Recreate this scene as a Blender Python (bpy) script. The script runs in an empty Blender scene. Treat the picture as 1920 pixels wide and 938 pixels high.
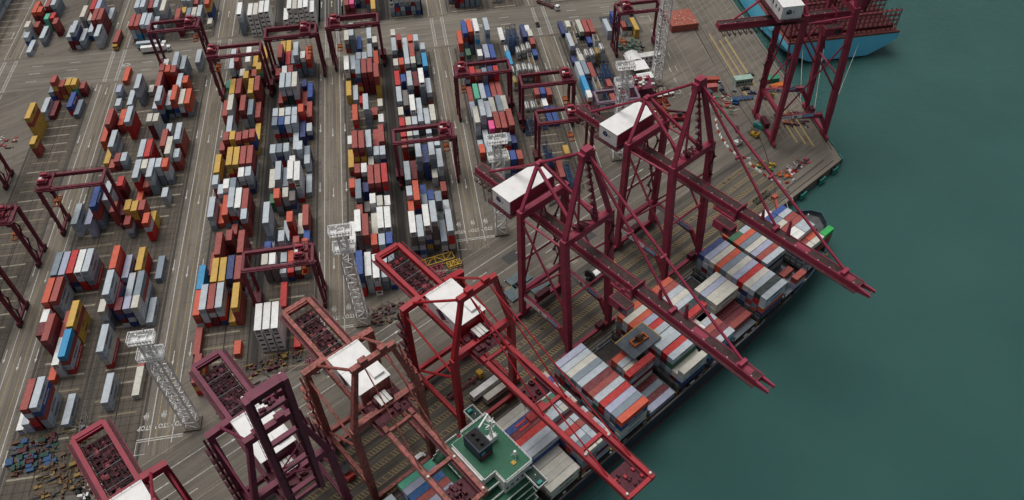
import bpy, math, random
from mathutils import Matrix, Vector
random.seed(7)
R = math.radians
scene = bpy.context.scene
COL = scene.collection

# ------------------------------------------------------------ camera
cam_d = bpy.data.cameras.new('camera')
cam = bpy.data.objects.new('camera', cam_d); COL.objects.link(cam)
CAMR = [[0.9871194597712101, 0.1306466665949, -0.0923397024504381], [-0.1584518661601587, 0.7186645227972596, -0.6770630028165401], [-0.02209475619592933, 0.6829734637452821, 0.7301089436299314]]
cam.matrix_world = Matrix(((CAMR[0][0], CAMR[0][1], CAMR[0][2], 0), (CAMR[1][0], CAMR[1][1], CAMR[1][2], 0), (CAMR[2][0], CAMR[2][1], CAMR[2][2], 232.0), (0, 0, 0, 1)))
cam_d.sensor_fit = 'HORIZONTAL'; cam_d.sensor_width = 36.0
cam_d.lens = 36.0 * 1487.0 / 1920.0
cam_d.clip_start = 1.0; cam_d.clip_end = 8000.0
scene.camera = cam

# ------------------------------------------------------------ sky, sun, exposure
SUN_EL, SUN_AZ = 70.0, -35.0          # azimuth measured clockwise from +Y
world = bpy.data.worlds.new('World'); scene.world = world; world.use_nodes = True
wn = world.node_tree; wn.nodes.clear()
sky = wn.nodes.new('ShaderNodeTexSky'); sky.sky_type = 'NISHITA'; sky.sun_disc = False
sky.sun_elevation = R(SUN_EL); sky.sun_rotation = R(SUN_AZ)
sky.air_density = 1.0; sky.dust_density = 6.0; sky.ozone_density = 0.6
hs = wn.nodes.new('ShaderNodeHueSaturation'); hs.inputs['Saturation'].default_value = 0.35
bg = wn.nodes.new('ShaderNodeBackground'); bg.inputs['Strength'].default_value = 0.075
wo = wn.nodes.new('ShaderNodeOutputWorld')
wn.links.new(sky.outputs[0], hs.inputs['Color']); wn.links.new(hs.outputs[0], bg.inputs[0]); wn.links.new(bg.outputs[0], wo.inputs[0])
sd = bpy.data.lights.new('sun', 'SUN'); sd.energy = 1.5; sd.angle = R(40); sd.color = (1.0, 0.975, 0.94)
so = bpy.data.objects.new('sun', sd); COL.objects.link(so)
so.rotation_euler = (R(90 - SUN_EL), 0, R(-SUN_AZ) + math.pi)
scene.view_settings.view_transform = 'Standard'; scene.view_settings.look = 'None'
scene.view_settings.gamma = 1.0; scene.view_settings.use_curve_mapping = False
scene.view_settings.exposure = 0.06
scene.cycles.max_bounces = 5; scene.cycles.diffuse_bounces = 3; scene.cycles.glossy_bounces = 2
scene.cycles.use_denoising = True

# ------------------------------------------------------------ frames of reference
TH = R(32.2)
QO = (181.6, 243.3)
UX, UY = math.cos(TH), math.sin(TH)
NX, NY = math.sin(TH), -math.cos(TH)
def QW(u, n, z=0.0):
    return (QO[0] + u * UX + n * NX, QO[1] + u * UY + n * NY, z)

# ------------------------------------------------------------ materials
def lin(c):
    return tuple((v / 255 / 12.92) if v / 255 <= 0.04045 else ((v / 255 + 0.055) / 1.055) ** 2.4 for v in c)
MATS = {}
def mat(name, rgb, rough=0.6, metal=0.0, var=0.25, scale=0.35, rust=0.0, spec=0.35, objcol=None, streak=0.0, detail=6.0, bump=0.0):
    if name in MATS: return MATS[name]
    m = bpy.data.materials.new(name); m.use_nodes = True
    nt = m.node_tree; N = nt.nodes; L = nt.links
    p = N['Principled BSDF']; p.inputs['Roughness'].default_value = rough; p.inputs['Metallic'].default_value = metal
    p.inputs['Specular IOR Level'].default_value = spec
    tc = N.new('ShaderNodeTexCoord')
    base = None
    if objcol == 'obj':
        oi = N.new('ShaderNodeObjectInfo'); base = oi.outputs['Color']
    elif objcol == 'attr':
        at = N.new('ShaderNodeAttribute'); at.attribute_name = 'col'; base = at.outputs['Color']
    else:
        rgbn = N.new('ShaderNodeRGB'); rgbn.outputs[0].default_value = (*rgb, 1); base = rgbn.outputs[0]
    geo = N.new('ShaderNodeNewGeometry')
    n1 = N.new('ShaderNodeTexNoise'); n1.inputs['Scale'].default_value = scale; n1.inputs['Detail'].default_value = detail; n1.inputs['Roughness'].default_value = 0.65
    L.new(geo.outputs['Position'], n1.inputs['Vector'])
    mr = N.new('ShaderNodeMapRange'); mr.inputs[1].default_value = 0.3; mr.inputs[2].default_value = 0.7
    mr.inputs[3].default_value = 1 - var; mr.inputs[4].default_value = 1 + var * 0.5
    L.new(n1.outputs['Fac'], mr.inputs[0])
    mul = N.new('ShaderNodeVectorMath'); mul.operation = 'SCALE'
    L.new(base, mul.inputs[0]); L.new(mr.outputs[0], mul.inputs['Scale'])
    out = mul.outputs[0]
    if rust > 0:
        n2 = N.new('ShaderNodeTexNoise'); n2.inputs['Scale'].default_value = scale * 3.1; n2.inputs['Detail'].default_value = 8; n2.inputs['Roughness'].default_value = 0.7
        L.new(geo.outputs['Position'], n2.inputs['Vector'])
        cr = N.new('ShaderNodeMapRange'); cr.inputs[1].default_value = 0.72 - rust * 0.3; cr.inputs[2].default_value = 0.80 - rust * 0.3
        L.new(n2.outputs['Fac'], cr.inputs[0])
        mx = N.new('ShaderNodeMix'); mx.data_type = 'RGBA'; mx.inputs[7].default_value = (0.14, 0.06, 0.03, 1)
        L.new(cr.outputs[0], mx.inputs[0]); L.new(out, mx.inputs[6]); out = mx.outputs[2]
    L.new(out, p.inputs['Base Color'])
    if bump > 0:
        n3 = N.new('ShaderNodeTexNoise'); n3.inputs['Scale'].default_value = 2.0; n3.inputs['Detail'].default_value = 5
        L.new(geo.outputs['Position'], n3.inputs['Vector'])
        b = N.new('ShaderNodeBump'); b.inputs['Strength'].default_value = bump; b.inputs['Distance'].default_value = 0.05
        L.new(n3.outputs['Fac'], b.inputs['Height']); L.new(b.outputs[0], p.inputs['Normal'])
    MATS[name] = m
    return m

def container_mat(name, mode):
    """weathered container paint: colour from the object or the face, roof dirt, rust flecks, corrugation"""
    m = bpy.data.materials.new(name); m.use_nodes = True
    nt = m.node_tree; N = nt.nodes; L = nt.links
    p = N['Principled BSDF']; p.inputs['Roughness'].default_value = 0.6; p.inputs['Specular IOR Level'].default_value = 0.3
    if mode == 'obj':
        oi = N.new('ShaderNodeObjectInfo'); base = oi.outputs['Color']
    else:
        at = N.new('ShaderNodeAttribute'); at.attribute_name = 'col'; base = at.outputs['Color']
    geo = N.new('ShaderNodeNewGeometry')
    n1 = N.new('ShaderNodeTexNoise'); n1.inputs['Scale'].default_value = 0.45; n1.inputs['Detail'].default_value = 7; n1.inputs['Roughness'].default_value = 0.7
    L.new(geo.outputs['Position'], n1.inputs['Vector'])
    mr = N.new('ShaderNodeMapRange'); mr.inputs[1].default_value = 0.35; mr.inputs[2].default_value = 0.7; mr.inputs[3].default_value = 0.80; mr.inputs[4].default_value = 1.06
    L.new(n1.outputs['Fac'], mr.inputs[0])
    mul = N.new('ShaderNodeVectorMath'); mul.operation = 'SCALE'; L.new(base, mul.inputs[0]); L.new(mr.outputs[0], mul.inputs['Scale'])
    # grey dust lying on the roof only where the noise allows (a film of dirt, not shade)
    sep = N.new('ShaderNodeSeparateXYZ'); L.new(geo.outputs['Normal'], sep.inputs[0])
    n2 = N.new('ShaderNodeTexNoise'); n2.inputs['Scale'].default_value = 1.3; n2.inputs['Detail'].default_value = 8; n2.inputs['Roughness'].default_value = 0.75
    L.new(geo.outputs['Position'], n2.inputs['Vector'])
    dm = N.new('ShaderNodeMapRange'); dm.inputs[1].default_value = 0.42; dm.inputs[2].default_value = 0.72; dm.inputs[3].default_value = 0.0; dm.inputs[4].default_value = 0.26
    L.new(n2.outputs['Fac'], dm.inputs[0])
    up = N.new('ShaderNodeMath'); up.operation = 'MULTIPLY'; up.use_clamp = True; L.new(sep.outputs[2], up.inputs[0]); L.new(dm.outputs[0], up.inputs[1])
    mx = N.new('ShaderNodeMix'); mx.data_type = 'RGBA'; mx.inputs[7].default_value = (0.36, 0.34, 0.31, 1)
    L.new(up.outputs[0], mx.inputs[0]); L.new(mul.outputs[0], mx.inputs[6])
    # rust flecks and streaks
    n3 = N.new('ShaderNodeTexNoise'); n3.inputs['Scale'].default_value = 1.9; n3.inputs['Detail'].default_value = 9; n3.inputs['Roughness'].default_value = 0.8
    L.new(geo.outputs['Position'], n3.inputs['Vector'])
    rm = N.new('ShaderNodeMapRange'); rm.inputs[1].default_value = 0.68; rm.inputs[2].default_value = 0.75; rm.inputs[3].default_value = 0.0; rm.inputs[4].default_value = 0.8
    L.new(n3.outputs['Fac'], rm.inputs[0])
    mx2 = N.new('ShaderNodeMix'); mx2.data_type = 'RGBA'; mx2.inputs[7].default_value = (0.16, 0.07, 0.035, 1)
    L.new(rm.outputs[0], mx2.inputs[0]); L.new(mx.outputs[2], mx2.inputs[6])
    L.new(mx2.outputs[2], p.inputs['Base Color'])
    MATS[name] = m
    return m

M_COBJ = container_mat('container_paint', 'obj')
M_CATT = container_mat('container_paint_by_face', 'attr')
M_ASPH = None
def ground_mat(name, rgb, var=0.35, patch=0.02, joints=0.0, stain=0.5, fine=1.2, streak=0.0, sang=0.0):
    m = bpy.data.materials.new(name); m.use_nodes = True
    nt = m.node_tree; N = nt.nodes; L = nt.links
    p = N['Principled BSDF']; p.inputs['Roughness'].default_value = 0.85; p.inputs['Specular IOR Level'].default_value = 0.25
    geo = N.new('ShaderNodeNewGeometry')
    def noise(s, d, r=0.6):
        n = N.new('ShaderNodeTexNoise'); n.inputs['Scale'].default_value = s; n.inputs['Detail'].default_value = d; n.inputs['Roughness'].default_value = r
        L.new(geo.outputs['Position'], n.inputs['Vector']); return n.outputs['Fac']
    def mrange(src, a, b, c, d):
        k = N.new('ShaderNodeMapRange'); k.inputs[1].default_value = a; k.inputs[2].default_value = b; k.inputs[3].default_value = c; k.inputs[4].default_value = d
        L.new(src, k.inputs[0]); return k.outputs[0]
    def mul(a, b):
        k = N.new('ShaderNodeMath'); k.operation = 'MULTIPLY'; L.new(a, k.inputs[0]); L.new(b, k.inputs[1]); return k.outputs[0]
    f = mul(mrange(noise(patch, 5), 0.35, 0.65, 1 - var * 0.6, 1 + var * 0.35), mrange(noise(fine, 8, 0.75), 0.3, 0.7, 1 - var * 0.45, 1 + var * 0.3))
    # dark oil and tyre stains
    st = mrange(noise(0.13, 7, 0.7), 0.58, 0.74, 1.0, 1.0 - stain)
    f = mul(f, st)
    if streak > 0:      # tyre and drag marks running along the traffic direction
        for sx_, sy_, lo in ((0.9, 0.035, 0.5), (0.33, 0.02, 0.52)):
            mp = N.new('ShaderNodeMapping'); mp.vector_type = 'TEXTURE'; mp.inputs['Rotation'].default_value = (0, 0, sang); mp.inputs['Scale'].default_value = (1 / sx_, 1 / sy_, 1)
            L.new(geo.outputs['Position'], mp.inputs[0])
            n = N.new('ShaderNodeTexNoise'); n.inputs['Scale'].default_value = 1.0; n.inputs['Detail'].default_value = 5; n.inputs['Roughness'].default_value = 0.6
            L.new(mp.outputs[0], n.inputs['Vector']); f = mul(f, mrange(n.outputs['Fac'], lo - 0.1, lo + 0.16, 1.0 + streak * 0.2, 1.0 - streak))
    base = N.new('ShaderNodeRGB'); base.outputs[0].default_value = (*rgb, 1)
    sc = N.new('ShaderNodeVectorMath'); sc.operation = 'SCALE'; L.new(base.outputs[0], sc.inputs[0]); L.new(f, sc.inputs['Scale'])
    out = sc.outputs[0]
    if joints > 0:
        sx = N.new('ShaderNodeSeparateXYZ'); L.new(geo.outputs['Position'], sx.inputs[0])
        fs = []
        for i in (0, 1):
            a = N.new('ShaderNodeMath'); a.operation = 'PINGPONG'; a.inputs[1].default_value = joints / 2; L.new(sx.outputs[i], a.inputs[0])
            fs.append(mrange(a.outputs[0], 0.10, 0.24, 0.62, 1.0))
        jm = mul(fs[0], fs[1])
        s2 = N.new('ShaderNodeVectorMath'); s2.operation = 'SCALE'; L.new(out, s2.inputs[0]); L.new(jm, s2.inputs['Scale']); out = s2.outputs[0]
    L.new(out, p.inputs['Base Color'])
    b = N.new('ShaderNodeBump'); b.inputs['Strength'].default_value = 0.25; b.inputs['Distance'].default_value = 0.03
    L.new(noise(3.0, 6), b.inputs['Height']); L.new(b.outputs[0], p.inputs['Normal'])
    MATS[name] = m
    return m

# ------------------------------------------------------------ mesh builder
class MB:
    def __init__(s): s.v = []; s.f = []; s.m = []
    def box(s, x0, x1, y0, y1, z0, z1, m=0):
        b = len(s.v)
        s.v += [(x0, y0, z0), (x1, y0, z0), (x1, y1, z0), (x0, y1, z0), (x0, y0, z1), (x1, y0, z1), (x1, y1, z1), (x0, y1, z1)]
        s.f += [(b, b+3, b+2, b+1), (b+4, b+5, b+6, b+7), (b, b+1, b+5, b+4), (b+1, b+2, b+6, b+5), (b+2, b+3, b+7, b+6), (b+3, b, b+4, b+7)]
        s.m += [m] * 6; return s
    def cbox(s, cx, cy, cz, sx, sy, sz, m=0): return s.box(cx-sx/2, cx+sx/2, cy-sy/2, cy+sy/2, cz-sz/2, cz+sz/2, m)
    def beam(s, p, q, w, h=None, m=0, w2=None, h2=None, up=(0, 0, 1)):
        h = h or w; w2 = w2 or w; h2 = h2 or h
        p = Vector(p); q = Vector(q); d = (q - p)
        if d.length < 1e-6: return s
        d.normalize(); U = Vector(up)
        if abs(d.dot(U)) > 0.97: U = Vector((0, 1, 0))
        a = d.cross(U).normalized(); c = a.cross(d).normalized()
        b = len(s.v)
        for pt, ww, hh in ((p, w, h), (q, w2, h2)):
            for i, j in ((-1, -1), (1, -1), (1, 1), (-1, 1)):
                s.v.append(tuple(pt + a * (i * ww / 2) + c * (j * hh / 2)))
        s.f += [(b, b+3, b+2, b+1), (b+4, b+5, b+6, b+7), (b, b+1, b+5, b+4), (b+1, b+2, b+6, b+5), (b+2, b+3, b+7, b+6), (b+3, b, b+4, b+7)]
        s.m += [m] * 6; return s
    def tube(s, p, q, r, n=6, m=0, r2=None, cap=True):
        r2 = r if r2 is None else r2
        p = Vector(p); q = Vector(q); d = (q - p)
        if d.length < 1e-6: return s
        d.normalize(); U = Vector((0, 0, 1)) if abs(d.z) < 0.97 else Vector((0, 1, 0))
        a = d.cross(U).normalized(); c = a.cross(d).normalized(); b = len(s.v)
        for pt, rr in ((p, r), (q, r2)):
            for i in range(n):
                t = 2 * math.pi * i / n
                s.v.append(tuple(pt + a * (rr * math.cos(t)) + c * (rr * math.sin(t))))
        for i in range(n):
            j = (i + 1) % n; s.f.append((b + i, b + j, b + n + j, b + n + i)); s.m.append(m)
        if cap:
            s.f.append(tuple(b + n - 1 - i for i in range(n))); s.m.append(m)
            s.f.append(tuple(b + n + i for i in range(n))); s.m.append(m)
        return s
    def path(s, pts, r, n=5, m=0):
        for a, b in zip(pts, pts[1:]): s.tube(a, b, r, n, m)
        return s
    def prism(s, poly, z0, z1, m=0, top=None, mt=None, poly2=None):
        b = len(s.v); n = len(poly); poly2 = poly2 or poly
        s.v += [(x, y, z0) for x, y in poly] + [(x, y, z1) for x, y in poly2]
        for i in range(n):
            j = (i + 1) % n; s.f.append((b+i, b+j, b+n+j, b+n+i)); s.m.append(m)
        s.f.append(tuple(b + n - 1 - i for i in range(n))); s.m.append(m)
        s.f.append(tuple(b + n + i for i in range(n))); s.m.append(m if mt is None else mt)
        return s
    def poly(s, pts, m=0):
        b = len(s.v); s.v += [tuple(p) for p in pts]; s.f.append(tuple(range(b, b + len(pts)))); s.m.append(m); return s
    def add(s, verts, faces, m=0, M=None):
        b = len(s.v)
        s.v += [tuple(M @ Vector(v)) if M else tuple(v) for v in verts]
        for f in faces: s.f.append(tuple(b + i for i in f)); s.m.append(m)
        return s
    def xform(s, M): s.v = [tuple(M @ Vector(v)) for v in s.v]; return s
    def mesh(s, name, mats):
        me = bpy.data.meshes.new(name); me.from_pydata(s.v, [], s.f)
        for k in mats: me.materials.append(k)
        if len(mats) > 1: me.polygons.foreach_set('material_index', s.m)
        me.update(); return me
    def build(s, name, mats, parent=None):
        if not isinstance(mats, (list, tuple)): mats = [mats]
        o = bpy.data.objects.new(name, s.mesh(name, mats)); COL.objects.link(o)
        if parent: o.parent = parent
        return o
def tag(o, label=None, cat=None, group=None, kind=None):
    if label: o['label'] = label
    if cat: o['category'] = cat
    if group: o['group'] = group
    if kind: o['kind'] = kind
    return o
def thing(name, label, cat, loc=(0, 0, 0), rz=0.0, group=None):
    o = bpy.data.objects.new(name, None); COL.objects.link(o)
    o.location = loc; o.rotation_euler = (0, 0, rz); o.empty_display_size = 2
    return tag(o, label, cat, group)
def struct(name, mb, mats):
    o = mb.build(name, mats); o['kind'] = 'structure'; return o
def copy_tree(o, parent=None):
    c = o.copy(); COL.objects.link(c); c.parent = parent
    for ch in list(o.children): copy_tree(ch, c)
    return c
_txt = {}
def text_mesh(s, size=1.0, bold=0.0):
    k = (s, size, bold)
    if k in _txt: return _txt[k]
    cu = bpy.data.curves.new('lettering', 'FONT'); cu.body = s; cu.size = size; cu.align_x = 'CENTER'; cu.align_y = 'CENTER'; cu.offset = bold; cu.resolution_u = 2
    ob = bpy.data.objects.new('lettering', cu); COL.objects.link(ob)
    bpy.context.view_layer.update()
    dg = bpy.context.evaluated_depsgraph_get(); ev = ob.evaluated_get(dg)
    me = ev.to_mesh(); vs = [tuple(v.co) for v in me.vertices]; fs = [tuple(p.vertices) for p in me.polygons]
    ev.to_mesh_clear(); bpy.data.objects.remove(ob); bpy.data.curves.remove(cu)
    _txt[k] = (vs, fs); return _txt[k]
def put_text(mb, s, size, M, m=0, bold=0.0):
    vs, fs = text_mesh(s, size, bold); mb.add(vs, fs, m, M)
def frame_M(o, xa, ya):
    xa = Vector(xa).normalized(); ya = Vector(ya).normalized(); za = xa.cross(ya)
    return Matrix(((xa[0], ya[0], za[0], o[0]), (xa[1], ya[1], za[1], o[1]), (xa[2], ya[2], za[2], o[2]), (0, 0, 0, 1)))

white = mat('white_paint', (0.78, 0.78, 0.76), 0.5, var=0.12)
offwhite = mat('aged_white_paint', (0.66, 0.66, 0.62), 0.6, var=0.25, rust=0.2)
line_white = mat('road_paint_white', (0.55, 0.54, 0.50), 0.8, var=0.5, scale=1.2)
line_yellow = mat('road_paint_yellow', (0.36, 0.26, 0.11), 0.8, var=0.5, scale=1.2)
line_cream = mat('road_paint_faded', (0.30, 0.27, 0.21), 0.85, var=0.5, scale=1.0)
dark_steel = mat('dark_steel', (0.045, 0.045, 0.05), 0.6, var=0.4, rust=0.2)
grey_steel = mat('grey_steel', (0.16, 0.17, 0.18), 0.6, var=0.35, rust=0.25)
rubber = mat('rubber', (0.02, 0.02, 0.022), 0.85, var=0.2)
glass_dark = mat('dark_glass', (0.015, 0.02, 0.025), 0.08, var=0.0, spec=0.6)
yellow = mat('yellow_paint', (0.50, 0.30, 0.03), 0.55, var=0.3, rust=0.3)
orange = mat('orange_paint', (0.50, 0.12, 0.02), 0.55, var=0.35, rust=0.3)
redp = mat('red_paint', (0.45, 0.03, 0.03), 0.5, var=0.3, rust=0.2)
bluep = mat('blue_paint', (0.03, 0.10, 0.26), 0.5, var=0.25, rust=0.15)
tealp = mat('teal_paint', (0.03, 0.28, 0.24), 0.55, var=0.3)
greenp = mat('green_paint', (0.03, 0.22, 0.12), 0.6, var=0.3)
navyp = mat('navy_paint', (0.02, 0.03, 0.10), 0.5, var=0.2)
signblue = mat('sign_blue', (0.12, 0.33, 0.55), 0.5, var=0.1)
M_CR_A = mat('crane_raspberry', (0.30, 0.035, 0.070), 0.5, var=0.30, scale=0.25, rust=0.35)
M_CR_D = mat('crane_red', (0.36, 0.012, 0.022), 0.45, var=0.25, scale=0.25, rust=0.15)
M_CR_E = mat('crane_faded_pink', (0.36, 0.10, 0.09), 0.6, var=0.35, scale=0.3, rust=0.75)
M_CR_G = mat('crane_plum', (0.16, 0.025, 0.055), 0.55, var=0.35, scale=0.25, rust=0.2)
M_CR_H = mat('crane_crimson', (0.27, 0.018, 0.04), 0.5, var=0.3, scale=0.25, rust=0.25)
M_RTG = mat('gantry_maroon', (0.15, 0.018, 0.035), 0.55, var=0.35, scale=0.4, rust=0.25)
M_RTG2 = mat('gantry_lilac', (0.22, 0.15, 0.20), 0.6, var=0.3, scale=0.4, rust=0.3)
M_DECKB = mat('boom_deck_brown', (0.055, 0.028, 0.028), 0.7, var=0.5, scale=0.6, rust=0.5)
M_CLUT = mat('machinery_dark_red', (0.085, 0.012, 0.022), 0.65, var=0.5, scale=0.6, rust=0.3)
# ------------------------------------------------------------ ground and water
G_CONC = ground_mat('weathered_concrete', (0.170, 0.150, 0.124), var=0.38, streak=0.22, sang=TH + math.pi / 2)
G_ROAD = ground_mat('road_surface', (0.195, 0.172, 0.141), var=0.28, stain=0.35, streak=0.28)
G_CROSS = ground_mat('cross_road_surface', (0.205, 0.183, 0.152), var=0.28, stain=0.35, streak=0.26, sang=math.pi / 2)
G_DARK = ground_mat('rubbered_asphalt', (0.036, 0.033, 0.030), var=0.4, stain=0.3, streak=0.4)
G_APRON = ground_mat('apron_asphalt', (0.110, 0.097, 0.082), var=0.35, stain=0.45, streak=0.4, sang=TH + math.pi / 2)
G_PAD = ground_mat('stacking_pad', (0.118, 0.100, 0.080), var=0.5, joints=3.24, stain=0.6, streak=0.25)
G_QEDGE = ground_mat('quay_edge_concrete', (0.185, 0.160, 0.128), var=0.3)
G_PATCH = ground_mat('fresh_asphalt', (0.075, 0.075, 0.072), var=0.25, stain=0.3)
def qpoly(pts): return [QW(u, n)[:2] for u, n in pts]
land = [QW(0, 0)[:2]] + [(181.6, 2500), (-2600, 2500), (-2600, -1500)] + [QW(-1900, 0)[:2]]
mb = MB(); mb.prism(land, -9, 0.0, 0); struct('ground', mb, G_CONC)
# water sheet below the quay
wm = bpy.data.materials.new('harbour_water'); wm.use_nodes = True
nt = wm.node_tree; N = nt.nodes; L = nt.links; p = N['Principled BSDF']
p.inputs['Roughness'].default_value = 0.16; p.inputs['IOR'].default_value = 1.33
geo = N.new('ShaderNodeNewGeometry')
n1 = N.new('ShaderNodeTexNoise'); n1.inputs['Scale'].default_value = 0.018; n1.inputs['Detail'].default_value = 6
L.new(geo.outputs['Position'], n1.inputs['Vector'])
mx = N.new('ShaderNodeMix'); mx.data_type = 'RGBA'; mx.inputs[6].default_value = (0.024, 0.088, 0.080, 1); mx.inputs[7].default_value = (0.032, 0.104, 0.094, 1)
cr = N.new('ShaderNodeMapRange'); cr.inputs[1].default_value = 0.3; cr.inputs[2].default_value = 0.7; L.new(n1.outputs[0], cr.inputs[0])
L.new(cr.outputs[0], mx.inputs[0]); L.new(mx.outputs[2], p.inputs['Base Color'])
mp = N.new('ShaderNodeMapping'); mp.inputs['Scale'].default_value = (0.55, 1.0, 1.0); mp.inputs['Rotation'].default_value = (0, 0, 0.5)
L.new(geo.outputs['Position'], mp.inputs[0])
n2 = N.new('ShaderNodeTexNoise'); n2.inputs['Scale'].default_value = 0.5; n2.inputs['Detail'].default_value = 9; n2.inputs['Roughness'].default_value = 0.85; L.new(mp.outputs[0], n2.inputs['Vector'])
n3 = N.new('ShaderNodeTexNoise'); n3.inputs['Scale'].default_value = 0.06; n3.inputs['Detail'].default_value = 5; n3.inputs['Distortion'].default_value = 1.2; L.new(mp.outputs[0], n3.inputs['Vector'])
ad = N.new('ShaderNodeMath'); ad.operation = 'MULTIPLY_ADD'; ad.inputs[1].default_value = 0.25; L.new(n3.outputs[0], ad.inputs[0]); L.new(n2.outputs[0], ad.inputs[2])
b = N.new('ShaderNodeBump'); b.inputs['Strength'].default_value = 0.9; b.inputs['Distance'].default_value = 0.7; L.new(ad.outputs[0], b.inputs['Height']); L.new(b.outputs[0], p.inputs['Normal'])
mb = MB(); mb.poly([(-3000, -3000, -4.2), (4500, -3000, -4.2), (4500, 4500, -4.2), (-3000, 4500, -4.2)]); struct('water', mb, wm)

# cross road, lanes between the blocks, apron
Z1, Z2, Z3 = 0.004, 0.008, 0.012
def rect(mb, x0, x1, y0, y1, z, m=0): mb.poly([(x0, y0, z), (x1, y0, z), (x1, y1, z), (x0, y1, z)], m)
def qrect(mb, u0, u1, n0, n1, z, m=0): mb.poly([QW(u0, n1, z), QW(u1, n1, z), QW(u1, n0, z), QW(u0, n0, z)], m)
mb = MB(); rect(mb, -420, 150, 368, 397.5, Z1); struct('cross_road', mb, G_CROSS)
mb = MB(); qrect(mb, -520, 2.0 - 36, -32, -2.2, Z1)
struct('quay_apron', mb, G_APRON)
mb = MB(); qrect(mb, -520, -1.2, -2.6, -0.0, Z2); mb.poly([(179.2, 244.5, Z2), (181.6, 243.3, Z2), (181.6, 1200, Z2), (179.2, 1200, Z2)])
struct('quay_edge', mb, G_QEDGE)
mb = MB()
GAPS = [(-162.3, -146.1), (-107.2, -91.2), (-49.7, -33.8), (7.5, 24.2), (64.2, 80.1), (-218, -204.6)]
def near_y(x):   # where the stacking area ends towards the quay (line n = -70 in the quay frame)
    # solve (x,y) with n=-70
    return QO[1] + ((x - QO[0]) * NX + 72.0) / (-NY) * 1.0
mb = MB()
for g0, g1 in GAPS:
    y0 = near_y((g0 + g1) / 2) - 6
    rect(mb, g0 + 3.2, g1 - 3.2, y0, 366, Z1); rect(mb, g0 + 3.2, g1 - 3.2, 399, 560, Z1)
struct('yard_roads', mb, G_ROAD)
mb = MB()
PADS = [(-146.4, -106.6), (-90.4, -49.4), (-34.2, 7.6), (24.0, 64.4), (80.0, 99.5), (-179.8, -162.0), (-230, -219)]
for x0, x1 in PADS:
    y0 = near_y((x0 + x1) / 2) + 1.0
    if x0 > 60: y0 += 16
    if x0 < -170: y0 = 130
    rect(mb, x0 - 0.3, x1 + 0.3, y0, 365.5, Z1); rect(mb, x0 - 0.3, x1 + 0.3, 399.5, 560, Z1)
struct('container_pads', mb, G_PAD)
mb = MB()
for cx, w_, dk in ((-127.0, 4.2, 0), (-70.2, 5.0, 1), (-13.2, 6.4, 1), (44.5, 5.0, 0)):
    y0 = near_y(cx) + 4
    if dk: rect(mb, cx - w_ / 2, cx + w_ / 2, y0, 365, Z1 + 0.002); rect(mb, cx - w_ / 2, cx + w_ / 2, 400, 560, Z1 + 0.002)
struct('rubber_darkened_strip', mb, G_DARK)
# bay strips, drains, wheel runways on the pads
mb = MB(); dm = MB(); rw = MB()
for x0, x1 in PADS:
    y0 = near_y((x0 + x1) / 2) + 3
    if x0 > 60: y0 += 16
    if x0 < -170: y0 = 132
    blocks = [(x0 + 0.3, x0 + 17.3)] if x1 - x0 < 20 else [(x0 + 0.3, x0 + 17.3), (x1 - 17.3, x1 - 0.3)]
    for a, bb in blocks:
        for ya, yb in ((y0, 364), (401, 540)):
            y = ya
            while y < yb:
                segs = random.randint(1, 3)
                if random.random() < 0.85:
                    l = a + random.uniform(0, 3.0); r = bb - random.uniform(0, 4.0)
                    rect(mb, l, r, y, y + 0.75, Z2, 0 if random.random() < 0.55 else 1)
                y += 6.48
            rect(dm, (a + bb) / 2 + 0.1, (a + bb) / 2 + 0.42, ya, yb, Z2)
            rect(rw, a - 1.9, a - 0.9, ya, yb, Z2); rect(rw, bb + 0.9, bb + 1.9, ya, yb, Z2)
struct('bay_strips', mb, [line_cream, ground_mat('bay_beam_concrete', (0.20, 0.165, 0.115), var=0.4)])
struct('pad_drains', dm, mat('drain_dark', (0.03, 0.028, 0.026), 0.9))  # drain line along the middle of each block, dark in its own colour
struct('wheel_runways', rw, ground_mat('runway_rubber', (0.062, 0.056, 0.050), var=0.4))
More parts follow.
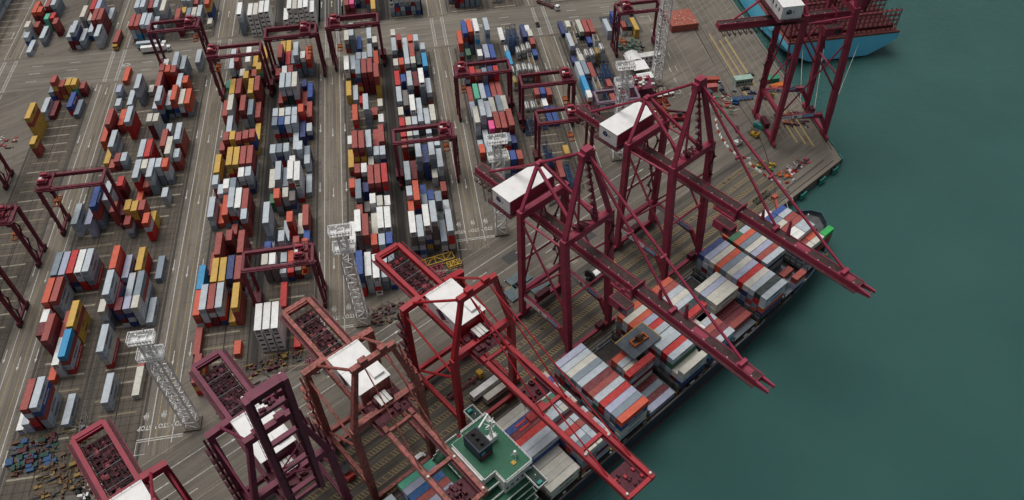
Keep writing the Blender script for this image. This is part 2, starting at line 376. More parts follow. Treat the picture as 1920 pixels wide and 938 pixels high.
# painted lanes
lw = MB()
def seg(u): pass
for gi, (g0, g1) in enumerate(GAPS):
    y0 = near_y((g0 + g1) / 2) - 2
    w = g1 - g0
    for dx, m, hw in ((4.6, 0, 0.13), (6.6, 1, 0.10), (10.1, 1, 0.10), (12.0, 0, 0.13)):
        x = g0 + dx
        rect(lw, x - hw, x + hw, y0, 366, Z3, m); rect(lw, x - hw, x + hw, 399, 560, Z3, m)
    # lane arrows
    for dx in (2.6, 8.3, 14.0):
        for y in range(int(y0) + 34, 360, 42):
            x = g0 + dx; yy = y + (dx * 1.7) % 7
            rect(lw, x - 0.14, x + 0.14, yy, yy + 4.6, Z3, 0)
            lw.poly([(x - 0.5, yy, Z3), (x, yy - 1.7, Z3), (x + 0.5, yy, Z3)], 0)
        for y in range(420, 540, 46):
            x = g0 + dx; rect(lw, x - 0.16, x + 0.16, y, y + 5, Z3, 0); lw.poly([(x - 0.55, y + 5, Z3), (x + 0.55, y + 5, Z3), (x, y + 7, Z3)], 0)
    # ladder edges of the crossing box
    for dx in (5.6, 11.4):
        x = g0 + dx
        for xx in (x - 0.7, x + 0.7): rect(lw, xx - 0.1, xx + 0.1, 368, 397, Z3, 0)
        for k in range(24):
            y = 368.4 + k * 1.2; lw.poly([(x - 0.65, y, Z3), (x + 0.65, y + 0.7, Z3), (x + 0.65, y + 0.95, Z3), (x - 0.65, y + 0.25, Z3)], 0)
    # stop lines and worded lanes at the apron end
    if gi < 4 and gi != 0:
        for k, dx in enumerate((2.4, 8.2, 13.6)):
            x = g0 + dx; yy = y0 + 7
            M = frame_M((x, yy, Z3), (-1, 0, 0), (0, -1.0, 0)) @ Matrix.Diagonal((1.0, 1.35, 1, 1))
            put_text(lw, 'STOP', 1.9, M, 0, 0.03)
            M = frame_M((x, yy + 4.6, Z3), (-1, 0, 0), (0, -1.0, 0)) @ Matrix.Diagonal((0.9, 1.5, 1, 1))
            put_text(lw, '\u505c', 2.2, M, 0, 0.02)
        rect(lw, g0 + 0.5, g1 - 0.5, y0 + 1.6, y0 + 1.9, Z3, 0); rect(lw, g0 + 0.5, g1 - 0.5, y0 + 2.4, y0 + 2.7, Z3, 0)
        rect(lw, g0 + 0.5, g0 + 0.7, y0 - 3, y0 + 1.6, Z3, 0); rect(lw, g0 + 0.5, g0 + 4, y0 - 3.2, y0 - 3, Z3, 0)
# cross road dashes and arrows
for y in (375.5, 382.5, 389.5):
    x = -330
    while x < 145:
        if not any(g0 + 3 < x + 3 < g1 - 1 for g0, g1 in GAPS):
            rect(lw, x, x + 5.5, y, y + 0.3, Z3, 0)
            if int(x) % 3 == 0: lw.poly([(x + 2, y - 0.35, Z3), (x + 4.2, y + 0.15, Z3), (x + 2, y + 0.65, Z3)], 0)
        x += 19
for x, y in ((-148, 382), (33, 391), (38, 384)):
    for k in range(10):
        a0 = 2 * math.pi * k / 10; a1 = 2 * math.pi * (k + 1) / 10
        lw.poly([(x + 2.2 * math.cos(a0), y + 1.3 * math.sin(a0), Z3), (x + 2.2 * math.cos(a1), y + 1.3 * math.sin(a1), Z3), (x + 1.6 * math.cos(a1), y + 0.8 * math.sin(a1), Z3), (x + 1.6 * math.cos(a0), y + 0.8 * math.sin(a0), Z3)], 0)
# quay road lines
for n, m in ((-51, 0), (-59.3, 0), (-36.5, 2), (-43.8, 2), (-66.4, 2)): qrect(lw, -430, -40 if n < -45 else -60, n - 0.12, n + 0.12, Z3, m)
for u in range(-430, -50, 22):
    qrect(lw, u, u + 7, -55.2, -54.9, Z3, 0); qrect(lw, u + 9, u + 13, -47.2, -46.9, Z3, 0)
    if u % 3 == 0: lw.poly([QW(u + 7, -54.6, Z3), QW(u + 9.6, -55.05, Z3), QW(u + 7, -55.5, Z3)], 0)
# yellow ladder lanes on the apron
for n0 in (-26.2, -21.2, -16.2, -11.0, -6.6):
    u1 = -30 if n0 < -12 else -34
    for e in (0, 1.9): qrect(lw, -420, u1, n0 + e - 0.07, n0 + e + 0.07, Z3, 1)
    u = -420
    while u < u1:
        if not (random.random() < 0.06):
            lw.poly([QW(u, n0, Z3), QW(u + 0.28, n0, Z3), QW(u + 1.0, n0 + 1.9, Z3), QW(u + 0.72, n0 + 1.9, Z3)], 1)
        u += 1.15
# lanes of the second berth
for x in (150.5, 155.8, 158.6, 162.4, 165.2, 168.9, 172.0, 175.6): rect(lw, x - 0.09, x + 0.09, 262 if x > 157 else 300, 700, Z3, 2)
for x, ya, yb in ((157.6, 296, 352), (161.0, 300, 345), (164.6, 303, 352), (167.2, 258, 283), (170.4, 256, 282), (173.4, 254, 280)):
    rect(lw, x - 0.45, x + 0.45, ya, yb, Z3, 1)
for x in (104.5, 109, 128, 133.5, 138): rect(lw, x - 0.1, x + 0.1, 300 if x > 110 else 330, 366, Z3, 2)
for k in range(7): rect(lw, 127 + k * 0.3, 127.3 + k * 0.3, 304 + k * 9, 308 + k * 9, Z3, 0)
for k in range(5): rect(lw, 131, 131.25, 322 + k * 12, 327 + k * 12, Z3, 0)
struct('lane_markings', lw, [line_white, line_yellow, line_cream])
# crane rails and cable slot
mb = MB()
for n in (-5.0, -29.5): qrect(mb, -520, -6 if n > -10 else -18, n - 0.22, n + 0.22, Z2 + 0.001)
qrect(mb, -520, -3, -2.2, -1.7, Z2 + 0.001)
for x in (155.5, 180.2): rect(mb, x - 0.2, x + 0.2, 250 if x > 170 else 262, 900, Z2 + 0.001)
pts = [(152.0, 366), (151.3, 340), (150.6, 320), (150.8, 300), (151.6, 285), (152.2, 270), (151.0, 256), (148.8, 244), (146.5, 233), (143.5, 224.5)]
for (xa, ya), (xb, yb) in zip(pts, pts[1:]): mb.poly([(xa - 0.22, ya, Z2), (xb - 0.22, yb, Z2), (xb + 0.22, yb, Z2), (xa + 0.22, ya, Z2)][::-1], 0)
struct('rail_tracks', mb, mat('rail_slot', (0.035, 0.032, 0.03), 0.7, var=0.3))
# darker repaired patches and manholes
mb = MB()
for u, n, a, bb in ((-232, -60, 9, 4), (-150, -57, 7, 5), (-118, -45, 5, 5), (-92, -52, 5, 4), (-300, -45, 6, 6)): qrect(mb, u, u + a, n, n + bb, Z2)
rect(mb, 4, 9, 398, 440, Z2); rect(mb, -66, -60, 214, 222, Z2); rect(mb, -52, -35, 405, 470, Z2); rect(mb, 104, 124, 360, 380, Z2); rect(mb, 80, 99, 300, 312, Z2)
struct('asphalt_patches', mb, G_PATCH)
mb = MB()
for x, y in ((118, 283), (131, 300), (112, 262), (136, 290)): rect(mb, x, x + 4.2, y, y + 3.2, Z2)
for u, n in ((-176, -47), (-140, -42), (-131, -38), (-250, -62)): qrect(mb, u, u + 2.8, n, n + 2.8, Z2)
struct('drain_covers', mb, ground_mat('pale_slab', (0.24, 0.215, 0.175), var=0.25))
# quay face and fenders
fend = None
spots = [(-5.8, 0), (-15.8, 0), (-29.8, 0), (-45, 0), (-60, 0)] + [(-1, 1), (9, 1), (24, 1), (40, 1), (55, 1)]
for i, (u, s) in enumerate(spots):
    if fend is None:
        fend = thing('quay_fender', '', 'fender')
        a = MB(); a.box(-2.0, 2.0, -1.55, -1.2, -3.7, -0.8); a.build('panel', tealp, fend)
        a = MB(); a.tube((-1.2, 0, -1.6), (-1.2, -1.2, -1.6), 0.6, 8); a.tube((1.2, 0, -1.6), (1.2, -1.2, -1.6), 0.6, 8); a.build('rubber_cone', rubber, fend)
        o = fend
    else: o = copy_tree(fend)
    if s == 0: o.location = QW(u, 0, 0); o.rotation_euler = (0, 0, TH)
    else: o.location = (181.6, 243.3 + u + 4, 0); o.rotation_euler = (0, 0, R(90))
    o['group'] = 'fenders along the quay wall'
    o['label'] = ('teal panel fender on the quay wall, ' + ['nearest the corner on the ship side', 'second from the corner on the ship side', 'third from the corner on the ship side', 'hidden beside the ship bow', 'behind the moored ship bow'][i]) if s == 0 else 'dark fender on the far quay wall, ' + ['at the corner', 'second from the corner', 'below the right hand crane', 'beside the pale blue stern', 'farthest along the far quay'][i - 5]
# ------------------------------------------------------------ containers
PAL = {'g': (186, 196, 203), 'w': (236, 237, 234), 'e': (205, 202, 190), 's': (128, 142, 154), 'l': (168, 174, 196), 'r': (158, 72, 66), 'R': (188, 42, 42), 'o': (204, 88, 62),
       'y': (204, 164, 74), 'b': (48, 80, 148), 'n': (52, 66, 116), 't': (84, 176, 146), 'c': (52, 152, 204), 'm': (112, 36, 46), 'd': (116, 110, 108), 'k': (46, 62, 64), 'p': (228, 84, 146), 'G': (62, 112, 84), 'B': (28, 92, 150), 'V': (40, 170, 82)}
NAME = {'g': 'pale grey', 'w': 'white', 'e': 'cream', 's': 'slate grey', 'l': 'lilac grey', 'r': 'rust red', 'R': 'bright red', 'o': 'orange red', 'y': 'yellow', 'b': 'royal blue', 'n': 'navy', 't': 'mint green',
        'c': 'sky blue', 'm': 'maroon', 'd': 'dull grey', 'k': 'blackish green', 'p': 'pink', 'G': 'dark green', 'B': 'sea blue', 'V': 'vivid green'}
NUM = ['zero', 'one', 'two', 'three', 'four', 'five', 'six', 'seven', 'eight', 'nine', 'ten', 'eleven', 'twelve', 'thirteen', 'fourteen', 'fifteen', 'sixteen', 'seventeen', 'eighteen', 'nineteen', 'twenty']
CH, CW = 2.59, 2.39
ink_dark = mat('lettering_dark', (0.05, 0.07, 0.11), 0.6, var=0.1)
ink_white = mat('lettering_white', (0.70, 0.70, 0.68), 0.6, var=0.1)
ink_sky = mat('lettering_sky', (0.16, 0.42, 0.60), 0.6, var=0.1)
MARK = {'g': ('MAERSK', 1, 1.25), 'R': ('HAMBURG S\u00dcD', 2, 1.1), 'y': ('MSC', 1, 1.5), 'o': ('Hapag-Lloyd', 1, 1.05), 'B': ('CMA CGM', 2, 1.2), 'l': ('SEALAND', 1, 1.2), 'e': ('MAERSK', 1, 1.25), 'b': ('Safmarine', 2, 1.3)}
def container_body(Ln, mark):
    m = MB(); x, y, h = CW / 2, Ln / 2, CH
    m.box(-x + .05, x - .05, -y + .05, y - .05, 0.12, h - 0.04)
    for sx in (-1, 1):
        for sy in (-1, 1): m.cbox(sx * (x - .08), sy * (y - .09), h / 2, .16, .18, h)
        m.cbox(sx * (x - .06), 0, h - .05, .12, Ln - .36, .1); m.cbox(sx * (x - .05), 0, .08, .1, Ln - .36, .16)
    for sy in (-1, 1): m.cbox(0, sy * (y - .06), h - .06, CW - .32, .12, .12); m.cbox(0, sy * (y - .06), .09, CW - .32, .12, .18)
    if Ln > 10:   # broad corrugation of the walls
        n = 22
        for i in range(n):
            yy = -y + .5 + (Ln - 1.0) * (i + .5) / n
            for sx in (-1, 1): m.box(min(sx * (x - .052), sx * (x - .025)), max(sx * (x - .052), sx * (x - .025)), yy - .14, yy + .14, .2, h - .12)
    if mark and mark in MARK:
        s, mi, size = MARK[mark]; k = 1.0 if Ln > 10 else 0.62
        for sx in (1, -1):
            M = frame_M((sx * (x + .012), 0.5 * sx, h * .56), (0, sx, 0), (0, 0, 1)) @ Matrix.Diagonal((1.25, 1, 1, 1))
            put_text(m, s, size * k, M, mi, 0.035)
        if mark == 'g':
            for sx in (1, -1):
                yy = -sx * (y - 1.2) ; m.box(min(sx * (x + .004), sx * (x + .014)), max(sx * (x + .004), sx * (x + .014)), yy - .5 * k, yy + .5 * k, .8, 1.8, 3)
    return m.mesh('container_body_%d' % int(Ln), [M_COBJ, ink_dark, ink_white, ink_sky])
def container_doors(Ln):
    m = MB(); y = -Ln / 2
    for sx in (-1, 1): m.box(sx * .57 - .54, sx * .57 + .54, y - .02, y + .04, .2, CH - .14)
    for xx in (-.85, -.35, .35, .85): m.tube((xx, y - .05, .16), (xx, y - .05, CH - .12), .035, 5, 1, cap=False)
    for zz in (.75, 1.5): m.box(-.95, .95, y - .035, y - .02, zz, zz + .06, 1)
    return m.mesh('container_doors', [M_COBJ, grey_steel])
def reefer_unit(Ln):
    m = MB(); y = -Ln / 2
    m.box(-1.0, 1.0, y - .03, y + .03, .25, CH - .2, 0); m.box(-.75, .75, y - .05, y - .03, 1.45, 2.25, 1); m.box(-.8, -.1, y - .05, y - .03, .4, 1.2, 2); m.box(.1, .85, y - .05, y - .03, .4, 1.2, 2)
    m.tube((0, y - .09, 1.85), (0, y - .04, 1.85), .33, 10, 2)
    return m.mesh('reefer_unit', [white, rubber, grey_steel])
_cb = {}
def cmesh(kind, Ln, mark=None):
    k = (kind, Ln, mark)
    if k not in _cb: _cb[k] = container_body(Ln, mark) if kind == 'b' else container_doors(Ln) if kind == 'd' else reefer_unit(Ln)
    return _cb[k]
def add_container(loc, rz, Ln, c, label, group, marked):
    t = thing('shipping_container', label, 'container', loc, rz, group)
    rr = random.uniform(.9, 1.06); col = tuple(v * rr for v in lin(PAL[c]))
    o = bpy.data.objects.new('body', cmesh('b', Ln, c if (marked and c in MARK) else None)); COL.objects.link(o); o.parent = t; o.color = (*col, 1)
    if c == 'w' and Ln > 10:
        d = bpy.data.objects.new('refrigeration_unit', cmesh('r', Ln))
    else:
        d = bpy.data.objects.new('doors', cmesh('d', Ln))
    COL.objects.link(d); d.parent = t; d.color = (*[v * .9 for v in col], 1)
    return t
def tank_container(loc, rz, Ln, c, label):
    t = thing('tank_container', label, 'tank container', loc, rz, 'tank containers in the yard')
    m = MB(); x, y, h = CW / 2, Ln / 2, CH
    for sx in (-1, 1):
        for sy in (-1, 1):
            m.cbox(sx * (x - .07), sy * (y - .07), h / 2, .14, .14, h); m.beam((sx * x * .95, sy * (y - .07), .1), (-sx * x * .2, sy * (y - .07), h - .1), .08)
        m.cbox(sx * (x - .07), 0, h - .07, .12, Ln, .12); m.cbox(sx * (x - .07), 0, .08, .14, Ln, .16)
    for sy in (-1, 1): m.cbox(0, sy * (y - .07), h - .07, CW, .12, .12); m.cbox(0, sy * (y - .07), .08, CW, .12, .16)
    m.cbox(0, 0, h - .1, .55, Ln - .4, .05)
    m.build('frame', bluep if c == 'b' else grey_steel, t)
    m = MB(); r = 1.08; n = 16
    prof = [(-y + .15, .25), (-y + .2, .7), (-y + .42, r * .97), (-y + .6, r), (y - .6, r), (y - .42, r * .97), (y - .2, .7), (y - .15, .25)]
    b0 = 0
    for yy, rr in prof:
        for i in range(n): a = 2 * math.pi * i / n; m.v.append((rr * math.cos(a), yy, 1.3 + rr * math.sin(a)))
    for k in range(len(prof) - 1):
        for i in range(n): j = (i + 1) % n; m.f.append((k*n+i, k*n+j, (k+1)*n+j, (k+1)*n+i)); m.m.append(0)
    m.f.append(tuple(range(n))); m.m.append(0); m.f.append(tuple((len(prof)-1)*n + n-1-i for i in range(n))); m.m.append(0)
    m.cbox(0, 0, 2.42, .5, .5, .12)
    m.build('tank', yellow if c == 'Y' else offwhite, t)
    return t
def flat_rack(loc, rz, Ln, c, label):
    t = thing('flat_rack', label, 'flat rack', loc, rz, 'empty flat racks and open tops in the yard')
    mt = {'F': mat('flat_rack_blue', (0.03, 0.07, 0.16), .6, var=.4, rust=.4), 'O': offwhite}[c]
    m = MB(); x, y = CW / 2, Ln / 2
    if c == 'F':
        for sx in (-1, 1): m.cbox(sx * (x - .12), 0, .3, .24, Ln, .5)
        for i in range(12): m.cbox(0, -y + Ln * (i + .5) / 12, .3, CW - .3, .18, .3)
        m.build('base_frame', mt, t)
        for sy in (-1, 1):
            m = MB()
            for sx in (-1, 1): m.cbox(sx * (x - .12), sy * (y - .15), 1.3, .2, .26, 2.0)
            m.cbox(0, sy * (y - .15), 2.2, CW, .2, .2); m.beam((-x, sy * (y - .15), .5), (x, sy * (y - .15), 2.1), .1)
            m.build('end_wall', mt, t)
    else:
        for sx in (-1, 1): m.cbox(sx * (x - .05), 0, 1.25, .1, Ln, 2.5)
        for sy in (-1, 1): m.cbox(0, sy * (y - .05), 1.25, CW - .2, .1, 2.5)
        m.build('walls', mt, t)
        m = MB(); m.box(-x + .1, x - .1, -y + .1, y - .1, .1, .3); m.build('floor', mat('plywood_floor', (0.16, 0.10, 0.05), .8, var=.4), t)
    return t
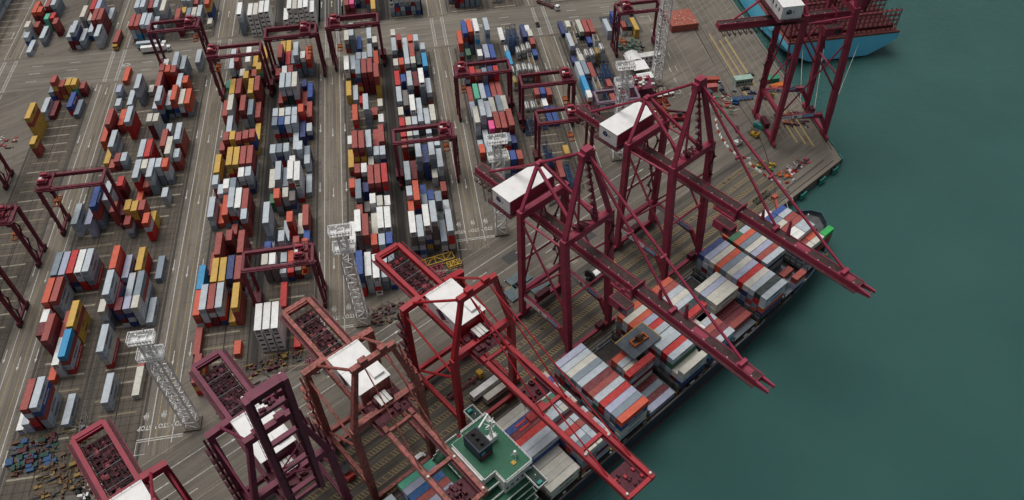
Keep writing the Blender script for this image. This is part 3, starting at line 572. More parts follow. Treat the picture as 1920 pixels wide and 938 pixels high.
# one line per stack: block, row, x, y, z, length code, then the colour numbers from the top container down
LETTERS = 'gweslrRoybntcmdkpGBVTYFO'
BLOCKS = 'GHIJEFBKLMQNPRVWXZADU'
STACKS = '''100 0 -91.23 182.66 0 4 5
100 0 -91.23 196.36 0 4 7 5 0
100 0 -91.23 209.20 0 4 12 12 12
100 0 -91.23 248.22 0 4 0 0 3
100 0 -91.23 268.27 0 2 0 5 6
100 0 -91.23 276.18 0 4 8 8 14
100 0 -91.23 294.34 0 2 5 13
100 0 -91.23 316.73 0 4 5 5 13
100 0 -91.23 339.31 0 2 11 8 8
100 0 -91.23 355.95 0 4 0 0 13
100 0 -91.23 367.62 0 2 0 0 0
100 0 -91.23 373.73 0 2 5 5
100 1 -88.34 166.47 0 4 5 8 6
100 1 -88.34 196.53 0 4 0 0 0 6
100 1 -88.34 218.20 0 4 5 5
100 1 -88.34 249.34 0 4 7
100 1 -88.34 261.69 0 2 0 3 3
100 1 -88.34 294.58 0 2 5 13 13 5
100 1 -88.34 304.08 0 4 0 0 0
100 1 -88.34 317.14 0 4 2 0 5 5
100 1 -88.34 329.96 0 4 8 8 13 5
100 1 -88.34 357.28 0 2 5 5 0 0
100 2 -85.45 196.41 0 4 5 0 13 13
100 2 -85.45 209.43 0 4 8 5 13 0
100 2 -85.45 223.47 0 4 5 5 13 5
100 2 -85.45 248.49 0 4 7 5 3
100 2 -85.45 261.69 0 2 1 0 5 5
100 2 -85.45 276.89 0 4 8 8 6 8
100 2 -85.45 294.52 0 2 8 8 8 5
100 2 -85.45 329.68 0 4 5 13 13 0
100 2 -85.45 348.36 0 2 2 0 0
100 3 -82.56 196.43 0 4 0 0 6 10
100 3 -82.56 209.25 0 4 8 5 0 13
100 3 -82.56 233.26 0 2 5 13 13
100 3 -82.56 241.69 0 2 5
100 3 -82.56 249.66 0 4 0 0 6 3
100 3 -82.56 261.90 0 2 3 0 5 5
100 3 -82.56 276.58 0 4 8 5 5 13
100 3 -82.56 293.49 0 2 5 10 13 0
100 3 -82.56 315.51 0 4 5 13 0 0
100 3 -82.56 341.88 0 2 8 8 8 8
100 3 -82.56 356.15 0 2 1 0 5 5
100 3 -82.56 363.56 0 2 1 0 0 0
100 4 -79.67 195.40 0 4 8
100 4 -79.67 209.76 0 4 10 10 0 5
100 4 -79.67 249.02 0 4 1 0 5 13
100 4 -79.67 268.21 0 2 1 0 5 3
100 4 -79.67 276.72 0 4 5 5 10 0
100 4 -79.67 294.16 0 2 5 8 5 13
100 4 -79.67 315.32 0 4 3 3 3
100 4 -79.67 328.84 0 4 8 8 0 3
100 4 -79.67 346.65 0 2 5 0 0
100 4 -79.67 355.33 0 4 8 0 0
100 5 -76.78 180.23 0 2 7
100 5 -76.78 195.26 0 4 8 5 5 5
100 5 -76.78 209.37 0 4 5 5 13 0
100 5 -76.78 223.17 0 4 5 5 5 13
100 5 -76.78 241.79 0 2 0 5 5 5
100 5 -76.78 248.00 0 4 5 5 13 13
100 5 -76.78 268.24 0 2 0 0 3 10
100 5 -76.78 276.41 0 4 5 5 13 0
100 5 -76.78 294.35 0 2 5 9 10 8
100 5 -76.78 302.76 0 4 8
100 5 -76.78 316.15 0 4 5 5
100 5 -76.78 330.52 0 4 5 5 5 13
100 5 -76.78 348.10 0 2 8 11 13 13
100 5 -76.78 369.63 0 4 8
101 0 -66.99 181.18 0 4 1 1 1 1 1
101 0 -66.99 214.92 0 2 2 14 14 14
101 0 -66.99 223.85 0 2 9 9 9
101 0 -66.99 228.93 0 2 4
101 0 -66.99 235.04 0 4 0 0 0 3 3
101 0 -66.99 254.86 0 2 17 17
101 0 -66.99 261.60 0 4 2 0 0
101 0 -66.99 281.50 0 2 0 0 3 3
101 0 -66.99 301.44 0 2 3 0 6 14
101 0 -66.99 308.10 0 2 0 3 3 3
101 0 -66.99 329.00 0 4 5
101 0 -66.99 341.24 0 2 5 13 13 13
101 0 -66.99 356.97 0 4 5 10 10 10
101 0 -66.99 369.21 0 4 8 8
101 1 -64.10 181.09 0 4 1 1 1 1 1
101 1 -64.10 214.58 0 2 1 14 14 14
101 1 -64.10 251.83 0 2 7 5 3 14
101 1 -64.10 263.34 0 4 0 0 3 5
101 1 -64.10 281.42 0 2 3 10 6 6
101 1 -64.10 301.15 0 2 9 10 13 14
101 1 -64.10 307.81 0 2 2 0 5 5
101 1 -64.10 326.56 0 4 0 0 5 15 3
101 1 -64.10 342.69 0 2 1 5 5 5
101 1 -64.10 357.83 0 4 6 3
101 1 -64.10 370.07 0 4 8 8
101 2 -61.21 181.18 0 4 1 1 1 1 1
101 2 -61.21 199.62 0 4 6
101 2 -61.21 214.03 0 2 0 3
101 2 -61.21 219.07 0 2 0 3
101 2 -61.21 226.44 0 2 0 3 3 3
101 2 -61.21 233.88 0 4 0
101 2 -61.21 254.77 0 2 2 0 14
101 2 -61.21 261.61 0 4 3 3 3
101 2 -61.21 281.59 0 2 0 0 3 3
101 2 -61.21 301.11 0 2 0 0 5 0
101 2 -61.21 308.03 0 2 0 0 3 3
101 2 -61.21 326.56 0 4 0 0 15 15 3
101 2 -61.21 343.01 0 2 5 0 0 0
101 2 -61.21 358.51 0 4 3 0
101 3 -58.32 213.86 0 2 6 10
101 3 -58.32 219.97 0 2 7 7
101 3 -58.32 236.83 0 2 7 6 6 6
101 3 -58.32 252.13 0 2 14 10 3
101 3 -58.32 259.87 0 4 1 5 3 0 0
101 3 -58.32 272.11 0 2 1 0 0 0
101 3 -58.32 289.10 0 4 0 0
101 3 -58.32 301.34 0 2 0 0 0 0
101 3 -58.32 307.74 0 2 0 0 3 3
101 3 -58.32 326.56 0 4 2 0 0 6 3
101 3 -58.32 352.89 0 4 0 3 6 3 3
101 4 -55.43 179.78 0 4 6
101 4 -55.43 214.61 0 2 14 13
101 4 -55.43 222.04 0 2 5 13 13 13
101 4 -55.43 237.12 0 4 2
101 4 -55.43 258.54 0 4 1 1 0 0 6
101 4 -55.43 281.68 0 2 0 0 3 3
101 4 -55.43 297.22 0 4 10 10
101 4 -55.43 309.46 0 2 7 6 6 10
101 4 -55.43 324.85 0 4 5
101 4 -55.43 337.09 0 2 10 10
101 4 -55.43 354.25 0 2 1 3 3 3
101 4 -55.43 361.68 0 4 5
101 5 -52.54 214.44 0 2 6 3
101 5 -52.54 222.91 0 2 7 5 5
101 5 -52.54 230.25 0 2 9 10
101 5 -52.54 236.36 0 4 5 5 13
101 5 -52.54 261.68 0 4 0
101 5 -52.54 274.94 0 2 0 0 3
101 5 -52.54 281.05 0 2 3 10 10
101 5 -52.54 301.18 0 2 0 10
101 5 -52.54 311.80 0 4 5 5
101 5 -52.54 327.67 0 4 9 10
101 5 -52.54 352.46 0 4 7 6 3 3
102 0 -33.83 222.90 0 4 1 14 14
102 0 -33.83 258.45 0 2 7 6
102 0 -33.83 271.96 0 4 8 5
102 0 -33.83 288.10 0 2 1 14
102 0 -33.83 325.40 0 4 8 8
102 0 -33.83 339.69 0 4 1 2 14 14
102 0 -33.83 370.69 0 4 2 14 5
102 1 -30.94 201.03 0 4 9 10 3 6 6
102 1 -30.94 223.65 0 4 1 14 14 14 13
102 1 -30.94 241.47 0 2 5 13
102 1 -30.94 248.41 0 4 3 15 14
102 1 -30.94 264.67 0 2 5 13 15
102 1 -30.94 275.06 0 4 5 5 8 5 13
102 1 -30.94 301.80 0 4 7 6 3
102 1 -30.94 324.87 0 4 0
102 1 -30.94 343.36 0 4 0 6 3
102 1 -30.94 370.44 0 4 0 3 3 3
102 2 -28.05 202.16 0 4 1 0 0 0
102 2 -28.05 220.93 0 4 5 5 14 0 6
102 2 -28.05 245.32 0 2 14
102 2 -28.05 254.78 0 2 10 9
102 2 -28.05 264.58 0 2 1 14 5
102 2 -28.05 274.66 0 4 5 13 8 8 13
102 2 -28.05 321.81 0 2 6
102 2 -28.05 331.14 0 4 3 10 5 8 6
102 2 -28.05 351.85 0 2 0 3 3
102 2 -28.05 369.46 0 4 9
102 4 -22.27 202.76 0 4 0 3 3
102 4 -22.27 217.44 0 2 0 0 3 9
102 4 -22.27 226.73 0 4 1 0 3 0
102 4 -22.27 242.45 0 2 2 0 0
102 4 -22.27 253.48 0 4 5 13 15 3
102 4 -22.27 275.05 0 2 0 0 3
102 4 -22.27 284.46 0 4 5 13
102 4 -22.27 311.15 0 2 5
102 4 -22.27 331.17 0 4 5 5 13 13 13
102 4 -22.27 352.77 0 4 0 3 3
102 4 -22.27 374.33 0 4 0 3
102 5 -19.38 202.58 0 4 3 0 9
102 5 -19.38 217.57 0 2 9 10 3 13
102 5 -19.38 226.37 0 4 1 1 15 0
102 5 -19.38 244.91 0 2 1 0
102 5 -19.38 253.59 0 4 6 6 3 5
102 5 -19.38 271.57 0 2 0 10 10 5
102 5 -19.38 280.79 0 4 5 13 13 13
102 5 -19.38 301.76 0 2 1 3
102 5 -19.38 317.66 0 2 2
102 5 -19.38 326.87 0 4 5 5 8 8 8
102 5 -19.38 345.87 0 4 7 5 5
102 5 -19.38 365.56 0 2 2 14 3
102 3 -25.16 200.61 0 4 1 0 6 1
102 3 -25.16 217.80 0 2 7 6 6 0
102 3 -25.16 229.02 0 4 2 5
102 3 -25.16 244.22 0 2 1 0 0
102 3 -25.16 253.58 0 4 5 13 6 0
102 3 -25.16 271.82 0 2 2 15
102 3 -25.16 277.93 0 4 0 3 15 3
102 3 -25.16 301.81 0 4 0 3 3 3 3
102 3 -25.16 331.15 0 4 5 13 13 13 13
102 3 -25.16 351.78 0 2 0 0 0
103 0 -9.76 219.10 0 4 1 14 14 0 15
103 0 -9.76 239.83 0 2 7 5
103 0 -9.76 246.18 0 2 0 14 14
103 0 -9.76 256.29 0 4 0 14 14
103 0 -9.76 277.91 0 2 5 6 6
103 0 -9.76 285.68 0 2 6 6 14
103 0 -9.76 293.68 0 2 6 6 14
103 0 -9.76 301.76 0 2 2 0 3
103 0 -9.76 312.43 0 4 0 14 3
103 0 -9.76 325.81 0 4 6 6 3
103 0 -9.76 342.56 0 2 2 14 3
103 0 -9.76 356.29 0 4 0 14 3
103 0 -9.76 374.88 0 2 2 0
103 1 -6.87 216.40 0 4 0 14 4 9 4
103 1 -6.87 240.09 0 4 7 6 10 14
103 1 -6.87 258.95 0 4 13 13
103 1 -6.87 277.84 0 2 14 15 13
103 1 -6.87 285.62 0 2 2 0 3
103 1 -6.87 293.64 0 2 2 0 14
103 1 -6.87 308.64 0 4 14 10 14
103 1 -6.87 328.12 0 2 9 10 3
103 1 -6.87 342.91 0 2 7 6 3
103 1 -6.87 361.13 0 2 5 6 14 3
103 2 -3.98 219.13 0 4 1 14 4 9 8 3
103 2 -3.98 242.70 0 2 3 3
103 2 -3.98 248.81 0 2 9 3
103 2 -3.98 263.92 0 4 0 3 3 14 14
103 2 -3.98 285.57 0 2 0 0 3
103 2 -3.98 293.60 0 2 0 0 14
103 2 -3.98 300.80 0 4 1 7 3 14
103 2 -3.98 320.35 0 4 0 3 0 3
103 2 -3.98 342.95 0 2 0 14 13
103 2 -3.98 349.20 0 4 0 0 3
103 2 -3.98 365.45 0 2 0 3
103 3 -1.09 220.97 0 4 0 14 14 14 0 14
103 3 -1.09 244.89 0 2 9 3
103 3 -1.09 262.87 0 4 10 10 10 10
103 3 -1.09 295.07 0 2 0 5 3
103 3 -1.09 301.18 0 4 0 5 2
103 3 -1.09 323.28 0 4 13 13 15
103 3 -1.09 342.92 0 2 2 3 3
103 3 -1.09 349.03 0 4 5 5 13
103 3 -1.09 363.59 0 2 7 6 5
103 4 1.80 217.25 0 4 3 0 1
103 4 1.80 228.93 0 2 15 15 15
103 4 1.80 235.04 0 2 3 3 15 15 15
103 4 1.80 258.26 0 2 2 0
103 4 1.80 264.37 0 4 0 3 3 3 3
103 4 1.80 285.72 0 2 0 0 3
103 4 1.80 292.53 0 2 0 0 3
103 4 1.80 298.64 0 2 0 0 3
103 4 1.80 317.96 0 4 1 3 3 3 3
103 4 1.80 345.21 0 4 15 15
103 4 1.80 358.78 0 2 0 0 3 13
103 5 4.69 217.47 0 4 0 6 6 0 14
103 5 4.69 237.58 0 2 0 3
103 5 4.69 249.31 0 2 5 13
103 5 4.69 258.86 0 4 0 0 3 10
103 5 4.69 276.63 0 2 0 14 3
103 5 4.69 295.01 0 2 2 0 14
103 5 4.69 301.12 0 2 2 0 3
103 5 4.69 316.54 0 4 0 14 5
103 5 4.69 339.14 0 4 12 10 10
103 5 4.69 354.60 0 2 0 0 3
107 0 24.18 271.03 0 2 7 5
107 0 24.18 277.36 0 2 0
107 0 24.18 286.20 0 4 2 0 0 3
107 0 24.18 300.73 0 4 4
107 0 24.18 313.22 0 4 5
107 0 24.18 327.37 0 2 6 0 10
107 0 24.18 351.72 0 4 7 7 0 6
107 1 27.07 268.48 0 2 0 0 0
107 1 27.07 275.00 0 4 0 3
107 1 27.07 287.24 0 4 0 0 3 6 3
107 1 27.07 311.24 0 4 11 3
107 1 27.07 328.57 0 2 6 6 6
107 1 27.07 344.60 0 2 17 3 3
107 1 27.07 356.54 0 4 9 5 3 3 0
107 2 29.96 280.36 0 2 16 13 0 0
107 2 29.96 289.17 0 4 0 0 0 0
107 2 29.96 310.96 0 4 0 3
107 2 29.96 325.37 0 2 5 13 13
107 2 29.96 357.60 0 4 7 5 13 3 3
107 3 32.85 255.08 0 2 2 0 0 3 5
107 3 32.85 280.55 0 4 5 13 3 3
107 3 32.85 295.24 0 4 2 0 0
107 3 32.85 313.89 0 4 9
107 3 32.85 326.13 0 2 3 3 3
107 3 32.85 342.85 0 2 1 3 3
107 3 32.85 353.33 0 4 1 0 12 0 0 0
107 5 38.63 254.68 0 2 5 5 13 3 3
107 5 38.63 271.85 0 2 10 10 7
107 5 38.63 277.96 0 4 5 13 10 10 10
107 5 38.63 295.71 0 4 2 0 0
107 5 38.63 314.79 0 4 5
107 5 38.63 327.03 0 2 6 6 13
107 5 38.63 336.11 0 4 9 10 3 3
107 5 38.63 357.53 0 4 0 3 0 0 0
107 4 35.74 254.77 0 2 9 10 10 3 3
107 4 35.74 270.27 0 2 3 6 13 8
107 4 35.74 280.01 0 4 5 13 13 13
107 4 35.74 292.72 0 4 3 5 5 5
107 4 35.74 314.92 0 4 5
107 4 35.74 327.16 0 2 10 13 13
107 4 35.74 336.68 0 4 4 10 3 3
108 0 47.11 284.96 0 4 22
108 0 47.11 320.96 0 2 21 20
108 0 47.11 329.77 0 2 20 20
108 0 47.11 336.52 0 4 12 12
108 0 47.11 348.76 0 2 20 20
108 0 47.11 363.51 0 4 1
108 4 58.67 243.96 0 4 22 22 22
108 4 58.67 289.97 0 4 9
108 4 58.67 303.00 0 2 1
108 4 58.67 309.11 0 2 9 3
108 4 58.67 323.61 0 2 20 5 5
108 4 58.67 336.91 0 4 23
108 4 58.67 349.15 0 2 20 20
108 4 58.67 359.95 0 4 10 10
108 1 50.00 285.43 0 4 22
108 1 50.00 302.79 0 2 20
108 1 50.00 327.07 0 2 20 20 20
108 1 50.00 352.10 0 4 22 22 22 22
108 2 52.89 258.97 0 2 22 22 22
108 2 52.89 265.07 0 4 22
108 2 52.89 288.48 0 2 22
108 2 52.89 302.78 0 2 20
108 2 52.89 327.10 0 2 20 20 20
108 2 52.89 346.59 0 2 20 20
108 2 52.89 352.70 0 4 22 22 22 22
108 3 55.78 248.80 0 4 5 5
108 3 55.78 287.93 0 2 22
108 3 55.78 303.00 0 2 23
108 3 55.78 309.11 0 2 5 13
108 3 55.78 326.54 0 2 20 20 20
108 3 55.78 347.82 0 2 20 20
108 5 61.56 266.48 0 2 8
108 5 61.56 289.94 0 4 9
108 5 61.56 307.67 0 2 5 5
108 5 61.56 345.72 0 2 9
108 5 61.56 352.48 0 2 5 5
108 5 61.56 360.38 0 2 2 2
108 5 61.56 369.44 0 2 1
109 0 80.09 301.84 0 2 1 5
109 0 80.09 307.95 0 4 12 12
109 0 80.09 320.21 0 4 0 0
109 0 80.09 336.23 0 2 10
109 0 80.09 342.71 0 4 0 14 14
109 0 80.09 363.40 0 4 10
109 1 82.98 306.43 0 4 22 22
109 1 82.98 321.14 0 4 3 3
109 1 82.98 332.99 0 2 2 2
109 1 82.98 339.10 0 2 20 20
109 1 82.98 348.92 0 4 23 3
109 1 82.98 365.27 0 2 2 2
109 2 85.87 305.87 0 4 23 23
109 2 85.87 318.50 0 4 5 5
109 2 85.87 333.42 0 2 20 20 20
109 2 85.87 362.59 0 4 23
109 3 88.76 300.10 0 4 22
109 3 88.76 321.22 0 4 22
109 3 88.76 333.47 0 2 20 0 0
109 3 88.76 359.03 0 4 2 15
109 4 91.65 300.65 0 2 5
109 4 91.65 309.21 0 2 5 5
109 4 91.65 315.32 0 4 22 22 22
109 4 91.65 334.15 0 2 21 21 21
109 4 91.65 352.10 0 2 9
109 4 91.65 358.46 0 4 5 5
109 5 94.54 318.59 0 4 22 22
109 5 94.54 337.34 0 2 20 0 0
109 5 94.54 349.26 0 2 23 23
109 5 94.54 357.89 0 4 5 5
110 0 103.17 356.86 0 4 0 4
110 3 111.84 359.21 0 2 5 1
110 4 114.73 358.64 0 2 15 1
110 5 117.62 355.35 0 4 8 8
110 2 108.95 363.91 0 4 9 9
104 0 -146.08 161.27 0 4 1
104 0 -146.08 196.92 0 2 13 13 13
104 0 -146.08 203.03 0 2 1 0 0
104 0 -146.08 210.18 0 4 7 6 5 5
104 0 -146.08 223.57 0 4 3 3 0 3
104 0 -146.08 254.22 0 4 0 0 0
104 0 -146.08 310.98 0 4 7 7
104 0 -146.08 342.16 0 2 0
104 0 -146.08 349.81 0 2 4 3
104 0 -146.08 363.25 0 4 7
104 1 -143.19 161.22 0 4 0 4
104 1 -143.19 210.31 0 4 5 0 0 0
104 1 -143.19 223.40 0 4 4 4 5 10
104 1 -143.19 298.05 0 4 8
104 1 -143.19 316.34 0 4 5 13 13 13
104 2 -140.30 161.51 0 4 5 0 5 6 13
104 2 -140.30 180.21 0 2 7
104 2 -140.30 189.60 0 4 5 13 13 13 13
104 2 -140.30 223.57 0 4 6 5 10 3
104 2 -140.30 253.16 0 4 4 4 4
104 2 -140.30 294.44 0 2 5
104 2 -140.30 302.95 0 4 0 3 0
104 2 -140.30 322.37 0 4 7 5
104 2 -140.30 341.89 0 4 0
104 3 -137.41 161.90 0 4 0 9 5 0 0
104 3 -137.41 182.49 0 4 1 0 0
104 3 -137.41 194.73 0 4 5 5 5
104 3 -137.41 223.40 0 4 1 0 6 6
104 3 -137.41 257.28 0 4 9 5 5 3 3
104 3 -137.41 295.05 0 2 5 13
104 4 -134.52 183.59 0 4 12 5 0 6
104 4 -134.52 196.87 0 4 8 5 8 8
104 4 -134.52 223.41 0 4 0 0 3 6
104 4 -134.52 263.66 0 4 0 0 0 5
104 4 -134.52 294.98 0 2 0 3
104 4 -134.52 316.74 0 4 0 6 6 6
104 4 -134.52 343.24 0 4 0 0 3 3
104 5 -131.63 160.97 0 4 0
104 5 -131.63 258.68 0 2 5 5 5
104 5 -131.63 274.98 0 2 6 13 13
104 5 -131.63 350.74 0 2 2
105 2 -118.74 165.34 0 4 0 0
105 2 -118.74 201.62 0 2 13 10 13 0
105 2 -118.74 212.57 0 4 0 3
105 2 -118.74 254.78 0 2 5 5 13 13
105 2 -118.74 275.34 0 2 0 0 3 3
105 2 -118.74 281.45 0 2 0 0 3 3
105 2 -118.74 330.03 0 4 0 15 3
105 2 -118.74 353.88 0 2 5 6 6 6
105 2 -118.74 359.99 0 4 0 3 3 3
105 5 -110.07 168.59 0 4 2
105 5 -110.07 180.83 0 2 5
105 5 -110.07 200.69 0 4 0
105 5 -110.07 222.62 0 4 3
105 5 -110.07 289.86 0 2 0 5 5
105 5 -110.07 299.34 0 4 0 5 5 5
105 5 -110.07 330.00 0 4 7 7 3
105 5 -110.07 368.85 0 4 0 0
105 1 -121.63 183.43 0 4 0 0 2 6
105 1 -121.63 205.06 0 4 0 0 6 10 10 10
105 1 -121.63 222.74 0 4 4 10
105 1 -121.63 254.71 0 2 8 8 5 5
105 1 -121.63 274.95 0 2 5 13
105 1 -121.63 281.54 0 2 2 0 5 13
105 1 -121.63 289.58 0 4 6 6 6 6
105 1 -121.63 314.81 0 2 2 0 0 0
105 1 -121.63 326.87 0 4 0 6 3 10 15
105 1 -121.63 354.95 0 2 7 6 6 6
105 0 -124.52 201.86 0 2 2 0 3 3
105 0 -124.52 223.45 0 4 7 6 6 6
105 0 -124.52 249.92 0 2 5 0 3
105 0 -124.52 256.03 0 2 8 8 8 8
105 0 -124.52 269.75 0 2 7
105 0 -124.52 275.69 0 2 0 6 6 6
105 0 -124.52 281.80 0 2 0 0 3 3
105 0 -124.52 289.89 0 4 0 0 0 0
105 0 -124.52 315.10 0 2 2 13 13 13
105 0 -124.52 328.69 0 4 0 3 3
105 0 -124.52 343.30 0 4 5 13 13 13
105 0 -124.52 356.40 0 2 5 13 13 13
105 0 -124.52 364.58 0 2 1 1 1
105 3 -115.85 201.75 0 2 4 10 0 10
105 3 -115.85 223.26 0 4 8 6 6
105 3 -115.85 246.46 0 2 7 0 6 6
105 3 -115.85 253.00 0 2 8 8
105 3 -115.85 281.14 0 2 0 0 3 3
105 3 -115.85 295.59 0 4 5 13 13 13
105 3 -115.85 309.22 0 2 0 0 0
105 3 -115.85 330.48 0 4 7 7 9 3
105 3 -115.85 343.97 0 4 0 5 3
105 3 -115.85 360.16 0 4 0 3 3
105 4 -112.96 201.82 0 2 2 0 0 0
105 4 -112.96 207.94 0 4 3 5 0 3
105 4 -112.96 267.26 0 2 0 0
105 4 -112.96 280.83 0 2 7 0 0 3
105 4 -112.96 289.83 0 4 2 0 5 5
105 4 -112.96 330.01 0 4 2 0 13
105 4 -112.96 347.74 0 2 7 7 7
106 0 -179.13 324.24 0 4 8 5 8 8 8
106 0 -179.13 339.42 0 4 0 0
106 0 -179.13 355.87 0 4 3 9
106 1 -176.24 311.53 0 2 8 5 5
106 1 -176.24 339.67 0 4 13
106 1 -176.24 356.15 0 2 5 8 5 5
106 2 -173.35 355.91 0 2 5 5 8
106 3 -170.46 356.51 0 2 8 8 5
106 4 -167.57 341.85 0 4 9 6
106 4 -167.57 356.25 0 2 8 11 3
106 5 -164.68 338.55 0 4 3
106 5 -164.68 356.56 0 2 5 13
111 0 -204.56 410.93 0 2 0 9
111 0 -204.56 417.25 0 2 2 0 0
111 0 -204.56 432.57 0 4 7 13 13
111 1 -201.67 400.20 0 4 0
111 1 -201.67 421.08 0 2 5 5
111 1 -201.67 432.36 0 2 7 13 13
111 1 -201.67 438.46 0 4 0 0
111 3 -195.89 408.88 0 4 0 3
111 3 -195.89 423.63 0 2 11 11 11
111 3 -195.89 438.96 0 4 0 3 3
111 4 -193.00 424.12 0 2 6 6 6
111 2 -198.78 437.67 0 4 5 13 13
111 5 -190.11 417.88 0 2 5 5 13
112 0 -179.60 402.40 0 4 0 13 13
112 1 -176.71 401.89 0 4 0 10 13 0
112 1 -176.71 422.31 0 4 2 3 3
112 2 -173.82 401.83 0 4 0 3
112 2 -173.82 422.65 0 4 2 3
112 3 -170.93 410.12 0 4 0 9
112 3 -170.93 424.89 0 4 6 6 6 6
112 5 -165.15 400.49 0 4 0 0 0
112 5 -165.15 412.73 0 4 5 13 13 13
112 5 -165.15 426.87 0 4 0
112 4 -168.04 412.65 0 4 5 13 13 13
112 4 -168.04 424.89 0 4 4 4 4 4
113 0 -146.83 402.43 0 4 5 0 0 14
113 0 -146.83 421.52 0 4 0 0 3 3
113 1 -143.94 401.86 0 4 5 3 12 3
113 1 -143.94 421.68 0 4 0 0 3 3
113 2 -141.05 402.66 0 4 0 5 3 0
113 2 -141.05 424.64 0 4 5 0 3
113 3 -138.16 401.74 0 4 0 0 10 3
113 3 -138.16 424.80 0 4 0 0 3
113 4 -135.27 402.48 0 4 0 3 3
113 5 -132.38 415.73 0 4 2 0 3 0
114 0 -123.25 403.98 0 4 5 13 13 13
114 0 -123.25 420.55 0 2 8 6
114 0 -123.25 429.26 0 2 0 0 0
114 1 -120.36 413.46 0 4 3 0
114 1 -120.36 428.68 0 2 0 0 0
114 2 -117.47 413.24 0 4 2 0
114 2 -117.47 429.04 0 4 5 0
114 3 -114.58 415.18 0 4 0 0
114 5 -108.80 410.63 0 2 2
114 5 -108.80 417.93 0 4 7 8 10 9
115 0 -89.48 398.68 0 4 1 0 3 3 3
115 2 -83.70 396.48 0 4 1 1 1 1 1
115 3 -80.81 396.60 0 4 2 1 1 1 1
115 4 -77.92 398.13 0 4 1 1 1 1 1
115 5 -75.03 398.26 0 4 1 1 1 1 1
116 0 -65.94 397.42 0 4 1 1 1
116 1 -63.05 399.41 0 4 1 1 1 1 1
116 2 -60.16 398.47 0 4 2 1 1 1 1
116 3 -57.27 398.61 0 4 1 1 1 1 1
116 4 -54.38 399.10 0 4 1 1 1 1 1
116 5 -51.49 398.14 0 4 1 1 1 1
117 0 -33.25 406.36 0 4 5 13 13
117 1 -30.36 406.89 0 4 16 13 13
117 2 -27.47 415.50 0 4 3 10
117 3 -24.58 414.92 0 4 3 3
117 4 -21.69 409.60 0 4 6 3 3
117 5 -18.80 399.45 0 4 8 14 14
118 0 -8.66 402.66 0 4 0 1 1 4 3
118 1 -5.77 402.44 0 4 0 0 10 6 3
118 2 -2.88 402.60 0 4 0 0 3 0 3
118 3 0.01 402.39 0 4 0 2 3 10 13
118 4 2.90 402.18 0 4 0 0 13 4 3
118 5 5.79 401.97 0 4 0 0 3 3 9
119 0 24.47 409.87 0 4 0 3 3 3
119 1 27.36 404.76 0 4 0 13 13 13 13
119 2 30.25 404.56 0 4 0 0 6 6 3
119 3 33.14 404.35 0 4 0 3 3 3 3
119 4 36.03 404.15 0 4 3 0 3 3 3
119 5 38.92 403.94 0 4 0 0 3 3 3
120 0 48.66 406.79 0 4 13 13 2
120 1 51.55 406.45 0 4 13 0
120 2 54.45 408.36 0 4 13
120 3 57.34 407.78 0 4 8
8 0 -177.80 3.00 7.60 4 4 0 5 4
8 1 -177.80 5.50 7.60 4 0 14 6 5
8 2 -177.80 8.00 7.60 4 2 0 10 5
8 3 -177.80 10.50 7.60 4 3 3 5 0
8 4 -177.80 13.00 7.60 4 0 0 13 4
8 5 -177.80 15.50 7.60 4 13 0 0 14
8 6 -177.80 18.00 7.60 4 5 0 4 4
8 7 -177.80 20.50 7.60 4 0 17 3 14
8 8 -177.80 23.00 7.60 4 6 6 3 14
8 9 -177.80 25.50 7.60 4 4 0 3 10
8 10 -177.80 28.00 7.60 4 3 14 0 10
8 11 -177.80 30.50 7.60 4 7 18 2 0
7 3 -163.50 10.50 7.60 4 13
7 4 -161.50 13.00 7.60 2 7 14 4
7 5 -161.50 15.50 7.60 2 0 3 14
7 6 -161.50 18.00 7.60 2 2 0 10
7 7 -163.70 20.50 7.60 4 6 0 13 2
7 8 -163.50 23.00 5.20 4 13
7 9 -163.50 25.50 5.20 4 3
7 10 -163.50 28.00 5.20 4 13
7 11 -163.50 30.50 5.20 4 4
6 0 -148.40 3.00 7.60 4 7 3 14 5
6 1 -148.40 5.50 7.60 4 2 0 13 0
6 2 -148.40 8.00 7.60 4 7 13 0 5
6 3 -148.40 10.50 7.60 4 4 14 3 14
6 4 -148.40 13.00 7.60 4 6 3 3 14
6 5 -148.40 15.50 7.60 4 0 5 0 14
6 6 -148.40 18.00 7.60 4 0 6 3 0
6 7 -148.40 20.50 7.60 4 0 14 0 0
6 8 -148.40 23.00 7.60 4 6 13 3 14
6 9 -148.40 25.50 7.60 4 0 17 0 3
6 10 -148.40 28.00 7.60 4 2 13
6 11 -148.40 30.50 7.60 4 2 0 10
5 0 -134.20 3.00 7.60 4 7 10 3 10
5 1 -134.20 5.50 7.60 4 5 13 3 4
5 2 -134.20 8.00 7.60 4 0 3 5 6
5 3 -134.20 10.50 7.60 4 2 4 5 3
5 4 -134.20 13.00 7.60 4 0 5 0 6
5 5 -134.20 15.50 7.60 4 15 10 0 13
5 6 -134.20 18.00 7.60 4 6 5 10 14
5 7 -134.20 20.50 7.60 4 2 14 14
5 7 -128.00 20.50 7.60 2 2 6 4
5 8 -134.20 23.00 7.60 2 1 5 5
5 8 -128.00 23.00 7.60 2 0 3 14
5 9 -134.20 25.50 7.60 4 5 10 0
5 10 -134.20 28.00 7.60 4 13 10 5
5 11 -134.20 30.50 7.60 4 0 12 10
4 4 -120.00 13.00 7.60 4 2 13 13 3
4 5 -120.00 15.50 7.60 4 4 3 0 10
4 6 -120.00 18.00 7.60 4 2 0 3 6
4 7 -120.00 20.50 7.60 4 2 2 13 5
4 8 -120.00 23.00 7.60 4 13
4 9 -120.00 25.50 7.60 4 13
4 10 -120.00 28.00 7.60 4 5
3 0 -105.40 3.00 7.60 4 10 3 3 14
3 1 -105.40 5.50 7.60 4 4 0 13 3
3 2 -105.40 8.00 7.60 4 2 3 3 0
3 3 -105.40 10.50 7.60 4 7 5 5 0
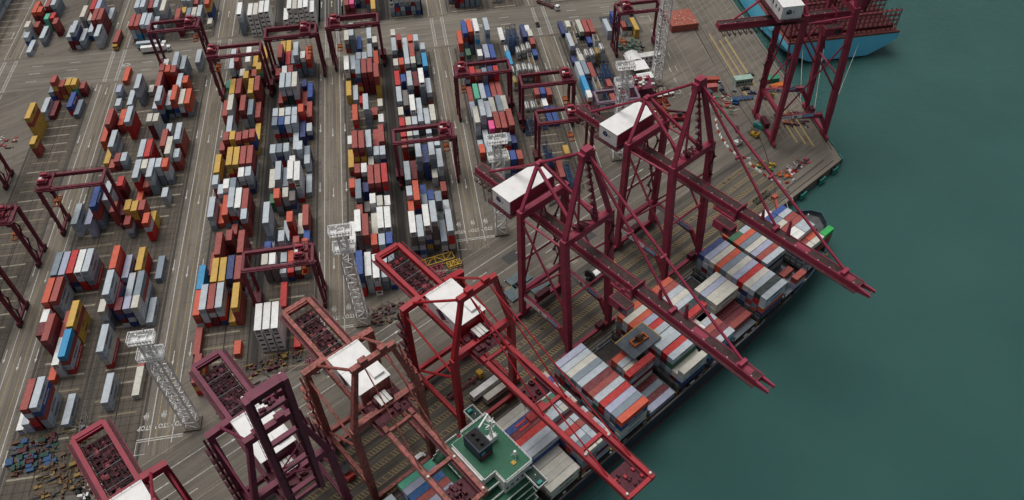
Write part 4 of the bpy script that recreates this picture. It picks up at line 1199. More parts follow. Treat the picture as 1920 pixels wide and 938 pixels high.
3 4 -105.40 13.00 7.60 4 3 3 14 5
3 5 -105.40 15.50 7.60 4 2 6 4 13
3 6 -105.40 18.00 7.60 4 4 4 0 0
3 7 -105.40 20.50 7.60 4 6 13 0 3
3 8 -105.40 23.00 7.60 4 2 10 3 9
3 9 -105.40 25.50 7.60 4 0 3 5 4
3 10 -105.40 28.00 7.60 4 15 6 3 7
3 11 -105.40 30.50 7.60 4 0 0 7 10
2 0 -91.60 3.00 7.60 2 7 0 0 3
2 1 -91.60 5.50 7.60 2 17 13 5 13
2 1 -85.40 5.50 7.60 2 0 14 14 0
2 2 -91.60 8.00 7.60 4 7 6 6 6
2 3 -91.60 10.50 7.60 4 3 14 3 3
2 4 -91.60 13.00 7.60 4 2 0 4 3
2 5 -91.60 15.50 7.60 4 4 10 5 10
2 6 -91.60 18.00 7.60 4 5 4 3 5
2 7 -91.60 20.50 7.60 4 0 15 3 14
2 9 -85.40 25.50 7.60 2 5
2 10 -91.60 28.00 7.60 2 14
2 11 -85.40 30.50 7.60 2 5 4
1 1 -74.20 5.50 7.60 2 1 13 3 10
1 2 -74.20 8.00 7.60 2 9 14 14 0
1 2 -67.90 8.00 7.60 2 9 13 3 13
1 3 -74.20 10.50 7.60 2 3 4 13 4
1 3 -67.90 10.50 7.60 2 0 6 0 3
1 4 -74.20 13.00 7.60 2 2 5 6 0
1 4 -67.90 13.00 7.60 2 5 3 5 5
1 5 -74.20 15.50 7.60 2 5 10 14 0
1 5 -67.90 15.50 7.60 2 5 10 10 6
1 6 -74.20 18.00 7.60 2 1 0 6 10
1 6 -67.90 18.00 7.60 2 0 6 5 14
1 7 -74.20 20.50 7.60 2 1 13 14 0
1 7 -67.90 20.50 7.60 2 0 0 5 0
1 8 -74.20 23.00 7.60 2 5 10 0
1 8 -67.90 23.00 7.60 2 7 6 13
1 9 -74.20 25.50 7.60 2 2 10 0
1 9 -67.90 25.50 7.60 2 2 13 5
1 9 -61.60 25.50 7.60 2 19 5 5
9 1 -194.50 5.50 7.60 2 10 5 6 14
9 2 -194.50 8.00 7.60 2 2 6 14 6
9 3 -194.50 10.50 7.60 2 17 6 5 13
9 4 -194.50 13.00 7.60 2 0 13 3 3
9 5 -194.50 15.50 7.60 2 0 0 5 10
9 6 -194.50 18.00 7.60 2 13 14 14
9 7 -194.50 20.50 7.60 2 0 13 4 0
9 8 -194.50 23.00 7.60 2 6 10 13 0
9 9 -194.50 25.50 7.60 2 0 6 14 10
9 10 -194.50 28.00 7.60 2 3 3 10 14
9 11 -194.50 30.50 7.60 2 2 3 3 5
9 0 -188.20 3.00 7.60 2 2 6 6 10
9 1 -188.20 5.50 7.60 2 9 0 0 14
9 2 -188.20 8.00 7.60 2 0 3 6 14
9 3 -188.20 10.50 7.60 2 17 10 0 5
9 4 -188.20 13.00 7.60 2 0 0 13 0
9 5 -188.20 15.50 7.60 2 2 3 0 4
9 6 -188.20 18.00 7.60 2 13 0 6
9 7 -188.20 20.50 7.60 2 0 5 14 13
9 8 -188.20 23.00 7.60 2 5 6 10 3
9 9 -188.20 25.50 7.60 2 0 5 6 5
9 10 -188.20 28.00 7.60 2 0 14 3 13
9 11 -188.20 30.50 7.60 2 2 4 13 0
10 1 -206.80 5.50 7.60 4 2 6 10
10 2 -206.80 8.00 7.60 4 2 3 13
10 3 -206.80 10.50 7.60 4 9 3 5 3
10 4 -206.80 13.00 7.60 4 13 0 3 14
10 5 -206.80 15.50 7.60 4 6 0 0 0
10 6 -206.80 18.00 7.60 4 0 9 0 3
10 7 -206.80 20.50 7.60 4 0 9 2 3
10 8 -207.60 23.00 7.60 4 2 2
10 9 -207.60 25.50 7.60 4 2 2
10 10 -207.60 28.00 7.60 4 2 2
10 11 -207.60 30.50 7.60 4 2 2
11 0 -240.80 3.00 7.60 4 11 5 4 3
11 1 -240.80 5.50 7.60 4 4 4 14 0
11 2 -240.80 8.00 7.60 4 18 0 14 0
11 3 -240.80 10.50 7.60 4 5 10 14 4
11 4 -240.80 13.00 7.60 4 4 13 4 6
11 5 -240.80 15.50 7.60 4 2 0 3 5
11 6 -240.80 18.00 7.60 4 2 13 3 0
11 7 -240.80 20.50 7.60 4 0 0 0 14
11 8 -240.80 23.00 7.60 4 0 4 0 3
11 9 -240.80 25.50 7.60 4 2 5 0 0
12 0 -255.50 3.00 7.60 4 0 0 14
12 1 -255.50 5.50 7.60 4 2 3 14
12 2 -255.50 8.00 7.60 4 0 4 13
12 3 -255.50 10.50 7.60 4 9 0 10
12 4 -255.50 13.00 7.60 4 3 0 4
12 5 -255.50 15.50 7.60 4 0 4 3
13 0 -270.00 3.00 7.60 4 0 0 5
13 1 -270.00 5.50 7.60 4 3 3 6
13 2 -270.00 8.00 7.60 4 5 14 13
13 3 -270.00 10.50 7.60 4 2 4 0
13 4 -270.00 13.00 7.60 4 9 0 6
13 5 -270.00 15.50 7.60 4 0 0 0
111 0 -243.50 403.00 0 4 0 3 0 3 0
111 0 -243.50 416.00 0 4 3 0 3 0
111 0 -243.50 429.00 0 4 0 3 0 3 0
111 0 -243.50 442.00 0 4 3 0 3 0
111 0 -243.50 455.00 0 4 0 3 0 3 0
111 0 -243.50 468.00 0 4 3 0 3 0
111 1 -240.61 403.00 0 4 3 0 3 0
111 1 -240.61 416.00 0 4 0 3 0 3 0
111 1 -240.61 429.00 0 4 3 0 3 0
111 1 -240.61 442.00 0 4 0 3 0 3 0
111 1 -240.61 455.00 0 4 3 0 3 0
111 1 -240.61 468.00 0 4 0 3 0 3 0
111 2 -237.72 403.00 0 4 0 3 0 3 0
111 2 -237.72 416.00 0 4 3 0 3 0
111 2 -237.72 429.00 0 4 0 3 0 3 0
111 2 -237.72 442.00 0 4 3 0 3 0
111 2 -237.72 455.00 0 4 0 3 0 3 0
111 2 -237.72 468.00 0 4 3 0 3 0
111 3 -234.83 403.00 0 4 3 0 3 0
111 3 -234.83 416.00 0 4 0 3 0 3 0
111 3 -234.83 429.00 0 4 3 0 3 0
111 3 -234.83 442.00 0 4 0 3 0 3 0
111 3 -234.83 455.00 0 4 3 0 3 0
111 3 -234.83 468.00 0 4 0 3 0 3 0
111 4 -231.94 403.00 0 4 0 3 0 3 0
111 4 -231.94 416.00 0 4 3 0 3 0
111 4 -231.94 429.00 0 4 0 3 0 3 0
111 4 -231.94 442.00 0 4 3 0 3 0
111 4 -231.94 455.00 0 4 0 3 0 3 0
111 4 -231.94 468.00 0 4 3 0 3 0
111 5 -229.05 403.00 0 4 3 0 3 0
111 5 -229.05 416.00 0 4 0 3 0 3 0
111 5 -229.05 429.00 0 4 3 0 3 0
111 5 -229.05 442.00 0 4 0 3 0 3 0
111 5 -229.05 455.00 0 4 3 0 3 0
111 5 -229.05 468.00 0 4 0 3 0 3 0'''
INDIV = {0, 1, 4, 7, 13, 32, 35, 49, 52, 64, 68, 72, 76, 83, 91, 98, 102, 106, 110, 118, 126, 143, 147, 155, 163, 166, 176, 177, 181, 185, 189, 193, 201, 210, 212, 221, 234, 241, 261, 267, 276, 280, 296, 309, 314, 319, 342, 357, 364, 383, 388, 400, 401, 410, 431, 434, 443, 445, 456, 462, 469, 474, 481, 487, 492, 495, 503, 507, 518, 536, 540, 547, 574, 580, 588, 606, 610, 614, 619, 625, 629, 634, 642, 652, 681, 686, 690, 701, 714, 724, 735, 751, 759, 781, 794, 819, 828, 853, 871, 893, 912, 940, 970, 974, 997, 1018, 1033, 1055, 1056, 1062, 1066, 1070, 1071, 1073, 1078, 1081, 1082, 1083, 1085, 1090, 1094, 1099, 1100, 1101, 1105, 1109, 1113, 1116, 1118, 1119, 1120, 1121, 1122, 1123, 1124, 1130, 1134, 1141, 1142, 1143, 1144, 1145, 1146, 1147, 1148, 1149, 1150, 1151, 1152, 1153, 1159, 1163, 1167, 1171, 1175, 1176, 1177, 1181, 1183, 1187, 1206, 1208, 1209, 1213, 1217, 1220, 1222, 1223, 1224, 1225, 1226, 1227, 1228, 1232, 1234, 1244, 1252, 1261, 1265, 1269, 1277, 1285, 1296, 1307, 1311, 1314, 1324, 1331, 1338, 1341, 1345, 1349, 1351, 1355, 1359, 1365, 1370, 1374, 1377, 1388, 1393, 1404, 1412, 1432, 1436, 1439, 1449, 1452, 1661, 1665, 1669, 1673, 1677, 1681, 1685, 1689, 1693, 1697, 1701, 1705, 1706, 1707, 1708, 1710, 1713, 1719, 1720, 1723, 1724, 1725, 1726, 1727, 1731, 1735, 1751, 1755, 1759, 1763, 1764, 1767, 1769, 1770, 1771, 1776, 1780, 1784, 1788, 1796, 1818, 1821, 1825, 1829, 1833, 1834, 1837, 1838, 1839, 1840, 1844, 1848, 1852, 1856, 1860, 1864, 1868, 1872, 1876, 1880, 1884, 1885, 1900, 1904, 1908, 1912, 1916, 1920, 1924, 1926, 2010, 2084, 2087, 2090, 2094, 2098, 2102, 2106, 2107, 2110, 2112, 2114, 2116, 2117, 2118, 2122, 2126, 2130}
BLK = {'G': 'middle-left block', 'H': 'mast-left block', 'I': 'middle block', 'J': 'mast-right block', 'E': 'outer-left block', 'F': 'inner-left block', 'B': 'far-left block', 'K': 'crane-left block', 'L': 'tank block', 'M': 'right-hand block',
       'Q': 'canopy-side block', 'N': 'top-left block', 'P': 'upper-left block', 'R': 'upper block', 'V': 'upper-inner block', 'W': 'reefer block', 'X': 'white-reefer block', 'Z': 'upper-middle block', 'A': 'upper-road block', 'D': 'upper-right block', 'U': 'top-right block'}
st = []
for ln in STACKS.strip().split('\n'):
    v = ln.split(); b = int(v[0])
    st.append([str(b) if b < 100 else BLOCKS[b - 100], int(v[1]), float(v[2]), float(v[3]), float(v[4]), 12.19 if v[5] == '4' else 6.06, ''.join(LETTERS[int(k)] for k in v[6:])])
order = {}
for i, s in enumerate(st): order.setdefault((s[0], s[1]), []).append((s[3] if not s[0].isdigit() else s[2], i))
rank = {}
for k, v in order.items():
    for q, (_, i) in enumerate(sorted(v)): rank[i] = q + 1
TIER = ['topmost', 'second down', 'third down', 'fourth down', 'fifth down', 'lowest of six']
stuffv = MB(); stuffc = []
CID = 0
def stuff_box(cx, cy, z, rz, Ln, c):
    rr = random.uniform(.88, 1.08); col = tuple(v * rr for v in lin(PAL[c]))
    M = Matrix.Translation((cx, cy, z)) @ Matrix.Rotation(rz, 4, 'Z')
    m = MB(); x, y, h = CW / 2, Ln / 2, CH
    m.box(-x + .04, x - .04, -y + .05, y - .05, .06, h - .05)
    for sx in (-1, 1): m.box(sx * x - (.12 if sx > 0 else 0), sx * x + (0 if sx > 0 else .12), -y, y, h - .12, h)
    for sy in (-1, 1): m.box(-x + .12, x - .12, sy * y - (.14 if sy > 0 else 0), sy * y + (0 if sy > 0 else .14), h - .13, h - .01)
    for sx in (-1, 1):
        for sy in (-1, 1): m.cbox(sx * (x - .08), sy * (y - .08), h / 2, .15, .15, h - .02)
    n0 = len(m.f)
    if c == 'w' and Ln > 10: m.box(-.75, .75, -y - .02, -y + .05, 1.45, 2.25); 
    m.xform(M); b = len(stuffv.v); stuffv.v += m.v; stuffv.f += [tuple(b + i for i in f) for f in m.f]; stuffv.m += m.m
    stuffc.extend([(*col, 1)] * n0 + [(0.03, 0.03, 0.035, 1)] * (len(m.f) - n0))
for i, (b, r, x, y, z0, Ln, cs) in enumerate(st):
    ship = b.isdigit()
    for q, c in enumerate(cs):
        z = z0 + CH * 1.012 * (len(cs) - 1 - q)
        if ship:
            wx, wy, _ = QW(x + Ln / 2, y + 1.22); rz = TH + math.pi / 2
            place = 'row %s from quay, bay %s from bow, on ship' % (NUM[r + 1], NUM[int(b)])
            if Ln < 10: place = 'row %s from quay, half %s of bay %s aboard' % (NUM[r + 1], NUM[rank[i]], NUM[int(b)])
        else:
            wx, wy = x + CW / 2, y + Ln / 2; rz = 0.0
            place = 'row %s from left, stack %s from front, %s' % (NUM[r + 1], NUM[min(rank[i], 20)], BLK[b])
        tier = TIER[q] if len(cs) > 1 else 'single'
        if c in 'TY':
            tank_container((wx, wy, z), rz, Ln, c, '%s tank container, %s, %s' % ('yellow' if c == 'Y' else 'white', tier, place)); continue
        if c in 'FO':
            flat_rack((wx, wy, z), rz, Ln, c, '%s %s, %s, %s' % ('dark blue' if c == 'F' else 'white', 'flat rack' if c == 'F' else 'open-top box', tier, place)); continue
        jx = random.uniform(-.05, .05); jy = random.uniform(-.12, .12)
        if INDIV is None or CID in INDIV:
            t = add_container((wx + jx, wy + jy, z), rz + random.uniform(-.004, .004), Ln, c, '%s %s container, %s, %s' % (NAME[c], 'long' if Ln > 10 else 'short', tier, place),
                          'containers on the moored ship' if ship else 'containers stacked in the yard', marked=(c in 'gRylBb' or random.random() < .4) and c not in 'e' or (c == 'e' and ship))
        else: stuff_box(wx + jx, wy + jy, z, rz, Ln, c)
        CID += 1
if stuffv.f:
    me = stuffv.mesh('far_containers', [M_CATT]); ca = me.attributes.new('col', 'FLOAT_COLOR', 'FACE')
    ca.data.foreach_set('color', [v for c in stuffc for v in c])
    so_ = bpy.data.objects.new('far_containers', me); COL.objects.link(so_)
    tag(so_, 'remaining many coloured containers of the stacked yard and the ship hold', 'containers', kind='stuff')
# ------------------------------------------------------------ ship-to-shore cranes
def logo_cube(m, o, xa, ya, s, mi, mj):
    """small dark emblem with a trailing curl"""
    M = frame_M(o, xa, ya)
    def P(pts, k): m.add([(a * s, b * s, 0.0) for a, b in pts], [tuple(range(len(pts)))], k, M)
    P([(-1, -.55), (0, -1), (.05, .1), (-.95, .5)], mi); P([(.1, -1), (.95, -.6), (1, .45), (.15, .1)], mi); P([(-.9, .6), (.1, .2), (.95, .55), (0, .95)], mi)
    P([(1.3, .1), (2.0, .1), (1.75, -.7), (1.55, -.7), (1.72, -.1), (1.3, -.1)], mj)
def logo_ribbon(m, o, xa, ya, s, mi, mj):
    M = frame_M(o, xa, ya)
    def P(pts, k, z=0): m.add([(a * s, b * s, z) for a, b in pts], [tuple(range(len(pts)))], k, M)
    P([(-1.1, .2), (-.1, 1.0), (1.1, .05), (.1, -1.0)], mi)
    pts = []
    for i in range(15):
        t = i / 14; pts.append((-0.9 + 2.7 * t, .35 * math.sin(t * 8.5) - .5 * t))
    for a, b in zip(pts, pts[1:]): P([(a[0], a[1] - .09), (b[0], b[1] - .09), (b[0], b[1] + .09), (a[0], a[1] + .09)], mj, .006)
def rails(m, p, q, h=1.1, step=2.4, r=.045, mi=0):
    p = Vector(p); q = Vector(q); d = (q - p); n = max(1, int(d.length / step))
    for i in range(n + 1):
        a = p + d * (i / n); m.beam(a, a + Vector((0, 0, h)), r * 2, m=mi)
    for k in (1.0, .55): m.beam(p + Vector((0, 0, h * k)), q + Vector((0, 0, h * k)), r * 2, m=mi)
def stair_tower(m, x, y, z0, z1, sx=1, sy=0, w=2.6, step=4.2, n=None, mi=0):
    z = z0; k = 0
    while z < z1:
        a = w if k % 2 else 0; b = 0 if k % 2 else w
        m.beam((x + sx * a, y + sy * a, z), (x + sx * b, y + sy * b, z + step), .7, .12, mi)
        m.beam((x + sx * a, y + sy * a, z + 1.0), (x + sx * b, y + sy * b, z + step + 1.0), .08, .08, mi)
        m.cbox(x + sx * b, y + sy * b, z + step, 1.3, 1.3, .12, mi)
        rails(m, (x + sx * b - .6, y + sy * b - .6, z + step), (x + sx * b + .6, y + sy * b + .6, z + step), 1.1, .8, .04, mi)
        z += step; k += 1
def bogies(root, hx, ys, M, col2=None):
    for y in ys:
        for sx in (-1, 1):
            m = MB(); x = sx * hx
            m.beam((x - 3.6, y, 1.9), (x + 3.6, y, 1.9), 1.0, .9)
            for k in (-2.7, -1.0, 1.0, 2.7):
                m.cbox(x + k, y, 1.1, 1.4, .9, .8); 
            o = m.build('wheel_bogie', M, root)
            m = MB()
            for k in (-3.1, -2.2, -1.4, -.6, .6, 1.4, 2.2, 3.1): m.tube((x + k, y - .22, .42), (x + k, y + .22, .42), .4, 10)
            m.build('wheels', dark_steel, o)
def crane_a(name_label, u, n0, rz, M, H=1.0, origin=None, banner=True, trolley=14.0, reel=True, geom=None, raised=False):
    loc = origin if origin else QW(u, 0, 0)
    root = thing('ship_to_shore_crane', name_label, 'crane', loc, rz, 'ship to shore cranes along the quays')
    hx = 10.0; yl, yw, ywt, zl, zw, zg, hz, hy, ye = geom or (29.5, 5.0, 9.3, 54.0, 56.0, 46.0, 49.0, 34.6, 63.5)
    bogies(root, hx, (yl, yw), M)
    for sx in (-1, 1):
        m = MB(); m.beam((sx * hx, yl, 1.5), (sx * hx, yl, zl), 1.9, 2.1, up=(0, 1, 0)); m.build('leg', M, root)
        m = MB(); m.beam((sx * hx, yw, 1.5), (sx * hx, yw + (ywt - yw) * .25, zw * .25), 1.6, 1.8, up=(0, 1, 0), w2=2.3, h2=2.4)
        m.beam((sx * hx, yw + (ywt - yw) * .25, zw * .25), (sx * hx, ywt, zw), 2.3, 2.4, up=(0, 1, 0), w2=2.1, h2=2.3); m.build('leg', M, root)
        m = MB(); m.beam((sx * hx, yl - 1, 12.5 * H), (sx * hx, yw + 4.5, 11.0 * H), 1.2, 2.1); m.beam((sx * hx, yw + 4.8, 11.0 * H), (sx * hx, yw + 1.2, 5.5 * H), 1.2, 1.6)
        rails(m, (sx * hx, yl - 1, 13.6 * H), (sx * hx, yw + 4.5, 12.1 * H)); m.build('portal_beam', M, root)
        m = MB(); m.tube((sx * hx, yl, 50 * H), (sx * hx, yw + 2.2, 22 * H), .42, 8); m.tube((sx * hx, yl, 51 * H), (sx * hx, ywt, 52 * H), .38, 8)
        m.tube((sx * hx, ywt - .5, 42 * H), (sx * hx, yl, 13 * H), .34, 8); m.build('brace', M, root)
    for y, z, w in ((yl, 2.6, 1.3), (yw, 2.6, 1.3), (yl, 14 * H, 1.6)):
        m = MB(); m.beam((-hx, y, z), (hx, y, z), w, w * 1.1); m.build('sill_beam', M, root)
    m = MB(); m.beam((-hx - .8, yl, zl - 1.6), (hx + .8, yl, zl - 1.6), 2.0, 3.0); m.build('cross_beam', M, root)
    m = MB(); m.beam((-hx - .8, ywt, zw - 1.4), (hx + .8, ywt, zw - 1.4), 2.2, 2.6); m.build('cross_beam', M, root)
    m = MB(); m.tube((-hx, yl, 15 * H), (0, yl, zl - 3), .36, 8); m.tube((hx, yl, 15 * H), (0, yl, zl - 3), .36, 8); m.tube((-hx, yw + 2.6, 28 * H), (hx, yw + 2.6, 28 * H), .4, 8); m.tube((-hx, yl, 30 * H), (hx, yl, 30 * H), .36, 8); m.build('brace', M, root)
    # mast over the water side and frame over the land side
    ap = (0, ywt + 2.2, 84 * H); al = (0, yl + 2.0, zl + 13)
    m = MB()
    for sx in (-1, 1): m.beam((sx * (hx - .3), ywt, zw), (sx * 1.3, ap[1], ap[2]), 1.5, 1.5)
    m.beam((-2.6, ap[1], ap[2] - 1), (2.6, ap[1], ap[2] - 1), 2.2, 2.6); m.cbox(0, ap[1], ap[2] + .9, 3.2, 2.4, 1.4)
    for sx in (-1, 1): m.beam((sx * 4.2, ywt, zw + 1), (sx * 1.1, ap[1] + 1.4, ap[2] - 1), .55, .55)
    m.build('mast', M, root)
    m = MB()
    for k in range(9):
        t0 = k / 9; t1 = (k + 1) / 9
        p0 = Vector((4.2 - 3.1 * t0, ywt + 2.0 * t0 + 1.2, zw + (ap[2] - zw - 2) * t0)); p1 = Vector((4.2 - 3.1 * t1, ywt + 2.0 * t1 + 1.2, zw + (ap[2] - zw - 2) * t1))
        m.beam(p0, p1 + Vector((1.4 if k % 2 else -1.2, .5, 0)), .5, .1); m.cbox(p1.x, p1.y, p1.z, 1.9, 1.6, .12); rails(m, p1 + Vector((-1, -.8, 0)), p1 + Vector((1, .8, 0)), 1.1, 1.0)
    m.build('mast_ladder', M_CLUT, root)
    m = MB()
    for sx in (-1, 1): m.beam((sx * (hx - .3), yl, zl), (sx * .8, al[1], al[2]), 1.1, 1.1)
    for sx in (-1, 1): m.beam((sx * 1.0, al[1], al[2]), (sx * 4.6, ywt, zw - .5), .9, .9)
    m.cbox(0, al[1], al[2], 2.6, 1.8, 1.6); m.build('rear_frame', M, root)
    m = MB(); m.tube((0, al[1], al[2] + .3), (0, ap[1] + .8, ap[2] - .5), .5, 10); m.tube((0, al[1], al[2]), (0, ye - 6.5, zg + 1.2), .5, 10); m.cbox(0, ap[1] + 1.5, ap[2] - 1.2, 1.2, 1.4, 1.2, 1); m.build('backstay', [M, offwhite], root)
    # girder and boom, one box section with a walkway each side
    for nm, y0, y1 in (('back_girder', ye, ywt - 7), ('boom', ywt - 7.2, -58.5)):
        m = MB(); w = 3.5
        m.box(-w / 2, w / 2, y1, y0, zg - 2.4, zg, 0); m.box(-w / 2 + .25, w / 2 - .25, y1 + .2, y0 - .2, zg, zg + .06, 1)
        for sx in (-1, 1):
            m.box(sx * 2.25 - .5, sx * 2.25 + .5, y1, y0, zg - 2.3, zg - 2.1, 1); m.box(sx * 1.55 - .12, sx * 1.55 + .12, y1, y0, zg + .06, zg + .28, 0)
            m.beam((sx * 2.7, y0, zg - 1.0), (sx * 2.7, y1, zg - 1.0), .07, .07, 0); m.beam((sx * 2.7, y0, zg - 1.6), (sx * 2.7, y1, zg - 1.6), .06, .06, 0)
            k = y1
            while k < y0: m.beam((sx * 2.7, k, zg - 2.1), (sx * 2.7, k, zg - 1.0), .07, .07, 0); k += 2.5
        if nm == 'boom':
            m.poly([(-w/2, y1, zg), (-w/2 - 0, y1 - 3.6, zg - .4), (-w/2 + .7, y1 - 3.6, zg - .4), (-w/2 + .7, y1, zg)], 0)
            for sx in (-1, 1): m.beam((sx * 1.45, y1 + .1, zg - 1.2), (sx * 1.45, y1 - 4.2, zg - 1.0), .65, 1.7, 0, .5, .9)
            m.tube((-1.4, y1 - 3.4, zg - 1), (1.4, y1 - 3.4, zg - 1), .12, 6, 0)
            for k in (-56, -40): m.box(-1.0, 1.0, k, k + 5, zg + .07, zg + .1, 0)
        Mr = Matrix.Translation((0, ywt - 7, zg)) @ Matrix.Rotation(R(-80), 4, 'X') @ Matrix.Translation((0, 7 - ywt, -zg))
        if raised and nm == 'boom': m.xform(Mr)
        o = m.build(nm, [M, M_DECKB], root)
        m = MB(); k = y1 + 2
        while k < y0: m.cbox(-1.15, k, zg + .2, .14, .5, .25); k += 4.2
        if raised and nm == 'boom': m.xform(Mr)
        m.build('walkway_light', offwhite, o)
    for y in () if raised else (-27.0, -52.5):
        m = MB()
        m.beam((0.3, ap[1] - .8, ap[2] - 1), (.5, y, zg + .8), .75, .55)
        mid = (Vector(ap) + Vector((0, y, zg))) / 2
        m.cbox(0, mid.y, mid.z, 2.4, .7, 1.0); m.cbox(0, y, zg + .8, 3.0, 1.2, 1.5); m.build('forestay', M, root)
    for y in () if raised else (-21, -31):
        m = MB(); m.beam((1.3, y, zg), (1.3, y + .4, zg + (6.0 if y == -31 else 3.8)), 1.1, 1.0, w2=.5, h2=.5); m.build('stay_support', M, root)
    # machinery house
    m = MB()
    m.box(-10.3, 9.8, hy, hy + 8.6, hz, hz + 5.6, 0)
    m.box(-10.0, 9.6, hy - .15, hy, hz + .4, hz + 5.2, 2)
    m.box(-10.45, 9.95, hy - .2, hy + 8.75, hz + 5.6, hz + 5.75, 1)
    for k in range(-8, 9, 3): m.box(k, k + .9, hy + 8.6, hy + 8.66, hz + 2.5, hz + 4, 3)
    ho = m.build('machinery_house', [white, white, M, dark_steel], root)
    m = MB(); logo_cube(m, (-10.34, hy + 5.6, hz + 3.2), (0, -1, 0), (0, 0, 1), 1.15, 0, 0); m.build('emblem', navyp, ho)
    m = MB(); m.box(-11.4, 10.8, hy - 1.4, hy + 10, hz - .5, hz - .2, 0); rails(m, (-11.3, hy + 9.9, hz - .2), (10.7, hy + 9.9, hz - .2)); rails(m, (-11.3, hy - 1.3, hz - .2), (-11.3, hy + 9.9, hz - .2))
    for k in (-8, -3, 3, 8): m.beam((k, hy + 4.4, hz - .5), (k * .25, hy + 4.4, zg - 1), .5, .5)
    m.build('house_platform', M_CLUT, ho)
    # back end clutter under the girder: rope sheaves, hanging cables
    m = MB()
    for k in range(8):
        y = ye - 18.5 + k * 2.3; m.box(-3.4, 3.4, y, y + .25, zg - 4.6, zg - 4.3); m.beam((-3.4, y, zg - 4.4), (-2, y, zg - 2), .15, .15); m.beam((3.4, y, zg - 4.4), (2, y, zg - 2), .15, .15)
    for x in (-3.4, 3.4): rails(m, (x, ye - 19.5, zg - 4.3), (x, ye - 1.5, zg - 4.3))
    m.build('rear_walkway', M_CLUT, root)
    m = MB()
    for k in range(7):
        y = 32 - k * 4.2
        pts = [(2.6, y - 2.0 * math.sin(a * math.pi / 6 - math.pi / 2) , zg - 2.6 - 3.4 * math.sin(a * math.pi / 6)) for a in range(7)]
        m.path(pts, .16, 5)
    m.build('festoon_cables', rubber, root)
    # top-of-mast-beam machinery
    m = MB()
    for k in range(14): x = random.uniform(-4, 4); m.tube((x, ywt - 1.4 + random.random(), zw + .2 + random.random() * 1.8), (x + random.uniform(-2, 2), ywt + 1.6, zw + 1 + random.random() * 1.5), random.uniform(.1, .35), 6)
    for x in (-3, 3): m.tube((x - .4, ywt, zw + 1.3), (x + .4, ywt, zw + 1.3), 1.2, 12)
    m.build('boom_hoist_sheaves', M_CLUT, root)
    # trolley and cab
    m = MB(); ty = -trolley if not raised else 9
    m.box(-3.6, 3.6, ty, ty + 9, zg - 3.4, zg - 2.7, 0)
    for x in (-3.4, 3.4): rails(m, (x, ty, zg - 2.7), (x, ty + 9, zg - 2.7))
    m.box(-3.4, 2.6, ty + .2, ty + .5, zg - 2.7, zg + 1.6, 0)
    for k in range(10): m.cbox(random.uniform(-3.2, 3.2), ty + random.uniform(1, 8), zg - 2.2, .8, 1.0, 1.0, 0)
    to = m.build('trolley', M, root)
    m = MB(); m.box(-7.2, -3.6, ty - 1.5, ty + 5.8, zg - 7.0, zg - 3.6, 0); m.box(-7.0, -3.8, ty - 1.56, ty - 1.5, zg - 6.6, zg - 4.2, 1); m.box(-7.26, -7.2, ty - 1.0, ty + 1.6, zg - 6.2, zg - 4.4, 1); m.box(-6.9, -3.9, ty - 1.2, ty + 5.5, zg - 3.6, zg - 3.55, 2)
    m.build('operator_cab', [M, glass_dark, M_DECKB], to)
    # ladder up the land side leg and the far water leg
    m = MB(); stair_tower(m, hx - 2.8, yl + 1.8, 14 * H, zl - 4, 1, 0, 2.2); stair_tower(m, hx - 2.6, ywt - 2.6, 30 * H, zw - 2, 1, 0, 2.2); m.build('leg_stairs', M_CLUT, root)
    if banner:
        for sx in (-1, 1):
            m = MB(); y0, y1 = 27.6, 10.4; z = 12.2 * H; X = sx * hx + sx * -.62 if False else -hx - .64 if sx < 0 else hx - .64
            def bx(a, b, k): m.box(X - .03, X, y0 - (y0 - y1) * b, y0 - (y0 - y1) * a, z - .9, z + .9, k)
            bx(0.0, .38, 0); bx(.40, .68, 0); bx(.70, 1.0, 2)
            logo_cube(m, (X - .04, y0 - (y0 - y1) * .50, z), (0, -1, 0), (0, 0, 1), .75, 1, 1)
            for k in range(11):
                a = .03 + k * .031; m.box(X - .045, X - .03, y0 - (y0 - y1) * (a + .018), y0 - (y0 - y1) * a, z - (.25 if k % 3 else .4), z + .3, 1)
            for k in range(12):
                a = .73 + k * .021; m.box(X - .045, X - .03, y0 - (y0 - y1) * (a + .013), y0 - (y0 - y1) * a, z - .3, z + .1, 0)
            m.build('banner', [white, navyp, signblue], root)
    if reel:
        m = MB(); m.tube((hx + 1.6, yl - 12.5, 15.6 * H), (hx + 2.4, yl - 12.5, 15.6 * H), 2.7, 22); m.tube((hx + .2, yl - 12.5, 15.6 * H), (hx + 3.2, yl - 12.5, 15.6 * H), .5, 10)
        for k in range(16):
            a = math.pi * k / 8; m.beam((hx + 1.5, yl - 12.5, 15.6 * H), (hx + 1.5, yl - 12.5 + 3.1 * math.cos(a), 15.6 * H + 3.1 * math.sin(a)), .12, .12)
        m.build('cable_reel', dark_steel, root)
    m = MB(); m.box(-3, 3, yl - 1.1, yl + 1.1, 3.4, 6.0); m.box(hx - 6, hx - 3, yw - 1, yw + 1, 3.3, 5.4); m.build('drive_cabinet', M_CLUT, root)
    return root

